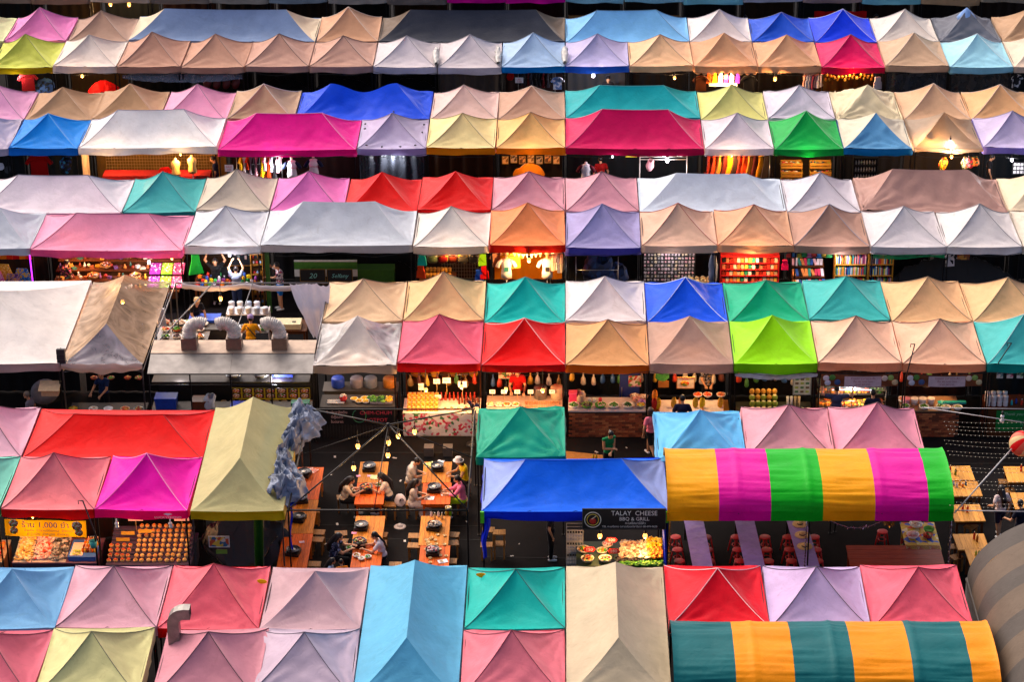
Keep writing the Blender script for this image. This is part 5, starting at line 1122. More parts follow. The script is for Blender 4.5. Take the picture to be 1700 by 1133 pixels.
for i, (px, dirx) in enumerate(((310, 1), (385, -1), (461, -1))):
    p = at(px, 585, 2.75); x_, y_ = p.x - hood.location.x, .78
    dk = thing('exhaust_duct', ['left ribbed exhaust duct curling towards the middle one', 'middle ribbed exhaust duct curling left on the hood', 'right ribbed exhaust duct curling left on the hood'][i], 'duct', (p.x, ROWY[2] + .2 + y_, 0))
    MB().box((0, 0, 2.78), (.46, .42, .36)).build('duct_box', mat('8c7668', .4, .6), dk)
    arc = [(0, 0, 2.95)] + [(0, .0, 2.99 + .03 * q) for q in range(3)] + [(dirx * (.30 - .30 * math.cos(a_)), .02 * a_, 3.08 + .30 * math.sin(a_)) for a_ in [math.pi * q / 16 for q in range(1, 12)]]
    pts = []; N_ = 84
    for q in range(N_ + 1):
        f = q / N_ * (len(arc) - 1); j = min(int(f), len(arc) - 2); pts.append(Vector(arc[j]).lerp(Vector(arc[j + 1]), f - j))
    MB().tube(pts, [.19 + .02 * math.cos(q * math.pi * 2 / 4.2) for q in range(N_ + 1)], 16, False).build('ribbed_pipe', RIBM, dk)
# back rail, shelf rack, work tables in the kitchen
kf = thing('kitchen_awning_rack', 'bare frame with rolled white cloth over the open kitchen', 'frame', (HX0, ROWY[2] + 6.0, 0)); kw = HX1 - HX0
MB().tube([(0, 0, 2.45), (kw, 0, 2.45)], .025, 6).build('rail', METAL, kf)
for x_ in (0, kw): put('leg', leg_mesh(2.45, METAL), kf, (x_, 0, 0)); MB().tube([(x_, 0, 2.45), (x_, -4.7, 2.6)], .022, 6).build('side_rail', METAL, kf)
MB().tube([(1.2, 0, 2.45), (.1, -4.4, 2.5)], .022, 6).build('brace', METAL, kf); MB().tube([(kw * .5, 0, 2.45), (kw * .48, -4.4, 2.55)], .018, 6).build('brace', METAL, kf)
MB().grid(lambda u, v: (.2 + (kw - .9) * u, -.06 + .06 * math.cos(v * 6.28) + .02 * noise.noise(Vector((u * 9, v * 2, 0))), 2.38 + .09 * math.sin(v * 6.28) - .10 * math.sin(math.pi * (u * 2 % 1)) + .03 * noise.noise(Vector((u * 20, v * 4, 3)))), 80, 10).build('rolled_cloth', fabric('c4bcc0', .5, .1, .3), kf)
wc = MB().grid(lambda u, v: (1.25 * (u - .5) * (1 - .75 * v ** 1.3) + .25 * v, -.35 - .5 * v + .10 * noise.noise(Vector((u * 5, v * 2, 1))), .35 - 1.55 * v + .10 * noise.ridged_multi_fractal(Vector((u * 3.0, v * 1.6, 2)), 1, 2, 3, 1, 2)), 50, 50)
tag(wc.build('draped_sheet', fabric('d4d0dc', .5, .15, .3, .06, .3), None, at(517, 488, 2.55)), 'crumpled white sheet hanging beside the sandy beige tent', 'sheet')
wb = MB().grid(lambda u, v: (.28 * (u - .5) + .05 * v, -.02 * math.sin(u * 8), .0 - .62 * v), 8, 6); wb.box((.02, .06, -.3), (.22, .10, .55))
tag(wb.build('hanging_bag', fabric('e4e0e2', .5, .1), None, at(265, 513, 2.5)), 'white bag hanging on the tan tent pole', 'bag')
rk = shelf_unit('white_rack', 'white rack of plastic tubs in the open kitchen', Vector((at(412, 515, 1.35).x, at(412, 515, 1.35).y, 0)), 1.35, .6, 1.35, 3, mat('c8c4c4', .4))
for i in range(9): tag(MB().lathe([(.085, 0), (.095, .02), (.095, .16), (.10, .165), (.10, .20), (.001, .205)], n=14).build('plastic_tub', mat(['d8d4dc', 'c8ccd8', 'dcd8d4', 'a8b8d0'][i % 4], .4), None, at(385 + (i % 5) * 14, 520 - 9 * (i // 5), 1.35), 0), 'white plastic tub on top of the kitchen rack', 'tub', 'tubs on the kitchen rack')
for i in range(8): bowl(at(388 + (i % 4) * 16, 521 - 6 * (i // 4), 1.35) - Vector((0, 0, .63)), 'bowl of cooked food on the kitchen rack middle shelf', [FOODR, FOODW, FOODO, FOODG][i % 4], STEEL, 1.1, 18, .03, 'bowls on the kitchen rack')
t = table('kitchen_table', 'low brown work table with a cutting box in the open kitchen', 'table', Vector((at(480, 540, .72).x, at(480, 540, .72).y, 0)), 1.2, .9, .72, DARKW, 0, 5); bx = thing('cream_box', 'cream polystyrene box on the low work table', 'box', at(476, 542, .72)); MB().box((0, 0, .09), (.95, .5, .18)).build('box_body', mat('d8c8a0', .6), bx); MB().box((.25, -.05, .185), (.12, .1, .012)).build('mark', BLACK, bx)
t = table('kitchen_table', 'work table crowded with trays by the tan tent', 'table', Vector((at(305, 550, .8).x, at(305, 550, .8).y, 0)), 1.7, 1.3, .8, mat('6a6460', .5), 0, 6)
for i in range(12): bowl(at(275 + (i % 4) * 19, 562 - (i // 4) * 12, .8), 'bowl of raw ingredients on the crowded kitchen table', [FOODG, FOODR, FOODW, M_('3a2a30', '6a4a5c', '8c7a78')][(i * 3 + i // 4) % 4], [STEEL, PLATE, mat('b84a28', .5)][i % 3], 1.25, 22, .03, 'bowls on the crowded kitchen table')
t = thing('blue_crate', 'blue plastic ice crate in the open kitchen', 'crate', Vector((at(340, 528, .9).x, at(340, 528, .9).y, 0))); MB().box((0, 0, .45), (.95, .5, .9)).build('crate_body', mat('1c48b8', .4), t); MB().box((0, 0, .915), (1.0, .54, .04)).build('lid', mat('2452c8', .4), t)
for i, (u_, v_, s_) in enumerate(((.78, 3.4, 1.5), (.88, 3.9, 1.0), (.3, 3.9, 1.6))): bowl(at(300 + 40 * i, 540, .85), ['steel basin', 'white tub', 'basin of shells'][i] + ' beside the blue crate', FOODW if i != 1 else None, [STEEL, PLATE, STEEL][i], s_, 30, .025)
tag(MB().box((0, 0, .4), (1.6, .5, .8)).box((0, 0, .82), (1.7, .56, .04)).build('prep_bench', mat('4a443f', .5, .3), None, Vector((at(352, 541, .85).x, at(352, 541, .85).y, 0))), 'grey prep bench behind the ducts', 'bench')
# kitchen front: menu banner, basins, pots
t = thing('menu_banner', 'yellow banner of dish pictures across the open kitchen front', 'banner', S(2, -4, .49, -.12, 1.62)); MB().grid(lambda u, v: (-1.18 + 2.36 * u, .01 * math.sin(u * 20), .17 - .38 * v - .02 * math.sin(3.1 * u)), 20, 3).build('cloth', mat('d8b81c', .5), t)
for i in range(7):
    for j in range(2):
        x_ = -1.02 + .34 * i; MB().box((x_, -.016, .075 - .17 * j), (.29, .006, .155)).build('photo_field', mat('4a2a1c', .5), t)
        d_ = MB().lathe([(.001, .006), (.06, .006), (.07, 0)][::-1], n=12).build('printed_dish', speckle([['d84a1c', 'e0a83c'], ['c86a1c', 'e8c08c'], ['b82c14', '5a8c2c']][(i + j) % 3] + ['e8e0d8'], 30), t, (x_, -.022, .075 - .17 * j)); d_.rotation_euler = (math.pi / 2, 0, 0); d_.scale = (1.6, 1, 1)
for i, (u_, s_) in enumerate(((.03, 2.4), (.36, 2.2))): bowl(S(2, -4, u_, .55, 1.80), ['wide steel basin left', 'wide steel basin right'][i] + ' on the kitchen upper shelf', None, STEEL, s_)
tag(MB().box((0, 0, 0), (4.7, .7, .03)).build('upper_shelf', mat('4a4440', .5, .4), None, S(2, -5, 1.0, .6, 1.78)), 'steel shelf below the cooking hood', 'shelf')
cb_ = counter('kitchen_counter', 'long steel kitchen counter below the cooking hood', 2, -5, .04, 1.96, -.02, .7, .92, mat('2a2624', .6), mat('5c5856', .5, .4))
CL = mat('a07c5c', .7, 0, .2, 14, .2)
for i in range(11): o = put('clay_pot', _planks.setdefault('clay', MB().lathe([(.07, 0), (.11, .06), (.105, .15), (.085, .18), (.09, .20), (.075, .20), (.001, .16)], n=12).mesh('clay_pot', CL)), None, at(372 + i * 14.4, 676, .55)); tag(o, 'small clay pot in the row below the kitchen counter', 'pot', 'clay pots below the kitchen counter')
tag(MB().box((0, 0, .27), (2.6, .3, .54)).build('pot_ledge', mat('2a2624', .6), None, at(444, 676, .0) * Vector((1, 1, 0)) + Vector((0, -1.1, 0)) if False else Vector((at(444, 676, .55).x, at(444, 676, .55).y, 0))), 'dark ledge carrying the clay pots', 'ledge')
for i, (px, py, h_, lb, sz) in enumerate(((285, 645, '2448b0', 'blue plastic crate', (.6, .4, .35)), (345, 635, '6a3a24', 'brown basket', (.5, .4, .25)), (410, 672, '3448c8', 'blue tray', (.9, .4, .06)), (500, 668, '1c7a5c', 'green tub', (.5, .4, .2)), (480, 627, '3a48b0', 'indigo crate', (.6, .4, .2)))):
    t = thing('plastic_crate', lb + ' in the kitchen front', 'crate', Vector((at(px, py, 1.0).x, ROWY[2] + .35 + (0 if i != 4 else .4), .92 if i != 4 else 1.80))); MB().box((0, 0, sz[2] / 2), sz, taper=1.08).build('crate_body', mat(h_, .4), t); MB().box((0, 0, sz[2] + .008), (sz[0] * 1.1, sz[1] * 1.1, .02)).build('rim', mat(h_, .3), t)
crumpled('ice_bag', 'clear bag of ice on the kitchen counter', 'ice bag', [S(2, -5, .72, .2, 1.0), S(2, -5, .76, .2, 1.35)], .17, mat('b8bcc4', .2), .5, 4, nseg=20, nr=16)
bulb(S(2, -4, .55, .3, 2.1), 'beneath the cooking hood', 'c', 24, .1, 1.4); bulb(S(2, -5, .4, .3, 2.1), 'beneath the hood at the left', 'c', 8, .1, .9)
# below the white marquee and the tan tent
t = table('wooden_bench', 'yellow wooden bench under the white marquee', 'bench', S(2, -8, 1.75, -.9, 0), 2.2, .6, .55, wood('d8a040', '9c6a20', 3, .5, 0), 0, 3, xp=True)
dn = thing('standing_disc', 'large grey round disc under the white marquee', 'disc', S(2, -8, 1.75, .5, 1.35)); o = MB().lathe([(.001, -.08), (.2, -.06), (.42, .0), (.43, .02), (.2, -.03), (.001, -.05)], n=24).build('disc_plate', mat('8c8888', .5), dn); o.rotation_euler = (math.pi / 2, 0, .35); MB().tube([(0, .05, 0), (0, .1, -1.35)], .02, 6).build('disc_post', DARKM, dn)
tag(MB().box((0, 0, 0), (.62, .45, .03), rx=.3).box((-.0, .05, -.16), (.5, .3, .26)).build('carton', mat('d8b488', .6), None, S(2, -8, 1.86, .0, 1.78)), 'pale open carton hanging under the white marquee', 'carton')
fl = thing('flood_light', 'black floodlight stack on the white marquee corner', 'floodlight', at(104, 604, 2.4) + Vector((0, -.12, 0)))
for i in range(3): MB().box((0, 0, .12 + .17 * i), (.24, .16, .15), rx=-.2).build('lamp_head', BLACK, fl)
MB().tube([(0, .04, -2.4), (0, .04, .55)], .018, 6).build('post', BLACK, fl)
c = counter('cooking_counter', 'dark cooking counter under the translucent tan tent', 2, -6, .05, .97, -.05, .75, .85, mat('23201f', .6), mat('3a3634', .5))
for i, u_ in enumerate((.1, .34, .52, .72, .88)): bowl(S(2, -6, u_, .2, .85), ['yellow pan', 'white dish of garlic', 'white dish of sauce', 'board of noodles', 'pot of soup'][i] + ' on the dark cooking counter', [FOODY, FOODW, None, FOODO, FOODR][i], [mat('c8a81c', .4), PLATE, PLATE, mat('d8b488', .6), STEEL][i], 1.2, 20, .03)
for i, (u_, lb, f) in enumerate(((.40, 'red', FOODR), (.60, 'green', FOODG), (.80, 'orange', FOODO), (.93, 'scarlet', FOODR))): o = bowl(S(2, -6, u_, -.02, 2.02), f'hanging dish of {lb} food at the tan tent flap', f, mat('a8481c', .5), .9, 20, .03)

# ------------------------------------------------------------------ front lane stalls (block 1)
def food_banner():
    t = thing('yellow_banner', 'yellow shop banner with blue lettering under the salmon pink tent', 'banner', S(1, -6, .47, -.03, 1.98)); t.rotation_euler = (0, R(1.5), 0)
    MB().grid(lambda u, v: (-1.08 + 2.16 * u, .015 * math.sin(u * 14 + v * 2), .24 - .50 * v), 30, 5).build('cloth', fabric('e8b81c', .5, .3, .3, .03), t)
    lettering(t, '“ ร้าน 1,000 ยำ ”', (0, -.03, .10), .24, mat('1c2c8c', .5)); lettering(t, 'ยำแซ่บ  ยำรวมมิตรทะเล  ยำมาม่า', (.08, -.03, -.06), .10, mat('5c3a6c', .5)); lettering(t, 'ยำวุ้นเส้น  ยำหมูยอ  ยำปลาทู', (.06, -.03, -.17), .10, mat('5c3a6c', .5))
    for x_, z_, r_ in ((-.84, .14, .11), (-.84, -.08, .10), (.84, .10, .13), (.88, -.10, .10)):
        o = MB().lathe([(.001, .006), (r_, .006), (r_ * 1.08, 0)][::-1], n=16).build('printed_dish', speckle(['d8c0a0', 'c8683c', '8cb04c', 'e8e0d8', '8c4a2c'], 26), t, (x_, -.028, z_)); o.rotation_euler = (math.pi / 2, 0, 0)
food_banner()
c = counter('seafood_counter', 'counter with iced seafood trays under the salmon pink tent', 1, -6, .05, .97, .15, 1.5, .80, mat('4a3444', .5), mat('6a4a5c', .5))
for i, (u_, f, lb) in enumerate(((.16, M_('e8c87c', 'd8a858', 'f0d8a0', 'e8b04c'), 'yellow noodles and squid'), (.36, M_('d8a8a0', 'e8c8c0', 'c88880', 'e04a28'), 'pink prawns'), (.53, M_('8c8a88', '5c5858', 'b8b0a8', '3a3634'), 'grey cockles'))):
    t = thing('seafood_tray', f'deep tray of {lb} on the seafood counter', 'tray', S(1, -6, u_, .75, .80)); MB().box((0, 0, .05), (.46, 1.1, .10), rx=.16, taper=1.04).build('tray_body', mat('c8b8a8', .4), t)
    tag(slab(170, -.21, .21, -.5, .5, .11, .042, 4, .7, .05).build('food', f, t), kind='stuff')
    for o in t.children:
        if o.name.startswith('food'): o.rotation_euler = (.16, 0, 0)
t = thing('condiment_crate', 'blue crate of sauce bottles and lime on the seafood counter', 'crate', S(1, -6, .80, .7, .80)); MB().box((0, 0, .07), (.72, .9, .14), taper=1.04).build('crate_body', mat('3a6ab8', .4), t); MB().box((-.16, -.05, .145), (.34, .7, .012)).build('tray_part', mat('e0c8b8', .4), t)
tag(pile(30, (-.16, -.25, .15), .12, .12, .03, .05, 2).build('lime_heap', M_('c8cc4c', 'a8b83c'), t), kind='stuff')
for i in range(24): bottle(S(1, -6, .80 + (i % 6) * .026, .48 + (i // 6) * .19, .94), 'small amber sauce bottle in the blue crate', ['c8641c', 'e0a02c', '7c2c14', 'd88c5c'][i % 4], .16, 'd8c8a8', 'sauce bottles in the blue crate')
tb_ = thing('turquoise_bucket', 'turquoise bucket hanging at the salmon pink tent pole', 'bucket', S(1, -6, .96, .0, 1.38)); MB().lathe([(.08, 0), (.11, .2), (.105, .2), (.075, .01), (.001, .01)], n=14).build('bucket_body', mat('4ab8b0', .4), tb_); MB().tube([(-.1, 0, .2), (-.06, 0, .34), (.06, 0, .34), (.1, 0, .2)], .006, 4).build('handle', STEEL, tb_)
for k_, u_, pw, lb in ((-6, .3, 55, 'behind the yellow banner, left'), (-6, .75, 50, 'behind the yellow banner, right'), (-5, .35, 32, 'high in the dessert stall, left'), (-5, .8, 32, 'high in the dessert stall, right'), (-7, .8, 30, 'under the mint tent')): bulb(S(1, k_, u_, .45, 2.12), lb, 'w', pw, .15, 1.1)
# dessert cups
c = counter('dessert_counter', 'tiered counter of dessert cups under the hot pink tent', 1, -5, .06, .97, .15, 1.9, .74, mat('3a3444', .5), mat('4a445c', .5))
ORDN = ['front', 'second', 'third', 'fourth', 'fifth', 'sixth', 'seventh', 'back']
cup = (MB().lathe([(.045, 0), (.062, .07), (.058, .07), (.001, .055)], n=10).mesh('cup_shell', mat('d8b070', .3)), [MB().ball((0, 0, .075), (.05, .05, .035), 8, 5).mesh('filling', mat(h_, .4)) for h_ in ('d88a30', 'e8b458', 'c8602c', 'f0d080')])
for r_ in range(8):
    for i in range(13):
        if r_ > 3 and i < 4: continue
        lo_ = i < 4
        t = thing('dessert_cup', f'reddish dessert cup in the {ORDN[r_]} row of the left block' if lo_ else f'yellow dessert cup in the {ORDN[r_]} row of the main block', 'dessert', S(1, -5, .11 + i * .066 + (0 if not lo_ else -.02) + random.uniform(-.007, .007), .32 + r_ * .17 + random.uniform(-.02, .02), .74 + r_ * .055), random.uniform(0, 3), 'reddish dessert cups' if lo_ else 'yellow dessert cups')
        put('cup_shell', cup[0], t); put('filling', cup[1][(2 if lo_ else 0 if r_ > 5 else 1 if (r_ + i) % 3 else 3)], t)
for r_ in range(8): tag(MB().box((0, 0, 0), (2.2, .16, .05 + .0)).build('display_step', mat('4a445c', .5), None, S(1, -5, .515, .32 + r_ * .17, .74 + r_ * .055 - .028)), ['first', 'second', 'third', 'fourth', 'fifth', 'sixth', 'seventh', 'eighth'][r_] + ' step of the dessert display from the front', 'display step')
for u_, z_, w_ in ((.26, 1.24, .36), (.20, 1.04, .36), (.45, 1.30, .34)): tag(MB().box((0, 0, 0), (w_, .02, .10)).build('dessert_label', mat('d8a83c', .5), None, S(1, -5, u_, 1.0, z_)), 'yellow strip label ' + ('above' if z_ > 1.28 else 'upper left' if z_ > 1.1 else 'lower left') + ' among the dessert cups', 'label')
for u_, a_, b_ in ((.34, 'ขนมหวาน', '35.-'), (.84, 'ขนมเค้ก', '30.-')):
    t = sign('price_board', 'pink handwritten price board ' + ('left' if u_ < .5 else 'right') + ' of the dessert stall', S(1, -5, u_, 1.2, 1.66), .40, .30, mat('e0b0b8', .6), 'price board', pole=.35); lettering(t, a_, (0, -.014, .06), .11, mat('4a3a7c', .6)); lettering(t, b_, (0, -.014, -.07), .12, mat('d8483c', .6))
for u_, lb in ((.23, 'left'), (.80, 'right')):
    t = thing('unlit_bulb', f'white unlit twin bulb under the hot pink valance, {lb}', 'light bulb', S(1, -5, u_, -.03, 2.12)); MB().ball((0, 0, 0), .055, 10, 8).ball((.01, 0, -.09), .055, 10, 8).build('glass', mat('dcdad8', .3), t); MB().tube([(0, 0, .04), (0, 0, .14)], .02, 8).build('socket', WHT, t)
# logo lettering on the hot pink valance
lettering(HOTPINK, 'LUCKYFRIEND', (.72, -1.545, 2.315), .085, mat('f8e8f0', .6), sx=1.3)
dm = MB(); dm.add([(.60, -1.54, 2.41), (.72, -1.54, 2.365), (.84, -1.54, 2.41), (.78, -1.54, 2.44), (.66, -1.54, 2.44)], [(0, 1, 2, 3, 4)], False); dm.build('emblem', mat('f8d8ea', .6), HOTPINK)
# olive tent interior
t = sign('menu_card', 'pictured menu card in the dark olive tent', S(1, -4, .28, .4, 1.32), .52, .30, speckle(['d8d0c0', 'c85a34', '3f6a8c', 'e8c84c', '5a8c3c'], 10), 'menu', frame=WHT)
sign('menu_card', 'small green card below the menu in the olive tent', S(1, -4, .30, .38, 1.02), .30, .12, mat('7c9c3c', .6), 'card')
tag(MB().tube([(0, 0, 0), (.05, .2, 2.3)], .13, 12).build('green_roll', fabric('1c4a0c', .6), None, S(1, -4, .68, .6, 0)), 'green rolled cloth standing in the olive tent', 'roll')
crumpled('dark_cover', 'black plastic covered heap in the olive tent', 'cover', [S(1, -4, .15, 1.6, .6), S(1, -4, .5, 1.6, .8), S(1, -4, .85, 1.6, .6)], .7, fabric('17181c', .35, 0, .5), .4, 9)
# mint tent edge
c = counter('snack_counter', 'counter of fried snacks at the left edge under the mint tent', 1, -7, .1, .95, .2, 1.4, .8, mat('8c5a3c', .5), mat('c8a07c', .5))
for i in range(4): tag(slab(60, -.2, .2, -.2, .2, .05, .04, 4).build('snack_heap', [FOODO, FOODR[:4], FOODW, FOODO][i], None, S(1, -7, .62 + .2 * (i % 2), .5 + .5 * (i // 2), .8)), ['front left', 'front right', 'back left', 'back right'][i] + ' heap of fried snacks under the mint tent', 'snacks')
# royal blue tent: stools, crates, signboard, seafood grill
for i, (px, py, z_) in enumerate(((808, 905, .45), (829, 903, .45), (829, 884, .89), (811, 880, .89))): stool(at(px, py, z_) - Vector((0, 0, .45)), ['lower left stool of the stacked pair under the royal blue tent', 'lower right stool of the stacked pair under the royal blue tent', 'upper right stool stacked under the royal blue tent', 'upper left stool stacked under the royal blue tent'][i], 0, 'stools stacked under the royal blue tent')
CR = mat('8c8884', .5)
for i in range(4):
    t = thing('wire_crate', ['bottom', 'second', 'third', 'top'][i] + ' grey wire crate of the stack beside the seafood grill', 'crate', S(1, -1, 1.10, 1.0, .02 + i * .36))
    for z_ in (.01, .12, .22, .33): MB().tube([(-.22, -.2, z_), (.22, -.2, z_), (.22, .2, z_), (-.22, .2, z_), (-.22, -.2, z_)], .012, 4).build('crate_ring', CR, t)
    g_ = MB()
    for j in range(7): g_.tube([(-.22 + .0733 * j, -.2, .0), (-.22 + .0733 * j, -.2, .34)], .008, 4)
    for j in range(5): g_.tube([(.22, -.2 + .1 * j, .0), (.22, -.2 + .1 * j, .34)], .008, 4)
    tag(g_.build('crate_wires', CR, t), kind='stuff'); MB().box((0, 0, .012), (.42, .38, .012)).build('crate_floor', CR, t)
BX0 = .24
sgn = sign('grill_signboard', 'black grill signboard with white lettering and round emblem on the blue tent', S(1, 0, .545, -.10, 2.30) + Vector((BX0 - .05, 0, 0)), 2.18, .56, mat('121113', .45), 'sign', frame=mat('3a3634', .4)); sgn.rotation_euler = (R(-8), 0, 0)
CH = mat('e0dcd4', .6)
lettering(sgn, 'TALAY  CHEESE', (.27, -.016, .16), .185, CH, sx=.95); lettering(sgn, 'BBQ & GRILL', (.27, -.016, .0), .14, CH); lettering(sgn, 'ทะเลชีสบาร์บีคิว', (.30, -.016, -.12), .09, CH); lettering(sgn, 'TEL ทะเลชีสสด ตลาดนัดรถไฟ รัชดา 08-499-9658', (.15, -.016, -.215), .075, CH)
for r_, h_ in ((.215, 'd8d0c0'), (.155, 'c8a838')): o = MB().tube([(r_ * math.cos(math.pi * q / 16), 0, r_ * math.sin(math.pi * q / 16)) for q in range(33)], .011, 4).build('emblem_ring', mat(h_, .5), sgn, (-.83, -.018, -.02))
o = MB().lathe([(.001, .006), (.07, .006), (.09, 0)][::-1], n=14).build('emblem_bowl', mat('b8281c', .5), sgn, (-.83, -.014, -.06)); o.rotation_euler = (math.pi / 2, 0, 0); MB().tube([(-.86, -.02, .0), (-.74, -.02, .09)], .01, 4).build('emblem_spoon', mat('e0d0b0', .5), sgn)
c = counter('grill_counter', 'green fronted counter heaped with grilled seafood below the signboard', 1, 0, .02, 1.0, .0, 1.35, .78, mat('1c4a1c', .6), mat('2c3a1c', .6), front=fabric('1f5220', .7)); c.location.x += BX0
c.name = 'grill_counter'
lt = 'LAVA STYLE'
for i, ch in enumerate(lt):
    a_ = R(150 - 120 * i / (len(lt) - 1)); o = lettering(c, ch, (.1 + .52 * math.cos(a_), -.76, .22 + .42 * math.sin(a_)), .15, CH); o.rotation_euler = (math.pi / 2, -(math.pi / 2 - a_) * -1 if False else 0, 0); o.rotation_euler = (math.pi / 2, math.pi / 2 - a_, 0)
for r_ in (.36, .62): MB().tube([(.1 + r_ * math.cos(math.pi * q / 20), -.755, .22 + r_ * .82 * math.sin(math.pi * q / 20)) for q in range(21)], .012, 4).build('emblem_arc', CH, c)
sl = Vector((BX0, 0, 0))
for i, (u_, v_, f, lb, s_) in enumerate(((.10, .75, FOODO + FOODG, 'oysters and lime, back left', 1.5), (.14, .25, FOODR, 'scallops, front left', 1.5), (.30, .7, FOODG + FOODR, 'clams and salad, back', 1.3), (.33, .25, FOODW + FOODR + FOODG, 'prawns with lettuce, front', 1.5), (.36, 1.05, M_('e8a0a0', 'f0d8d0', 'c84848'), 'pink shellfish, far back', 1.3))): bowl(S(1, 0, u_, v_, .80) + sl, f'wide plate of {lb} on the grill counter', f, mat('c8b8a0', .4), s_, 40, .022)
hp = thing('shellfish_heap', 'big heap of shellfish and meat on the grill counter', 'seafood', S(1, 0, .66, .68, .78) + sl)
tag(slab(330, -.40, .36, -.45, .45, .05, .045, 5, .7, .12).build('shellfish', M_('e8d0a8', 'c89a70', 'd8b890', 'a87c5c', 'f0e0c0'), hp), kind='stuff'); tag(slab(160, .36, .72, -.4, .1, .06, .04, 3, .8, .12).build('orange_prawns', FOODO[:3], hp), kind='stuff'); tag(slab(110, .30, .72, .1, .5, .08, .05, 3, .8, .14).build('lemons', FOODY, hp), kind='stuff'); tag(slab(260, -.5, .75, -.66, -.48, .01, .045, 4, .5, .06).build('green_garnish', FOODG, hp), kind='stuff'); tag(slab(100, -.5, .1, -.5, -.3, .05, .045, 3, .6, .05).build('dark_mussels', M_('3a3230', '5c4a40', '241e1c'), hp), kind='stuff')
for u_, v_, z_, n_ in ((.16, .35, 1.10, '150'), (.40, .55, 1.28, '100'), (.42, .30, 1.08, '180')):
    t = thing('price_tag', f'red hexagonal price tag reading {n_}, ' + {'150': 'leftmost', '100': 'upper', '180': 'lower right'}[n_] + ' on the grill counter', 'price tag', S(1, 0, u_, v_, z_) + sl); MB().add([(-.16, 0, 0), (-.11, 0, .075), (.11, 0, .075), (.16, 0, 0), (.11, 0, -.075), (-.11, 0, -.075), (-.16, .015, 0), (-.11, .015, .075), (.11, .015, .075), (.16, .015, 0), (.11, .015, -.075), (-.11, .015, -.075)], [(0, 5, 4, 3, 2, 1), (6, 7, 8, 9, 10, 11)] + [(i, (i + 1) % 6, 6 + (i + 1) % 6, 6 + i) for i in range(6)], False).build('tag_plate', mat('d82c24', .5), t)
    lettering(t, n_, (0, -.006, 0), .13, mat('f0e8e0', .5)); MB().tube([(0, .02, -.07), (0, .02, -(z_ - .82))], .006, 4).build('stick', BLACK, t)
for px, lb in ((996, 'left'), (1071, 'right')): bulb(at(px, 886, 1.62) + Vector((0, 0, .0)), lb + ' above the heaped seafood', 'w', 60, .25, 1.7)
# yard under the striped awning
PURP = fabric('a08cc8', .35, .05, .6, .15, .6)
for i, (xa, xb) in enumerate(((1149, 1167), (1233, 1254), (1318, 1345))):
    A, B = at(xb, 944, .75), at(xa, 852, .75); c_ = (A + B) / 2; L = (B - A).length; rz_ = -math.atan2(B.x - A.x, B.y - A.y)
    t = thing('clothed_table', ['long narrow table under crumpled lilac cloth, leftmost', 'long narrow table under lilac cloth, middle', 'long narrow table under lilac cloth with straw hats'][i], 'table', (c_.x, c_.y, 0), rz_)
    MB().box((0, 0, .73), (.5, L - .04, .03)).build('tabletop', DARKW, t)
    MB().grid(lambda u, v: (-.27 + .54 * u, -L / 2 + L * v, .755 + .012 * noise.noise(Vector((u * 6, v * 20, i))) ), 10, 50, True).build('tablecloth', PURP, t)
    MB().grid(lambda u, v: (-.27 + .54 * u, -L / 2 - .006 - .03 * v, .752 - (.22 + .06 * math.sin(u * 20)) * v), 16, 4).build('cloth_drop', PURP, t)
    for sy in (-1, 1):
        for sx in (-1, 1): MB().box((sx * .2, sy * (L / 2 - .15), .36), (.05, .05, .72)).build('leg', DARKM, t)
RSM = mat('c81c1c', .35, 0, .05); rs_ = (MB().lathe([(.10, .44), (.15, .455), (.15, .47), (.13, .475), (.001, .47)], n=16).mesh('seat', RSM), MB().tube([(.09, .09, .45), (.15, .15, 0)], .022, 6).mesh('leg', RSM), MB().tube([(.105 * math.cos(math.pi * q / 8), .105 * math.sin(math.pi * q / 8), .22) for q in range(17)], .014, 5).mesh('ring', RSM))
def red_stool(p, lb):
    t = thing('red_stool', lb, 'stool', (p.x, p.y, 0), random.uniform(0, 1.5), 'red plastic stools under the striped awning'); put('seat', rs_[0], t); put('ring', rs_[2], t)
    for q in range(4): put('leg', rs_[1], t, (0, 0, 0), math.pi / 2 * q)
for px, col in ((1122, 'left of the leftmost lilac table'), (1172, 'right of the leftmost lilac table'), (1222, 'left of the middle lilac table'), (1270, 'right of the middle lilac table'), (1308, 'left of the hat table'), (1352, 'right of the hat table')):
    for j, py in enumerate((893, 914, 933)): red_stool(at(px + j * 3, py, .45), 'round red plastic stool ' + col + ', ' + ('farthest', 'middle', 'nearest')[j])
red_stool(at(1465, 884, .45), 'lone round red stool behind the red brown table')
for i, py in enumerate((871, 889, 908)): t = thing('straw_hat', ['far', 'middle', 'near'][i] + ' straw hat on the lilac table', 'hat', at(1328 + i * 4, py, .765)); MB().lathe([(.001, .10), (.05, .095), (.08, .06), (.085, .02), (.16, .005), (.21, .01), (.212, .0), (.09, .0)], n=20).build('straw_body', mat('d8b078', .7, 0, .15, 30, .3), t); MB().lathe([(.087, .018), (.084, .05), (.0865, .05), (.0895, .018)], n=20).build('ribbon', BLACK, t)
A, B = at(1412, 944, .75), at(1560, 906, .75); c_ = (A + B) / 2; table('red_brown_table', 'wide red brown plank table at the right under the striped awning', 'table', c_, B.x - A.x, B.y - A.y, .75, REDW, 0, 5, xp=True)
t = table('printed_table', 'table with printed yellow cloth cluttered at the awning end', 'table', at(1528, 890, .75), .95, 1.5, .75, speckle(['d8b83c', 'c8a02c', '3a5cb8', 'c83a2c', 'e0d0a0'], 7), 0, 3)
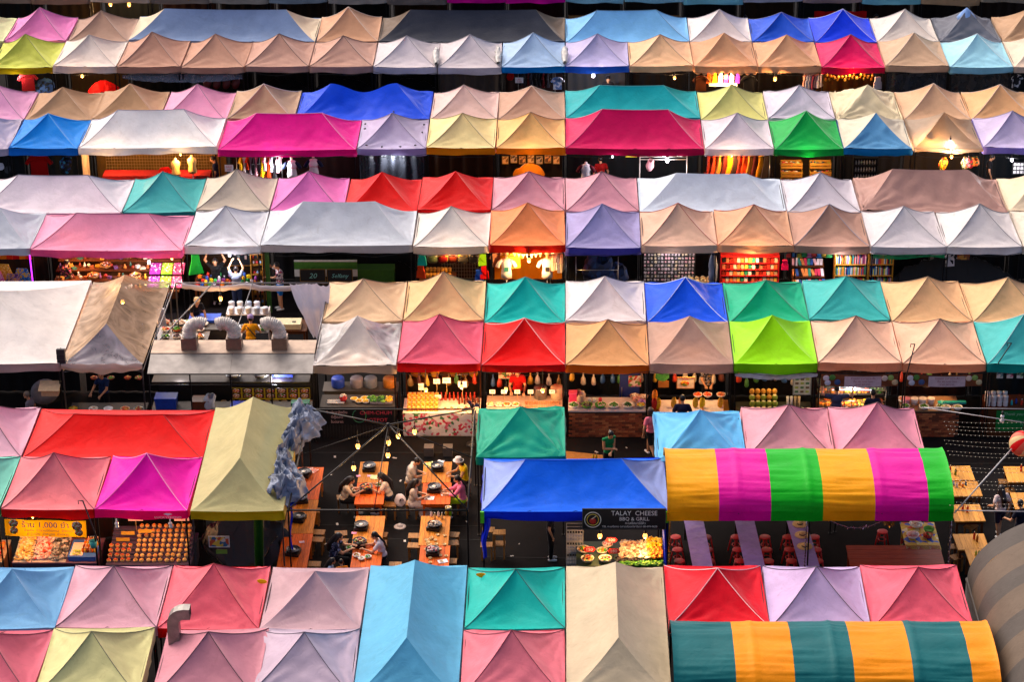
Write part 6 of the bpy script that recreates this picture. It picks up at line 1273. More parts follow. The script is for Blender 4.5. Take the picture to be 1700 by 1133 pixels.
for i, (px, py, f, m_, lb, s_) in enumerate(((1515, 893, M_('e0a8a0', 'd88880', 'e8c8c0'), PLATE, 'pink plastic bag of meat', 1.5), (1540, 893, FOODR, mat('a82c1c', .4), 'red bowl', 1.2), (1542, 883, None, mat('5aa02c', .4), 'green rimmed bowl', 1.3), (1520, 875, FOODW, PLATE, 'white tray of crumpled paper', 1.5))): bowl(at(px, py, .76), lb + ' on the printed table', f, m_, s_, 24, .03)
def garland(label, pts, m, r=.06, n=60):
    c0 = Vector(pts[0]); P = [Vector(p) - c0 for p in pts]; mb = MB()
    for i in range(n * 5):
        f = random.random() * (len(P) - 1); j = min(int(f), len(P) - 2); q = P[j].lerp(P[j + 1], f - j); d = Vector((random.gauss(0, 1), random.gauss(0, 1), random.gauss(0, 1))).normalized() * r; e = d.cross(Vector((.3, .5, .8))).normalized() * .008
        mb.add([q - e, q + e, q + d + e, q + d - e], [(0, 1, 2, 3)], False)
    t = thing('tinsel_garland', label, 'garland', c0); MB().tube(P, .012, 5).build('core_wire', m, t); tag(mb.build('tinsel', m, t), kind='stuff')
TIN = mat('b8a8b0', .2, .9); TING = mat('c8923c', .25, .8)
garland('silver tinsel garland sagging below the striped awning', [at(1373 + 18 * i, 862, 2.1) + Vector((0, -.02, -.28 * math.sin(math.pi * min(1, i / 5.5)))) for i in range(11)], TIN)
garland('gold tinsel rosette on the sagging garland', [at(1465 + 5 * i, 868, 2.05) + Vector((0, -.04, .06 * math.sin(i * 2))) for i in range(5)], TING, .1, 20)
garland('silver tinsel wound on the post by the hat table', [Vector((at(1340, 870, 2.2).x, ROWY[1] - .05, 2.2 - .22 * i)) for i in range(9)], TIN, .05); garland('silver tinsel wound on the awning corner post', [Vector((10.28, ROWY[1] - .06, 2.2 - .22 * i)) for i in range(9)], TIN, .06); garland('gold tinsel wound on the post beside the grill', [Vector((2.80, ROWY[1] - .06, 2.2 - .22 * i)) for i in range(9)], TING, .05)

# ------------------------------------------------------------------ right-hand yard
for px, py, lb in ((1590, 786, 'first'), (1602, 812, 'second'), (1606, 852, 'third'), (1612, 900, 'fourth'), (1632, 925, 'fifth')):
    p = at(px, py, .75); table('pale_table', f'pale wooden table, {lb} from the back in the column by the striped awning', 'table', p, .86, .86 if lb != 'third' else .95, .75, PALEW, R(2), 6, DARKW, 'pale tables by the striped awning')
for px, py, lb in ((1700, 788, 'far'), (1712, 832, 'near')): table('pale_table', f'pale wooden table at the right edge, {lb} one', 'table', at(px, py, .75), 1.05, .95, .75, PALEW, 0, 6, DARKW, 'pale tables at the right edge')
for px, py, h_, lb in ((1577, 782, 'b82014', 'on the first pale table, red'), (1586, 786, '7c8c1c', 'on the first pale table, olive'), (1598, 845, 'c82c14', 'on the third pale table, left'), (1606, 848, 'd84a1c', 'on the third pale table, right'), (1617, 893, 'c83814', 'on the fourth pale table, red'), (1622, 897, '9c5a1c', 'on the fourth pale table, brown'), (1695, 780, 'c82c14', 'on the far table at the right edge')): bottle(at(px, py + 3, .75), 'sauce bottle ' + lb, h_, .24, 'e0c8a0')
for i in range(5): bottle(at(1583 + i * 5, 806 + (i % 2) * 3, .75), 'small condiment pot in the cluster on the second pale table', ['8ca8c8', 'd8d0d8', 'e08a2c', 'd86a1c', '4a6a8c'][i], .14, ['e8e0e0', '3a6ab8'][i % 2], 'condiments on the second pale table')
for i in range(3): bottle(at(1620 + i * 5, 922, .75), 'small condiment pot in the cluster on the fifth pale table', ['b8b83c', '8ca04c', 'd8d0d8'][i], .14, '8ca83c', 'condiments on the fifth pale table')
for px, py, rz_, lb in ((1610, 826, 0, 'beside the second pale table'), (1612, 874, .8, 'between the third and fourth pale tables, turned'), (1585, 908, 0, 'left of the fourth pale table'), (1588, 925, .5, 'left of the fifth pale table, turned'), (1668, 800, 0, 'left of the far edge table'), (1675, 815, 0, 'between the edge tables')): stool(at(px, py, .45) * Vector((1, 1, 0)), 'dark wooden stool ' + lb, rz_, 'stools of the pale tables')
FL = emit('fff0d8', 0.7)
for i, (y0_, y1_) in enumerate(((700, 700), (707, 710), (713, 716), (720, 724), (731, 735), (737, 745), (749, 753), (755, 760), (774, 778), (781, 784), (795, 800), (801, 806), (809, 812), (822, 828), (833, 836), (839, 842))):
    za = 2.7; A, B = at(1568 + (i % 4) * 3, y0_, za), at(1725, y1_, za); pts = [A.lerp(B, q / 14) - Vector((0, 0, .05 * math.sin(math.pi * q / 14))) for q in range(15)]
    c0 = pts[0].copy(); t = thing('fairy_light_string', 'thin fairy light wire strung over the yard beside the striped awning', 'string lights', c0, 0, 'fairy light wires over the right yard')
    MB().tube([q - c0 for q in pts], .004, 4).build('wire', mat('6a5c50', .6), t); mb = MB()
    for q in range(22):
        f = q / 21 * 14; j = min(int(f), 13); p = pts[j].lerp(pts[j + 1], f - j) - c0; mb.ball(p - Vector((0, 0, .010)), .007, 4, 3)
    tag(mb.build('tiny_bulbs', FL, t), kind='stuff')
for a_, b_, lb, r_ in (((1585, 852, 2.45), (1725, 695, 3.0), 'pale diagonal guy pole over the right yard', .022), ((1585, 848, 2.45), (1730, 851, 2.5), 'horizontal pale rail from the awning corner', .016), ((1530, 677, 2.5), (1725, 680, 2.5), 'pale cord from the rosy mauve tent to the edge', .014), ((1532, 677, 2.5), (1725, 706, 2.5), 'pale sloping cord from the rosy mauve tent', .014)):
    A, B = at(*a_), at(*b_); tag(MB().tube([(0, 0, 0), B - A], r_, 6).build('guy_line', mat('a8a4a4', .45, .3), None, A), lb, 'cord')
p = at(1697, 737, 2.9); t = thing('ball_lantern', 'round cream and orange ball lantern at the right edge', 'lantern', p)
lm = MB()
for i in range(12):
    lm.cur = i % 3
    a0_, a1_ = 2 * math.pi * i / 12, 2 * math.pi * (i + 1) / 12
    lm.grid(lambda u, v: (.36 * math.sin(math.pi * v) * math.cos(a0_ + (a1_ - a0_) * u), .36 * math.sin(math.pi * v) * math.sin(a0_ + (a1_ - a0_) * u), .36 * math.cos(math.pi * v)), 3, 14)
lm.build('paper_shell', [fabric('e8d8b0', .5, .3, .3), fabric('e84a28', .5, .3, .3), fabric('e88c7c', .5, .3, .3)], t).rotation_euler = (.5, .4, 0); MB().tube([(0, 0, .36), (0, 0, .75)], .008, 5).build('hanger', CORD, t)
t = thing('twin_bulb', 'unlit white twin bulb hanging from the sloping cord', 'light bulb', at(1664, 692, 2.45)); MB().ball((0, 0, 0), .06, 10, 8).ball((.0, 0, -.13), .07, 10, 8).build('glass', mat('dcdad8', .3), t); MB().tube([(0, 0, .05), (0, 0, .16)], .03, 8).build('socket', BLACK, t)
t = thing('drain_cover', 'low grey kerb blocks on the asphalt behind the weathered tables', 'block', at(728, 755, 0)); 
for sx in (-.28, .28): MB().box((sx, 0, .14), (.28, .3, .28)).build('block_piece', mat('5a5450', .8, 0, .2, 6, .3), t)
# planks leaning near the green topped person
tag(MB().box((0, 0, .32), (1.1, .5, .03), ry=.12).box((-.45, 0, .15), (.05, .4, .3)).box((.45, 0, .13), (.05, .4, .26)).build('low_bench', wood('b8742c', '7c4a1c', 3, .5, 0), None, at(970, 766, .2) * Vector((1, 1, 0))), 'small wooden bench beside the green topped person', 'bench')
for i in range(2): bottle(at(985 + i * 5, 762, .35) , 'small amber bottle beside the low bench', 'c8a02c', .16, '6a4a1c', 'amber bottles by the low bench')
# steel flue rising between the olive and salmon tents
fl_ = thing('steel_flue', 'bent sheet metal flue rising between the olive and mauve tents', 'flue', at(292, 1085, 2.2)); FM = mat('7c7874', .4, .6, .3, 5)
def flue_ring(c_, tx, w_, d_): return [(c_[0] - w_ / 2 * tx[0], c_[1] - d_ / 2, c_[2] - w_ / 2 * tx[1]), (c_[0] + w_ / 2 * tx[0], c_[1] - d_ / 2, c_[2] + w_ / 2 * tx[1]), (c_[0] + w_ / 2 * tx[0], c_[1] + d_ / 2, c_[2] + w_ / 2 * tx[1]), (c_[0] - w_ / 2 * tx[0], c_[1] + d_ / 2, c_[2] - w_ / 2 * tx[1])]
rings = [flue_ring((0, 0, z_), (1, 0), .28, .28) for z_ in (-.2, .2, .55, .85)] + [flue_ring((.26 - .26 * math.cos(a_), 0, .9 + .26 * math.sin(a_)), (math.cos(a_), -math.sin(a_)), .28, .28) for a_ in [math.pi / 2 * q / 5 for q in range(1, 6)]] + [flue_ring((.42, 0, 1.16), (0, -1), .28, .28)]
for i in range(len(rings) - 1): MB().add(rings[i] + rings[i + 1], [(0, 1, 5, 4), (1, 2, 6, 5), (2, 3, 7, 6), (3, 0, 4, 7)], False).build('sheet_section', FM, fl_)
MB().box((.05, -.1, -.35), (.7, .6, .3)).build('flue_base', mat('6a6460', .4, .6), fl_)
# ------------------------------------------------------------------ far lanes: shelves, clothes and goods under the front rows of blocks 3 to 6
def loft(rings, n=14):
    vs = []; fs = []
    for (cx, cy, z, rx, ry) in rings: vs += [(cx + rx * math.cos(2 * math.pi * k / n), cy + ry * math.sin(2 * math.pi * k / n), z) for k in range(n)]
    for i in range(len(rings) - 1): fs += [(i * n + k, i * n + (k + 1) % n, (i + 1) * n + (k + 1) % n, (i + 1) * n + k) for k in range(n)]
    fs += [tuple(range(n))[::-1], tuple((len(rings) - 1) * n + k for k in range(n))]
    return MB().add(vs, fs, True)
_torso = loft([(0, 0, .0, .15, .10), (0, 0, .10, .16, .11), (0, 0, .25, .125, .09), (0, 0, .40, .155, .10), (0, 0, .52, .165, .09), (0, 0, .58, .11, .07), (0, 0, .61, .05, .05), (0, 0, .68, .045, .045), (0, 0, .69, .02, .02)])
def mannequin(p, label, skin='d8b07c', shirt=None, head=None, hatc=None, rz=0.0, trim=None, stand=True, print_=None, patch=None):
    """torso form on a pole; p = hip point"""
    t = thing('mannequin', label, 'mannequin', p, rz); SKM = mat(skin, .5)
    _torso.build('torso', SKM, t)
    if stand: MB().tube([(0, 0, 0), (0, 0, -p[2])], .02, 6).build('pole', STEEL, t)
    if shirt:
        loft([(0, 0, -.08, .18, .13), (0, 0, .10, .175, .125), (0, 0, .25, .15, .11), (0, 0, .40, .175, .118), (0, 0, .52, .185, .11), (0, 0, .585, .13, .085), (0, 0, .60, .08, .06)]).build('shirt_body', fabric(shirt, .7, 0, .2), t)
        for s_ in (1, -1): MB().tube([(s_ * .12, 0, .53), (s_ * .24, .0, .44), (s_ * .30, -.02, .30)], [.075, .07, .075], 8).build('sleeve', fabric(trim or shirt, .7, 0, .2), t)
    if print_: lettering(t, print_, (0, -.14, .36), .10, mat('c82c3c', .6), shear=.2)
    if patch: MB().box((0, -.135, .26), (.14, .03, .14)).build('shirt_print', mat(patch, .6), t)
    if head:
        MB().ball((0, .01, .80), (.085, .10, .115), 12, 8).build('head_form', mat(head, .5), t)
        if hatc: MB().lathe([(.1, .0), (.15, -.01), (.15, .0), (.105, .02), (.09, .09), (.001, .11)], n=14).build('cap', speckle(hatc, 30, .7), t, (0, 0, .84))
    return t
def rack_of(b, k, u0, u1, v, z, cols, label, group, kinds=('shirt', 'dress'), n=10, rzs=1.35):
    for i in range(n):
        cloth_hang(S(b, k, u0 + (u1 - u0) * i / max(1, n - 1), v, z), label, cols[i % len(cols)], kinds[i % len(kinds)], random.uniform(.8, 1.0), random.uniform(-.15, .15) + rzs, group)
    t = thing('clothes_rack', 'metal rail carrying the ' + group, 'clothes rack', S(b, k, (u0 + u1) / 2, v, 0)); L = (u1 - u0) * W + .2
    MB().tube([(-L / 2, 0, z + .03), (L / 2, 0, z + .03)], .014, 6).build('rail', STEEL, t)
    for s_ in (-1, 1): MB().tube([(s_ * L / 2, 0, 0), (s_ * L / 2, 0, z + .03)], .014, 6).build('post', STEEL, t)
SOUV = ['c88a3c', 'd8b878', '8c3a24', 'c83a2c', 'e0d0b0', '5a3a28', 'd8a02c', '3a6a5c', 'b86a8c', 'e8e0d0', '6a4a7c', 'a85a2c']
# -- block 3
for i, (u_, v_, z_, cs, lb) in enumerate(((.50, .10, 1.62, ['d84a8c', 'f0a8c0', 'e87cb0'], 'pink'), (.58, .45, 1.72, ['e8b040', 'f0c870', 'd89a30'], 'yellow'), (.84, .25, 1.65, ['2858b0', '4a84c8', 'd8a83c'], 'blue'), (.72, .15, 1.50, ['5a3a6c', '8c6a9c', 'c88a5c'], 'violet'))):
    cloth_hang(S(3, -8, u_, v_ - .15, z_), f'{lb} patterned elephant print skirt at the left edge stall', 'ffffff', 'skirt', 1.15, 0, 'printed skirts at the left edge', m=speckle(cs, 22, .7, .2))
for i in range(7): cloth_hang(S(3, -8, .40 + i * .085, .55, 2.12), 'small orange garment hung in the top row at the left edge stall', ['e05a1c', 'd8481c', 'e88a2c'][i % 3], 'shirt', .5, random.uniform(-.3, .3), 'orange garments at the left edge')
t = thing('neon_post', 'thin violet neon tube on the post left of the pink double tent', 'neon tube', S(3, -7, -.012, -.12, 1.0)); MB().tube([(0, 0, 0), (-.02, 0, 1.25)], .022, 6).build('tube', emit('c030ff', 1.6), t); MB().box((0, .02, -.5), (.04, .04, 1.0)).build('post', DARKM, t)
for i in range(5): tag(MB().box((0, 0, 0), (4.2, .44, .04)).box((0, .1, -.2), (4.0, .1, .36)).build('display_step', DARKW, None, S(3, -7, 1.05, .30 + i * .46, .82 + i * .17)), ['lowest', 'second', 'middle', 'fourth', 'highest'][i] + ' step of the souvenir tiers under the pink double tent', 'display step')
for i in range(5):
    for j in range(26):
        u_ = .26 + j * .061 + random.uniform(-.015, .015)
        if 1.46 < u_: continue
        kind = (i * 7 + j * 3) % 5; c_ = SOUV[(i * 5 + j * 7) % 12]; p = S(3, -7, u_, .30 + i * .46 + random.uniform(-.12, .12), .842 + i * .17); z0 = p.z
        kk = ('sv', kind, c_)
        if kk not in _planks:
            mm = mat(c_, .4); _planks[kk] = [MB().box((0, 0, .05), (.13, .10, .10)), MB().lathe([(.04, 0), (.06, .05), (.03, .10), (.035, .14), (.001, .15)], n=8), MB().ball((0, 0, .06), .06, 8, 6), MB().box((0, 0, .025), (.18, .14, .05)), MB().lathe([(.03, 0), (.05, .08), (.02, .12), (.03, .17), (.001, .19)], n=8)][kind].mesh('souvenir', mm)
        tag(put('souvenir', _planks[kk], None, p, random.uniform(0, 3)), 'small souvenir crowded on the tiers under the pink double tent', 'souvenir', 'souvenirs on the tiers')
for i, (u_, r_) in enumerate(((.72, 1), (.86, 2), (1.02, 0), (1.12, 3), (1.3, 3), (1.28, 1), (.95, 3), (1.08, 4))):
    bowl(S(3, -7, u_, .28 + r_ * .46, .86 + r_ * .17), ['first', 'second', 'third', 'fourth', 'fifth', 'sixth', 'seventh', 'eighth'][i] + ' wicker basket of trinkets on the souvenir tiers', M_('d8a02c', '5a3a28', 'e0d8d0', 'b83a2c'), mat('a8743c', .7), 1.7, 26, .025, None, 'basket', 'wicker_basket')
for i, cs in enumerate((['8c2c8c', 'c86ab8', 'e0c0d8'], ['7cb82c', 'c8d858', 'e8e8c0'], ['d8487c', 'e89cb0', 'f0d8d8'])):
    for j in range(2): t = thing('keyring_tray', ['magenta', 'lime', 'rose'][i] + (' lower' if j == 0 else ' upper') + ' tray of keyrings beside the souvenirs', 'tray', S(3, -7, 1.54 + i * .155, .45 + j * .55, 1.0 + j * .25)); MB().box((0, 0, 0), (.36, .52, .04), rx=.35).build('tray_body', mat(cs[0], .5), t); tag(slab(60, -.16, .16, -.22, .22, .0, .022, 3, .6, .03).build('keyrings', M_(*cs), t, (0, 0, .03)), kind='stuff').rotation_euler = (.35, 0, 0)
bulb(at(247, 432, 2.0), 'white over the souvenir tiers', 'c', 34, .15, 1.5); bulb(at(285, 425, 2.1), 'right over the keyring trays', 'w', 22, .15, 1.4); bulb(S(3, -7, .5, .8, 2.1), 'left over the souvenir tiers', 'w', 26, .2, .9)
# k -5 toys
t = table('toy_table', 'toy table crowded with coloured toys under the white tent', 'table', S(3, -5, .5, .9, 0), 2.2, 1.0, .85, DARKW, 0, 5, xp=True)
for i in range(44):
    c_ = ['c82c1c', '2c58b8', 'e8c01c', '2c9c4c', 'd8d0d8', '8c3a8c', 'e87a1c', '17161a'][i % 8]; kk = ('toy', i % 3, c_)
    if kk not in _planks: _planks[kk] = [MB().box((0, 0, .06), (.1, .1, .12)), MB().ball((0, 0, .06), .065, 8, 6), MB().lathe([(.05, 0), (.05, .18), (.02, .22), (.001, .23)], n=10)][i % 3].mesh('toy', mat(c_, .4))
    tag(put('toy', _planks[kk], None, S(3, -5, .12 + (i % 15) * .054, .5 + (i // 15) * .3, .852), random.uniform(0, 3)), 'small coloured toy on the toy table under the white tent', 'toy', 'toys on the toy table')
crumpled('black_bag', 'large black bag on the toy table', 'bag', [S(3, -5, .40, 1.1, .95), S(3, -5, .52, 1.1, 1.05)], .24, fabric('131316', .5), .35, 2, nseg=20, nr=16)
cloth_hang(S(3, -5, .11, .5, 2.1), 'green garment hung at the left of the toy stall', '1f8a3c', 'dress', .85, .4)
sh_ = shelf_unit('toy_shelf', 'wooden toy shelf at the right of the white tent', S(3, -5, .90, 1.0, 0), .42, .5, 1.9, 6, wood('a8742c', '6f4a1c', 3, .5, 0))
for i in range(18): tag(put('small_toy', _planks.setdefault(('st', i % 4), MB().ball((0, 0, .05), .05, 7, 5).mesh('small_toy', mat(['d8d0e0', 'c83a3c', '8cb0d8', 'e0a83c'][i % 4], .4))), None, S(3, -5, .86 + (i % 3) * .045, .86, [.075, .43, .79, 1.14, 1.50, 1.86][i // 3])), 'tiny figure on the wooden toy shelf', 'figure', 'figures on the toy shelf')
bd = sign('tool_panel', 'dark panel with hung gadgets behind the toy table', S(3, -5, .66, 2.2, 1.2), .9, .7, mat('1c2430', .5), 'panel', frame=wood('c8882c', '8c5a1c', 3, .5, 0))
for i in range(6): MB().box((-.3 + .12 * i, -.02, .1 - .15 * (i % 2)), (.07, .02, .14)).build('gadget', mat(['d8d0d0', '8ca8b0', 'c83a2c'][i % 3], .4), bd)
bulb(at(381, 421, 2.15), 'white over the toy table', 'c', 22, .1, 1.3)
# k -4,-3 green boards, chalkboards
gb = thing('green_partition', 'long green and white partition board in the dark double stall', 'partition', S(3, -4, .80, 1.2, 0))
for z_, h_, m_ in ((1.28, .26, '3a6a1c'), (1.45, .05, 'c8c4c0'), (1.02, .26, 'c8c4c0'), (.7, .36, '17181a')): MB().box((0, 0, z_), (2.1, .06, h_)).build('board_band', mat(h := m_, .6), gb)
tag(MB().box((0, 0, .55), (1.3, .5, 1.1)).build('green_chest', mat('2f5c14', .7), None, S(3, -4, 1.45, 1.5, 0)), 'dark green chest in the dark double stall', 'chest')
for u_, tx, lb in ((.64, '20', 'left chalkboard reading twenty'), (1.0, 'Selfany', 'right chalkboard with flowing lettering')):
    t = sign('chalkboard', lb + ' in the dark double stall', S(3, -4, u_, .75, 1.12), .82, .42, mat('15181c', .6), 'chalkboard', frame=wood('8c6a2c', '5c421c', 3, .5, 0)); lettering(t, tx, (0, -.016, -.02), .26 if tx == '20' else .20, mat('7cc0b8', .6), shear=.25)
tag(MB().box((0, 0, 1.1), (.14, .10, 2.2)).build('green_post', mat('2f5c1c', .6), None, S(3, -4, .07, .25, 0)), 'green painted post the reaching shopper touches', 'post')
crumpled('black_cover', 'black cover over goods at the right of the dark double stall', 'cover', [S(3, -3, .5, 1.8, .5), S(3, -3, .95, 1.8, .5)], .55, fabric('121214', .5), .2, 4)
# k -2 backpacks
bpk = loft([(0, 0, -.5, .14, .08), (0, 0, -.42, .20, .12), (0, 0, -.2, .20, .13), (0, 0, -.06, .15, .10), (0, 0, .0, .05, .04)])
for i, (h_, lb) in enumerate((('5c6a50', 'olive grey'), ('6a1c1c', 'dark red printed'), ('5a2a1c', 'brown printed'), ('4a4640', 'grey printed'), ('1c1a1e', 'black printed'))):
    t = thing('backpack', lb + ' backpack hung in the row under the white tent', 'backpack', S(3, -2, .24 + i * .135, .9, 2.02)); bpk.build('pack_body', speckle([h_, h_, 'a8883c' if i % 2 else '8c8470'], 16, .7, .2), t); loft([(0, -.10, -.45, .12, .05), (0, -.11, -.38, .15, .06), (0, -.11, -.26, .14, .05), (0, -.10, -.23, .05, .03)]).build('pocket', fabric(h_, .7), t); MB().tube([(-.04, 0, -.02), (0, 0, .07), (.04, 0, -.02)], .012, 5).build('loop', BLACK, t)
gr = thing('wire_grid', 'black wire display grid under the white tent', 'wire grid', S(3, -2, .62, 1.8, .55))
for i in range(16): MB().tube([(-.7 + .0933 * i, 0, 0), (-.7 + .0933 * i, 0, 1.0)], .006, 4).build('wire', mat('8c8070', .5, .3), gr)
for i in range(9): MB().tube([(-.7, 0, .125 * i), (.7, 0, .125 * i)], .006, 4).build('wire', mat('8c8070', .5, .3), gr)
for i in range(14): tag(put('gold_mug', _planks.setdefault('mug', MB().lathe([(.05, 0), (.06, .16), (.055, .16), (.001, .13)], n=10).mesh('gold_mug', mat('c88a28', .4))), None, S(3, -2, .16 + (i % 7) * .05, .75 + .25 * (i // 7), 1.02 + .1 * (i // 7))), 'golden mug in the double row under the white tent', 'mug', 'golden mugs')
tag(MB().box((0, 0, .5), (1.2, .8, 1.0)).build('mug_stand', DARKW, None, S(3, -2, .30, .9, 0)), 'dark stand carrying the golden mugs', 'stand')
for u_, z_, h_, lb in ((.11, 2.1, '2cb0a8', 'turquoise'), (.09, 1.65, 'c85a2c', 'rust'), (.91, 2.1, '9cd81c', 'lime'), (.93, 1.62, 'e02c1c', 'scarlet'), (.86, 1.5, '2c58b0', 'blue')): cloth_hang(S(3, -2, u_, .35, z_), lb + ' top hung at the side of the backpack stall', h_, 'vest', .7, random.uniform(-.3, .3))
bulb(S(3, -2, .5, .6, 2.15), 'over the backpacks', 'w', 14, .1, .8)
# k -1 shirts and bunting
mannequin(S(3, -1, .22, .55, 1.22), 'mannequin in white tee at the left of the orange stall', 'c89a6c', 'e0dcd8', 'a87c4c', patch='2c7a6a'); mannequin(S(3, -1, .76, .55, 1.22), 'mannequin in white tee at the right of the orange stall', 'c89a6c', 'e0dcd8', 'c89a6c', patch='2a2a30')
bt = thing('bunting', 'cream triangle bunting across the orange stall', 'bunting', S(3, -1, .5, .35, 2.12)); MB().tube([(-.5 + .1 * i, 0, -.06 * math.sin(math.pi * i / 10)) for i in range(11)], .006, 4).build('cord', CORD, bt)
for i in range(7): x_ = -.42 + .14 * i; z_ = -.06 * math.sin(math.pi * (x_ + .5)); f_ = MB().add([(x_ - .06, 0, z_), (x_ + .06, 0, z_), (x_, 0, z_ - .15), (x_ - .06, .006, z_), (x_ + .06, .006, z_), (x_, .006, z_ - .15)], [(0, 2, 1), (3, 4, 5), (0, 3, 5, 2), (1, 2, 5, 4)], False).build('flag', mat('e8d898', .6), bt); lettering(bt, 'SUPERSO'[i] if i < 7 else '', (x_, -.006, z_ - .05), .06, mat('4a3a1c', .6))
rack_of(3, -1, .84, .97, .5, 2.0, ['d8c8b0', 'c8b8a8', 'e0d8d0', '8c8a94'], 'pale shirt in the hanging row of the orange stall', 'pale shirts hung in the orange stall', ('shirt',), 6)
cloth_hang(S(3, -1, .33, .75, 1.95), 'peach striped top behind the left mannequin', 'e8a868', 'shirt', .9, .2); cloth_hang(S(3, -1, .08, .7, 2.0), 'patterned brown shirt at the orange stall edge', '8c6a58', 'shirt', .8, .8)
bulb(at(878, 428, 2.1), 'in the orange stall', 'w', 62, .15, 1.7)
# k 0 blue covered heap
crumpled('blue_cover', 'dark blue striped cover over a tall heap of goods', 'cover', [S(3, 0, .35, 1.1, .7), S(3, 0, .42, 1.1, 1.35), S(3, 0, .5, 1.1, 1.6)], .42, speckle(['142850', '1c3c70', '101c38'], 7, .5), .35, 3, nseg=50, nr=30); crumpled('blue_cover', 'dark blue cover over the lower heap beside the tall one', 'cover', [S(3, 0, .62, 1.0, .7), S(3, 0, .72, 1.0, 1.15)], .38, speckle(['142850', '1c3c70', '101c38'], 7, .5), .35, 5)
t = thing('clothes_rack', 'empty metal rail in front of the blue covers', 'clothes rack', S(3, 0, .42, .5, 0)); MB().tube([(-.7, 0, 1.42), (.7, 0, 1.42)], .014, 6).build('rail', STEEL, t); [MB().tube([(s_ * .7, 0, 0), (s_ * .7, 0, 1.9)], .014, 6).build('post', STEEL, t) for s_ in (-1, 1)]
# k 1 tag board
bd = thing('sticker_board', 'black board covered with white stickers', 'board', S(3, 1, .38, .9, 1.35)); MB().box((0, 0, 0), (1.75, .03, 1.1)).build('panel', mat('18181a', .6), bd)
for i in range(15):
    for j in range(8): MB().box((-.8 + .114 * i + random.uniform(-.015, .015), -.02, .46 - .13 * j), (random.uniform(.05, .09), .01, random.uniform(.05, .09)), ry=random.uniform(-.5, .5)).build('sticker', mat(['c8b8bc', 'a89ca0', 'd8a8b0', '8c8a8c', 'd8c8a8'][random.randrange(5)], .5), bd)
tag(slab(80, -.4, .4, -.25, .25, .0, .05, 4).build('badge_heap', M_('c8b47c', 'a88a5c', '8c7a5c', 'd8c8a0'), None, S(3, 1, .78, .7, .95)), 'heap of tan badges right of the sticker board', 'badges', None, 'stuff') if False else tag(slab(80, -.4, .4, -.25, .25, .0, .05, 4).build('badge_heap', M_('c8b47c', 'a88a5c', '8c7a5c', 'd8c8a0'), None, S(3, 1, .78, .7, .95)), 'heap of tan badges right of the sticker board', 'badges')
tag(MB().box((0, 0, .46), (1.0, .7, .92)).build('badge_table', DARKW, None, S(3, 1, .78, .7, 0)), 'dark table carrying the tan badges', 'table')
crumpled('silver_curtain', 'silver plastic curtain at the post by the sticker stall', 'curtain', [S(3, 1, .95, .3, .9), S(3, 1, .95, .3, 1.5), S(3, 1, .95, .3, 2.1)], .13, SILVER, .5, 7, nseg=30, nr=16)
# k 2 red shelves, k 3 magazines and books
t = shelf_unit('red_shelf', 'red stepped shelf of novelty boxes under the red piped taupe tent', S(3, 2, .45, .9, .6), 1.95, .45, 1.25, 6, mat('a8141c', .5), back=mat('8c1018', .5))
RED = ['d8c8b0', 'e0b84c', '17161a', 'd83a2c', 'c8a07c', 'e8e0d8', '8c2418', 'e07a3c', '2c8a6a', 'b86a4c']
for r_ in range(5): boxes_on((S(3, 2, .08, 0, 0).x, S(3, 2, 0, .78, 0).y, .6 + .073 + .23 * r_), 1.85, .05, 15, [RED[(r_ * 3 + q * 7) % 10] for q in range(15)], (.10, .12, .15), 'small novelty box on the red stepped shelf', 'novelty boxes on the red shelf', tall=(.8, 1.15))
cloth_hang(S(3, 2, .90, .35, 1.85), 'hot pink pouch at the right of the red shelf', 'e81c7c', 'vest', .55, 0)
for r_ in range(3): t = thing('magazine_rack', ['lower', 'middle', 'upper'][r_] + ' magazine tier under the grey piped taupe tent', 'magazine rack', S(3, 3, .23, .45 + .42 * r_, .95 + .20 * r_)); MB().box((0, 0, -.03), (1.1, .42, .03), rx=.3).build('tier_board', DARKW, t); [MB().box((-.47 + .105 * q, 0, .02), (.09, .34, .03), rx=.3 + random.uniform(-.15, .15), rz=random.uniform(-.2, .2)).build('magazine', mat(random.choice(['c83a5c', 'd8d0d8', '2c8a7a', '2c58a8', 'e0b0b8', '17161a', 'd88a4c']), .35), t) for q in range(10)]
t = shelf_unit('book_shelf', 'tall wooden shelf of books under the grey piped taupe tent', S(3, 3, .80, .8, .7), 1.15, .4, 1.3, 4, wood('c8882c', '8c5a1c', 3, .5, 0), back=BLACK)
t2 = shelf_unit('book_shelf', 'wooden shelf of books at the edge of the white tent', S(3, 4, .18, .8, .7), .85, .4, 1.3, 4, wood('c8882c', '8c5a1c', 3, .5, 0), back=BLACK)
BKC = ['c83a2c', '2c7a4c', 'd8c83c', '2c5aa8', 'd8d0c8', '8c2c5c', 'e08a2c', '4a8c8c', '17161a', 'e8a8b0']
for sh2, w_ in ((t, 1.05), (t2, .75)):
    for r_ in range(3):
        x_ = -w_ / 2
        while x_ < w_ / 2 - .03:
            bw_ = random.choice((.028, .034, .042)); hh = random.choice((.22, .26, .29)); c_ = random.choice(BKC); kk = ('bk', bw_, hh, c_)
            if kk not in _planks: _planks[kk] = MB().box((0, 0, hh / 2), (bw_ - .004, .2, hh)).mesh('book', mat(c_, .5))
            put('book', _planks[kk], sh2, (x_ + bw_ / 2, -.06, .075 + .4 * r_)); x_ += bw_
for i in range(9): tag(MB().box((0, 0, 0), (.2, .012, .16)).build('colour_flag', mat(['d8403c', '3a8ad8', 'e0b83c', '3aa85c', 'd86a9c'][i % 5], .6), None, S(3, 3, -.05 + i * .065, .2, 2.08 + .03 * (i % 2))), 'small coloured paper flag under the grey piped taupe tent', 'flag', 'paper flags')
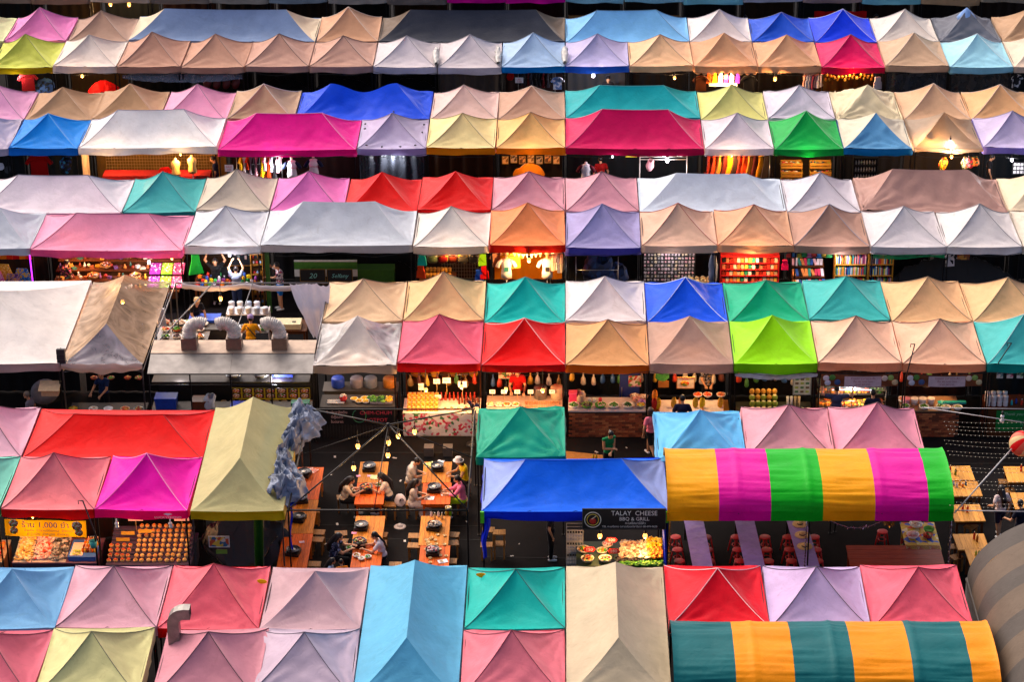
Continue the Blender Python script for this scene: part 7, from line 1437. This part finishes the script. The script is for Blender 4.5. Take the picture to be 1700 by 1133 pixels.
bulb(S(3, 2, .45, .25, 2.2), 'over the red stepped shelf', 'w', 46, .05, .8); bulb(S(3, 3, .6, .2, 2.2), 'over the bookshelf', 'c', 20, .05, .7); bulb(S(3, 1, .4, .3, 2.2), 'over the sticker board', 'c', 9, .05, .6)
tag(MB().grid(lambda u, v: (-1.2 + 2.4 * u, .03 * math.sin(u * 10), -.22 * v - .04 * math.sin(u * 6)), 24, 3).build('green_flap', clear_sheet('1f9c5c', .75), None, S(3, 4, .5, .05, 2.26)), 'green plastic flap below the white tents', 'plastic sheet')
crumpled('black_cover', 'black sheet over stored goods below the white tents', 'cover', [S(3, 4, .5, 1.2, .6), S(3, 5, .2, 1.2, .75), S(3, 5, .9, 1.2, .6)], .7, fabric('141416', .45, 0, .4), .25, 8); cloth_hang(S(3, 5, .08, .4, 2.05), 'black and white printed tee hung at the white tent post', 'ffffff', 'shirt', .7, .2, m=speckle(['d8d4d8', '17161a', 'd8d4d8'], 9, .7)); sign('orange_poster', 'orange poster hung at the white tent post', S(3, 5, .26, .5, 1.95), .4, .3, speckle(['d8641c', '8c5a3c', 'e0a04c'], 10), 'poster')
# -- block 4
cloth_hang(S(4, -8, .40, .3, 2.15), 'large red dress hung under the sky blue tent', '8c1c10', 'shirt', 1.5, 0, m=fabric('a02c14', .7)); crumpled('dark_toys', 'hanging bundle of blue trinkets right of the red dress', 'trinkets', [S(4, -8, .75, .4, 1.5), S(4, -8, .8, .4, 1.9)], .2, speckle(['1c3a6c', '17161a', '2c8aa8', '101014'], 12), .5, 5)
for i in range(4): crumpled('toy_bundle', ['blue', 'orange', 'white', 'black'][i] + ' balloon toy at the left edge under the lavender tent', 'balloon', [S(4, -9, .62 + .1 * i, .3, 1.9 - .12 * i), S(4, -9, .66 + .1 * i, .3, 1.95 - .12 * i)], .12, mat(['1c48b8', 'e0481c', 'd0d0d8', '17161a'][i], .35), .3, i, nseg=12, nr=12)
MGD = mat('a8824c', .5, .2)
gr = thing('wire_grid', 'wide brass wire grid wall behind the pale mannequins', 'wire grid', S(4, -7, 1.05, 1.9, .3))
for i in range(40): MB().tube([(-2.0 + .1026 * i, 0, 0), (-2.0 + .1026 * i, 0, 1.7)], .005, 3).build('wire', MGD, gr)
for i in range(15): MB().tube([(-2.0, 0, .12 * i), (2.0, 0, .12 * i)], .005, 3).build('wire', MGD, gr)
tag(MB().box((0, 0, .58), (3.9, .6, 1.16)).build('red_counter', mat('9c1410', .6), None, S(4, -7, 1.05, 1.0, 0)), 'long red counter under the bright white double tent', 'counter'); mannequin(S(4, -6, .36, .5, 1.25), 'bare pale torso mannequin, shorter of the pair', 'e8b868'); mannequin(S(4, -6, .60, .5, 1.36), 'bare pale torso mannequin, taller of the pair', 'e8b868')
cu_ = MB().grid(lambda u, v: (.05 * math.sin(u * 16), 1.2 * u, 2.2 * v), 16, 4); tag(cu_.build('side_curtain', fabric('b8a490', .6, .2), None, S(4, -7, .04, .1, .02)), 'pale side curtain at the left of the bright white double tent', 'curtain')
crumpled('red_heap', 'heap of red cloth on the long red counter', 'cloth', [S(4, -6, .1, 1.0, 1.16), S(4, -6, .22, 1.0, 1.22)], .18, fabric('b01810', .7), .3, 3, nseg=14, nr=14); bulb(S(4, -6, .45, .35, 2.2), 'warm above the pale mannequins', 'w', 40, .05, 1.0); bulb(S(4, -7, .4, .5, 2.2), 'warm behind the pale side curtain', 'w', 30, .05, .8)
rack_of(4, -5, .28, .85, .6, 2.0, ['17161a', 'e0b83c', 'd8d0d0', 'c85a3c', '8c8a94', '17161a', 'd8a8b0'], 'dress in the crowded row under the magenta pink double tent', 'dresses hung under the magenta pink tent', ('dress', 'shirt'), 14)
mannequin(S(4, -4, .05, .3, 1.32), 'raglan tee mannequin with patterned cap', 'd8c8b8', 'e0dce0', '8c7a58', ['5a6a3c', '2a2a24', '8c8a5c'], trim='17203c', print_='Cannada'); mannequin(S(4, -4, .36, .4, 1.34), 'raglan tee mannequin with white head', 'd8c8b8', 'e0dce0', 'd8ccc8', trim='17203c', print_='Cannada')

t = sign('sale_card', 'white card with red lettering left of the dress row', S(4, -5, .14, .3, 1.62), .30, .26, mat('e8e0e0', .5), 'sign'); lettering(t, 'SALE', (0, -.014, .05), .10, mat('c81c28', .6)); lettering(t, '100', (0, -.014, -.06), .11, mat('c81c28', .6))
bulb(at(461, 265, 2.0), 'white over the dress row', 'c', 30, .1, 1.5)
tag(MB().grid(lambda u, v: (2.36 * u, .06 * math.sin(u * 34) + .05 * noise.noise(Vector((u * 7, v * 3, 4))), -1.7 * v), 50, 8).build('plastic_curtain', clear_sheet('3a3e46', .7), None, S(4, -3, .03, .35, 2.2)), 'clear plastic sheet closing the lavender stall with tape marks', 'plastic sheet'); bulb(S(4, -3, .52, .1, 2.18), 'white below the taped lavender tent', 'c', 16, .05, 1.2)
tag(MB().grid(lambda u, v: (2.36 * u, .06 * math.sin(u * 30) + .05 * noise.noise(Vector((u * 7, v * 3, 8))), -1.7 * v), 50, 8).build('brown_sheet', fabric('3a281c', .5), None, S(4, -2, .03, .45, 2.15)), 'dark brown sheet closing the cream stall', 'curtain')
for i in range(7): sign('small_print', ['first', 'second', 'third', 'fourth', 'fifth', 'sixth', 'seventh'][i] + ' framed print on the sandy stall back wall', S(4, -1, .12 + i * .125, 1.8, 1.35 + .04 * (i % 2)), .2, .26, speckle([['8c5a2c', 'd8a868'], ['4a3a30', 'a89078'], ['c88a4c', '5c3a24']][i % 3], 10), 'print', frame=mat('a8824c', .5))
crumpled('tan_bag', 'big tan canvas bag in the sandy stall', 'bag', [S(4, -1, .28, .9, 1.15), S(4, -1, .5, .9, 1.28), S(4, -1, .66, .9, 1.15)], .25, fabric('a8703c', .7), .25, 2, nseg=30, nr=18); bulb(S(4, -1, .5, .5, 2.2), 'warm in the sandy stall', 'w', 22, .05, .7)
mannequin(S(4, 0, .30, .25, 1.2), 'white shirted torso form under the crimson magenta tent', 'e0d8d8', 'dcd8e0', trim='5a1c2c'); sign('yellow_cards', 'row of yellow cards under the crimson magenta tent', S(4, 0, .96, 1.0, 1.85), .42, .16, mat('d8c83c', .5), 'card')
fr2 = thing('display_stand', 'white scrolled metal display frame under the crimson magenta tent', 'frame stand', S(4, 1, .42, .5, 0)); WM = mat('c8c0b8', .4, .3)
for s_ in (-1, 1): MB().tube([(s_ * .85, 0, 0), (s_ * .85, 0, 2.05)], .02, 6).build('post', WM, fr2)
for z_ in (1.88, 1.98): MB().tube([(-.85, 0, z_), (.85, 0, z_)], .016, 6).build('rail', WM, fr2)
MB().tube([(-.85 + .1 * q, 0, 2.04 + .05 * math.sin(q * 1.2)) for q in range(18)], .01, 5).build('scroll', WM, fr2)
crumpled('plastic_bag', 'pinkish plastic bag hung under the crimson magenta tent', 'bag', [S(4, 0, 1.22, .5, 1.5), S(4, 0, 1.24, .5, 1.85)], .14, fabric('c8a0a8', .3, .2), .4, 2, nseg=16, nr=14); bulb(at(1108, 262, 2.1), 'big white below the crimson magenta tent', 'c', 26, .1, 2.0); bulb(S(4, 0, .68, .1, 2.2), 'small white below the crimson magenta tent', 'c', 12, .05, 1.0)
rack_of(4, 2, .10, .92, .6, 2.0, ['8c3a14', 'c85a1c', 'a87c4c', '5a2414', 'd8983c', '3a2a24'], 'scarf or shawl in the rust coloured row under the white tent', 'rust shawls under the white tent', ('dress',), 12, .6); bulb(S(4, 2, .4, .3, 2.15), 'warm over the rust shawls', 'w', 34, .05, .8)
for i, u_ in enumerate((.30, .72)):
    for j in range(3): t = thing('wooden_crate', ['left', 'right'][i] + [' bottom', ' middle', ' top'][j] + ' wooden crate of goods under the emerald tent', 'crate', S(4, 3, u_, .9 + .15 * j, .75 + .28 * j)); [MB().box((0, sy * .17, z_), (.78, .02, .09)).build('slat', wood('c88a3c', '8c5a1c', 3, .5, 0), t) for sy in (-1, 1) for z_ in (.05, .17)]; [MB().box((sx * .38, 0, .11), (.02, .34, .22)).build('end_panel', wood('c88a3c', '8c5a1c', 3, .5), t) for sx in (-1, 1)]; tag(slab(26, -.34, .34, -.14, .14, .12, .05, 4).build('contents', M_('c83a3c', 'd8d0c8', '3a5a8c', 'c8a05c'), t), kind='stuff')
bulb(S(4, 3, .5, .2, 2.2), 'warm over the wooden crates', 'w', 30, .05, .7); tag(MB().box((0, 0, .37), (2.2, .7, .74)).build('crate_stand', DARKW, None, S(4, 3, .5, 1.0, 0)), 'dark stand below the wooden crates', 'stand')
t = shelf_unit('black_shelf', 'black shelf of small bottles under the blue fronted tent', S(4, 4, .36, .8, .7), .9, .3, 1.2, 5, BLACK, back=BLACK)
for r_ in range(4):
    for i in range(8): tag(put('small_bottle', _planks.setdefault('smb', MB().lathe([(.025, 0), (.03, .1), (.012, .13), (.012, .17), (.001, .17)], n=8).mesh('small_bottle', mat('8c8888', .3))), None, S(4, 4, .22 + i * .04, .74, .775 + .275 * r_)), 'small grey bottle on the black shelf', 'bottle', 'bottles on the black shelf')
for px, py, c_, lb, pw in ((1543, 243, 'w', 'warm left under the translucent tan tent', 26), (1578, 232, 'c', 'white under the translucent tan tent peak', 30), (1580, 257, 'w', 'warm at the translucent tan tent front', 24)): bulb(at(px, py, 2.35 if py > 240 else 2.7), lb, c_, pw, .05, 1.5)
for i in range(5): crumpled('flower_bunch', ['yellow flower bunch in the middle', 'white garland at the left', 'red hanging garland', 'pink hanging garland', 'orange hanging garland'][i] + ' under the translucent tan tent', 'flowers', [S(4, 5, [.45, .78, .86, .82, .92][i], .4, 1.55 + .05 * i), S(4, 5, [.48, .79, .86, .83, .93][i], .4, 1.95)], .13, speckle([['e8b01c', 'd8481c'], ['d8d0c8', 'b88a3c'], ['c81c28', '8c1018'], ['d86a8c', 'e8b8c0'], ['e0781c', 'c8481c']][i] + ['3a5a24'], 18), .5, i, nseg=16, nr=12)
bd = sign('tag_board', 'black board with rows of white tags under the lilac tent', S(4, 6, .72, .6, 1.5), 1.2, .5, BLACK, 'board')
for i in range(9):
    for j in range(3): MB().box((-.5 + .125 * i, -.016, .15 - .15 * j), (.09, .008, .10)).build('tag', mat('c8c4c4', .5), bd)
bulb(at(1680, 262, 2.1), 'white below the lilac tent', 'c', 20, .1, 1.5)
# -- block 5
cloth_hang(S(5, -9, .56, .4, 2.1), 'dark red coat hung under the yellow green tent', '8c1418', 'shirt', 1.2, .2); crumpled('blue_bundle', 'blue and black striped bundle under the yellow green tent', 'bundle', [S(5, -9, .72, .5, 1.45), S(5, -9, .9, .5, 1.5)], .3, speckle(['1c3a6c', '10141c', '3a5a8c'], 10), .3, 2)
crumpled('red_cover', 'bright red cloth heap under the white tent', 'cover', [S(5, -8, .5, .5, 1.2), S(5, -8, .72, .5, 1.5), S(5, -8, .95, .5, 1.40)], .15, fabric('b81410', .6), .8, 3); bulb(at(136, 123, 2.15), 'warm under the white tent with red heap', 'w', 26, .05, 1.5); bulb(at(28, 119, 2.2), 'white under the yellow green tent', 'c', 12, .05, 1.2)
for i in range(4): crumpled('red_bag', ['first', 'second', 'third', 'fourth'][i] + ' dark red leather bag in the row under the dusty taupe tent', 'bag', [S(5, -6, .35 + i * .15, .6, 1.45), S(5, -6, .38 + i * .15, .6, 1.75)], .17, mat('5a1414', .4), .2, i, nseg=16, nr=14)
crumpled('clear_cover', 'clear plastic sheet hanging along the dusty taupe stalls', 'plastic sheet', [S(5, -7, .1, .1, 2.05), S(5, -6, .0, .1, 2.0), S(5, -6, .95, .1, 2.05)], .15, clear_sheet('7c8490', .45), .5, 4)
for k_ in (-5, -4, -3): crumpled('dark_cover', {-5: 'black cover in the left dark piped stall', -4: 'black cover in the right dark piped stall', -3: 'black cover in the third row white stall'}[k_], 'cover', [S(5, k_, .1, 1.0, 1.0), S(5, k_, .9, 1.0, 1.0)], .55, fabric('161518', .5), .2, k_ + 9)
cu_ = MB().grid(lambda u, v: (2.4 * u, .05 * math.sin(u * 40), -1.6 * v), 60, 5); tag(cu_.build('grey_curtain', fabric('5a524c', .6, .1), None, S(5, -2, .02, .25, 2.2)), 'grey brown curtain closing the second white stall', 'curtain')
t = sign('sale_card', 'white sale card with red price under the powder blue tent', S(5, -1, .28, .2, 1.86), .32, .22, mat('e8e0e0', .5), 'sign'); lettering(t, 'ลด', (0, -.014, .05), .09, mat('c81c28', .6)); lettering(t, '150', (0, -.014, -.05), .12, mat('c81c28', .6))
crumpled('red_hat', 'red hat hung at the powder blue stall', 'hat', [S(5, -1, .12, .4, 1.9), S(5, -1, .16, .4, 2.0)], .15, fabric('a81820', .7), .2, 3, nseg=12, nr=12); cloth_hang(S(5, -1, .88, .3, 1.95), 'white and blue printed tee at the powder blue stall', 'ffffff', 'shirt', .8, 0, m=speckle(['d8d4e0', 'd8d4e0', '6a84b8'], 10, .7)); bulb(at(985, 121, 2.15), 'white under the powder blue tent', 'c', 34, .05, 2.0)
rack_of(5, -1, .30, .80, 1.0, 1.95, ['17161a', '2a2a30', '5a1c24', '3a3a44'], 'dark garment in the row under the powder blue tent', 'dark garments under the powder blue tent', ('shirt',), 9)
bulb(at(1120, 126, 2.1), 'warm under the peach tent', 'w', 26, .05, 1.5); bulb(at(1205, 123, 2.15), 'warm behind the scalloped valance', 'w', 60, .05, 1.5); bulb(at(1287, 127, 2.1), 'warm under the taupe tent beside the crimson one', 'w', 40, .05, 1.8)
cloth_hang(S(5, 2, .13, .2, 2.05), 'brown jacket hung at the scalloped stall', '5a3420', 'shirt', 1.0, 0); cloth_hang(S(5, 2, .88, .2, 2.05), 'black tee with pale print at the scalloped stall', '17161a', 'shirt', 1.0, 0)
for i in range(12): cloth_hang(S(5, 2, .26 + (i % 6) * .09, .4 + .15 * (i // 6), 2.1 - .22 * (i // 6)), 'small printed top in the bright display of the scalloped stall', ['e0701c', 'e89a2c', 'd8d0d0', 'd85a8c', 'c8c8d8', '8c5ac8'][i % 6], 'vest', .42, 0, 'printed tops at the scalloped stall')
tag(MB().box((0, 0, 0), (1.1, .3, .03)).build('white_shelf', WHT, None, S(5, 2, .48, .35, 1.62)), 'white shelf below the bright printed tops', 'shelf')
rack_of(5, 3, .78, .99, .3, 2.05, ['d8a8a0', 'c8c8d8', 'd8d0d0', '8c4a5c'], 'pale top in the row beside the crimson pink tent', 'pale tops beside the crimson pink tent', ('vest',), 6, .8)
for i in range(26): tag(put('gold_trinket', _planks.setdefault(('gt', i % 3), MB().ball((0, 0, 0), (.06, .04, .08), 7, 5).mesh('gold_trinket', mat(['c89a3c', 'a8701c', '8c6a2c'][i % 3], .35, .4))), None, S(5, 4, .12 + (i % 13) * .06, .7 + .3 * (i // 13), 1.85 - .18 * (i // 13) + random.uniform(-.08, .08))), 'gold trinket hung in the display under the crimson pink tent', 'trinket', 'gold trinkets under the crimson pink tent')
bulb(S(5, 4, .5, .3, 2.2), 'warm over the gold trinkets', 'w', 34, .05, .8); cloth_hang(S(5, 4, .90, .2, 2.0), 'white printed tote at the crimson pink stall edge', 'd0ccd4', 'vest', .8, .2)
for k_ in (5, 6): cu_ = MB().grid(lambda u, v: (2.36 * u, .04 * math.sin(u * 30), -1.6 * v), 40, 4); tag(cu_.build('plastic_curtain', clear_sheet(['3a4048', '4a4846'][k_ - 5], .75), None, S(5, k_, .03, .3, 2.2)), ['smoky plastic curtain under the beige tent', 'grey plastic curtain under the pale sky blue tent'][k_ - 5], 'curtain')
cloth_hang(S(5, 7, .08, .3, 2.05), 'black and white garment at the third row right edge', 'ffffff', 'shirt', .9, .5, m=speckle(['d8d4d8', '17161a'], 8, .7))
# -- block 6, at the top edge
tag(MB().grid(lambda u, v: (2.2 * u, .05 * math.sin(u * 22), -1.9 * v), 40, 4).build('red_curtain', fabric('b01828', .5, .1), None, S(6, 4, .2, -.3, 1.95)), 'tall crimson cloth at the top edge', 'curtain')
rack_of(6, -2, .05, 1.95, -.1, 1.5, ['17161a', '3a2a3c', '8c1c2c', '24242c', '5a3a44'], 'dark garment in the long row at the top edge', 'dark garments at the top edge', ('shirt',), 22)
rack_of(6, 5, .0, .9, -.1, 1.5, ['d8a8b8', 'c8b8c8', '8c4a5c', 'd8d0d0', '2a2430'], 'pale garment in the row at the top right edge', 'pale garments at the top edge', ('shirt',), 10)
for i in range(2): t = shelf_unit('wooden_shelf', ['left', 'right'][i] + ' wooden shelf of amber bottles at the top edge', S(6, i, .5, .1, .5), 2.2, .4, 1.1, 4, wood('a8702c', '6a4418', 3, .5, 0), back=DARKW); [tag(put('amber_bottle', _planks.setdefault('amb', MB().lathe([(.04, 0), (.04, .14), (.015, .19), (.015, .24), (.001, .24)], n=8).mesh('amber_bottle', mat('b8641c', .3))), None, S(6, i, .08 + q % 12 * .075, .0, .575 + .333 * (1 + q // 12))), ['left', 'right'][i] + ' shelf amber bottle at the top edge', 'bottle', ['left', 'right'][i] + ' amber bottles at the top edge') for q in range(24)]
t = sign('magenta_banner', 'pink banner with blue Thai lettering at the top edge', S(6, -4, .05, -.4, .95), 1.6, .4, mat('d86ac0', .5), 'banner'); lettering(t, 'เริ่มต้น 50฿-250', (0, -.014, .05), .2, mat('2c3ab0', .5))
for px, lb in ((183, 'left of the pair at the top edge'), (214, 'right of the pair at the top edge')): bulb(at(px, 3, 1.9), lb, 'w', 20, .1, 2.0)
for i in range(3): tag(MB().box((0, 0, .55), (1.6, .5, 1.1)).build('storage_chest', mat(['5a544f', '6a625c', '4a4644'][i], .6), None, S(6, [-9, -8, -4][i], .5, .2, 0)), ['far left', 'second', 'middle'][i] + ' grey storage chest at the top edge', 'chest')
# ------------------------------------------------------------------ hanging stock, litter, wires
for k_, nm in ((-2, 'rose pink'), (-1, 'scarlet'), (0, 'peach'), (1, 'taupe sagging'), (2, 'lime'), (4, 'second pinkish beige')):
    for i in range(8):
        p = S(2, k_, .10 + i * .115 + random.uniform(-.02, .02), 1.75 + random.uniform(-.1, .1), 1.30 + random.uniform(-.08, .12))
        c_ = random.choice(['c8b8a0', '8c6a3c', 'b83a24', '3a5a8c', 'd8a83c', '4a7a3c', 'a8a0a0', '6a3a2c'])
        kk = ('hb', c_)
        if kk not in _planks: _planks[kk] = loft([(0, 0, -.3, .07, .05), (0, 0, -.26, .10, .07), (0, 0, -.1, .085, .06), (0, 0, .0, .02, .02), (0, 0, .08, .03, .03)], 8).mesh('stock_bag', mat(c_, .4))
        tag(put('stock_bag', _planks[kk], None, p, random.uniform(0, 3)), f'small tied bag of stock hung behind the {nm} counter', 'bag', f'stock bags in the {nm} stall')
    tag(MB().tube([(-1.15, 0, 0), (1.15, 0, 0)], .012, 5).build('hanging_rail', STEEL, None, S(2, k_, .5, 1.75, 1.46)), f'thin rail carrying the stock bags in the {nm} stall', 'rail')
for i, (px, py) in enumerate(((556, 760), (655, 762), (548, 790), (665, 800), (775, 868), (540, 905), (672, 900), (862, 905), (850, 925), (990, 752), (1040, 745), (560, 872))):
    a_ = random.uniform(.03, .07); tag(MB().grid(lambda u, v: ((u - .5) * a_ * 2, (v - .5) * a_, .012 + .02 * abs(math.sin(u * 5 + v * 3 + i))), 4, 3, True).build('paper_scrap', mat(random.choice(['c8c0b8', 'b8a8a0', 'd8d0c8']), .8), None, at(px, py, 0), random.uniform(0, 3)), 'small scrap of paper litter on the dark asphalt', 'litter', 'litter on the asphalt')
gj = [o for o in C.objects if o.name == 'ground'][0]
for (xa, ya, xb, yb) in ((500, 752, 790, 752), (500, 895, 810, 897), (480, 872, 800, 874), (800, 925, 960, 928), (1560, 770, 1700, 770)):
    A, B = at(xa, ya, .004), at(xb, yb, .004); MB().box(((A.x + B.x) / 2, (A.y + B.y) / 2, .004), ((B - A).length, .05, .004), rz=math.atan2(B.y - A.y, B.x - A.x)).build('pavement_joint', mat('0c0b0b', .9), gj)
for i, (b_, k0, k1) in enumerate(((5, -9, -3), (5, 1, 6), (4, -5, 1), (4, 2, 6), (3, -7, -1), (3, 0, 5), (2, -2, 5))):
    P0, P1 = S(b_, k0, 0, -.06, 2.27), S(b_, k1, 1, -.06, 2.27); n_ = (k1 - k0 + 1) * 6
    pts = [(P1 - P0) * (q / n_) - Vector((0, .02 * math.sin(q), .10 * abs(math.sin(math.pi * q / 6)) + .03 * math.sin(q * 1.7))) for q in range(n_ + 1)]
    tag(MB().tube(pts, .009, 4).build('drooping_cable', mat('0f0e0e', .6), None, P0), ['left cable along the third row hem', 'right cable along the third row hem', 'left cable along the fifth row hem', 'right cable along the fifth row hem', 'left cable along the seventh row hem', 'right cable along the seventh row hem', 'cable along the ninth row hem'][i], 'cable')
# corner straps, tape marks, spare cloths on the roofs
for sx in (-1, 1): MB().box((sx * 2.455, -1.5, 2.30), (.10, .05, .34)).build('corner_strap', mat('5cc81c', .5), BLUETENT)
dr = MB().grid(lambda u, v: (-2.47 + .22 * u * (1 - .6 * v) + .03 * math.sin(v * 8), -1.47 + .05 * math.sin(u * 7 + v * 3), 2.28 - 1.25 * v), 8, 20); dr.build('hanging_drape', fabric('1650d2'), BLUETENT)
dr = MB().grid(lambda u, v: (2.47 - .16 * u * (1 - .6 * v), -1.47 + .05 * math.sin(u * 7 + v * 3), 2.28 - 1.9 * v), 8, 20); dr.build('hanging_drape', fabric('1650d2'), BLUETENT)
def on_tent(row, k):
    return [t[4] for t in TENTS if t[0] == row and t[1] == k][0]
tp = on_tent('4F', -3)
for x_, y_, z_ in ((-.9, -1.35, 2.57), (-.35, -1.42, 2.54), (.3, -1.42, 2.54), (.85, -1.36, 2.57), (-1.05, .2, 2.62), (-1.08, .8, 2.58), (1.05, -.2, 2.62), (1.08, .7, 2.58), (.02, -.02, 3.36)): MB().ball((0, 0, 0), (.045, .03, .03), 6, 4, .5).build('tape_mark', BLACK, tp, (x_, y_, z_))
cp = on_tent('5B', 6); MB().lathe([(.42, -.30), (.30, -.14), (.16, .02), (.001, .16)], n=7).build('peak_cap', fabric('8ca8d8'), cp, (0, 0, 3.28))
crumpled('yellow_cloth', 'yellow crumpled cloth lying on the sea teal tent edge', 'cloth', [at(792, 955, 2.6), at(806, 958, 2.55), at(819, 962, 2.55)], .05, fabric('f0a812', .6), .7, 2, nseg=24, nr=14)
crumpled('yellow_cloth', 'yellow cloth tucked at the salmon rose tent corner', 'cloth', [at(428, 965, 2.75), at(442, 967, 2.7)], .045, fabric('f0b412', .6), .5, 5, nseg=16, nr=12)
for px, py, lb in ((463, 92, 'left'), (), ()) if False else (): pass
for i, (px, py) in enumerate(((724, 92), (827, 90), (938, 90))): crumpled('plastic_scrap', ['left', 'middle', 'right'][i] + ' crumpled clear plastic scrap between white and blue tents, third row', 'plastic scrap', [at(px, py - 12, 2.7), at(px, py, 2.65), at(px, py + 14, 2.6)], .10, mat('a8a4a0', .3), .9, i, nseg=26, nr=14)
for i, (px, py) in enumerate(((1450, 75), (1481, 168), (712, 372))): pass
# ------------------------------------------------------------------ labels of the tents
ORD = ['first', 'second', 'third', 'fourth', 'fifth', 'sixth', 'seventh', 'eighth', 'ninth', 'tenth', 'eleventh', 'twelfth', 'thirteenth']
def row_words(r):
    i = {'6F': 0, '5B': 1, '5F': 2, '4B': 3, '4F': 4, '3B': 5, '3F': 6, '2B': 7, '2F': 8, '1B': 9, '1F': 10, '0B': 11, '0F': 12}[r]
    return ('top row', 'second row', 'third row', 'fourth row', 'fifth row', 'sixth row', 'seventh row', 'eighth row', 'ninth row', 'tenth row', 'eleventh row', 'twelfth row', 'bottom row')[i]
short = lambda d: ' '.join(d.split(' with ')[0].split()[-2:]) if len(d.split(' with ')[0].split()) > 2 else d.split(' with ')[0]
used = {}
for row in sorted({t[0] for t in TENTS}):
    ts = sorted([t for t in TENTS if t[0] == row], key=lambda t: t[1])
    cnt = {}
    for i, (r, k, n, d, o, key) in enumerate(ts):
        cnt[d] = cnt.get(d, 0) + 1
    seen = {}
    for i, (r, k, n, d, o, key) in enumerate(ts):
        seen[d] = seen.get(d, 0) + 1
        l, rr = (short(ts[i - 1][3]) if i else None), (short(ts[i + 1][3]) if i + 1 < len(ts) else None)
        if cnt[d] > 1: lab = f'{d} tent, {ORD[seen[d] - 1]} such from the left in the {row_words(r)} down' if r not in ('6F', '0F') else f'{d} tent, {ORD[seen[d] - 1]} such from the left in the {row_words(r)}'
        else: lab = f'{d} tent beside the {rr or l} one in the {row_words(r)}' + ('' if r in ('6F', '0F') else ' down')
        w = lab.split()
        if len(w) > 16: lab = f'{d} tent in the {row_words(r)}' + ('' if r in ('6F', '0F') else ' down')
        o['label'] = lab
def nth(i): return ORD[i] if i < len(ORD) else str(i + 1) + ('th' if 10 < (i + 1) % 100 < 14 else {1: 'st', 2: 'nd', 3: 'rd'}.get((i + 1) % 10, 'th'))
same = {}
for o in C.objects:
    if o.parent is None and o.get('label'): same.setdefault(o['label'], []).append(o)
for lab, os_ in same.items():
    if 1 < len(os_) <= 40 and len(lab.split()) <= 12 and not lab.startswith('thin fairy'):
        os_.sort(key=lambda o: (o.location.x / max(1, o.location.y), o.location.y))
        for i, o in enumerate(os_): o['label'] = f'{lab}, {nth(i)} from the left'
    elif lab.startswith('thin fairy'):
        os_.sort(key=lambda o: -o.location.y)
        for i, o in enumerate(os_): o['label'] = f'{nth(i)} thin fairy light wire from the back over the right yard'
bpy.data.scenes.remove(TMP)
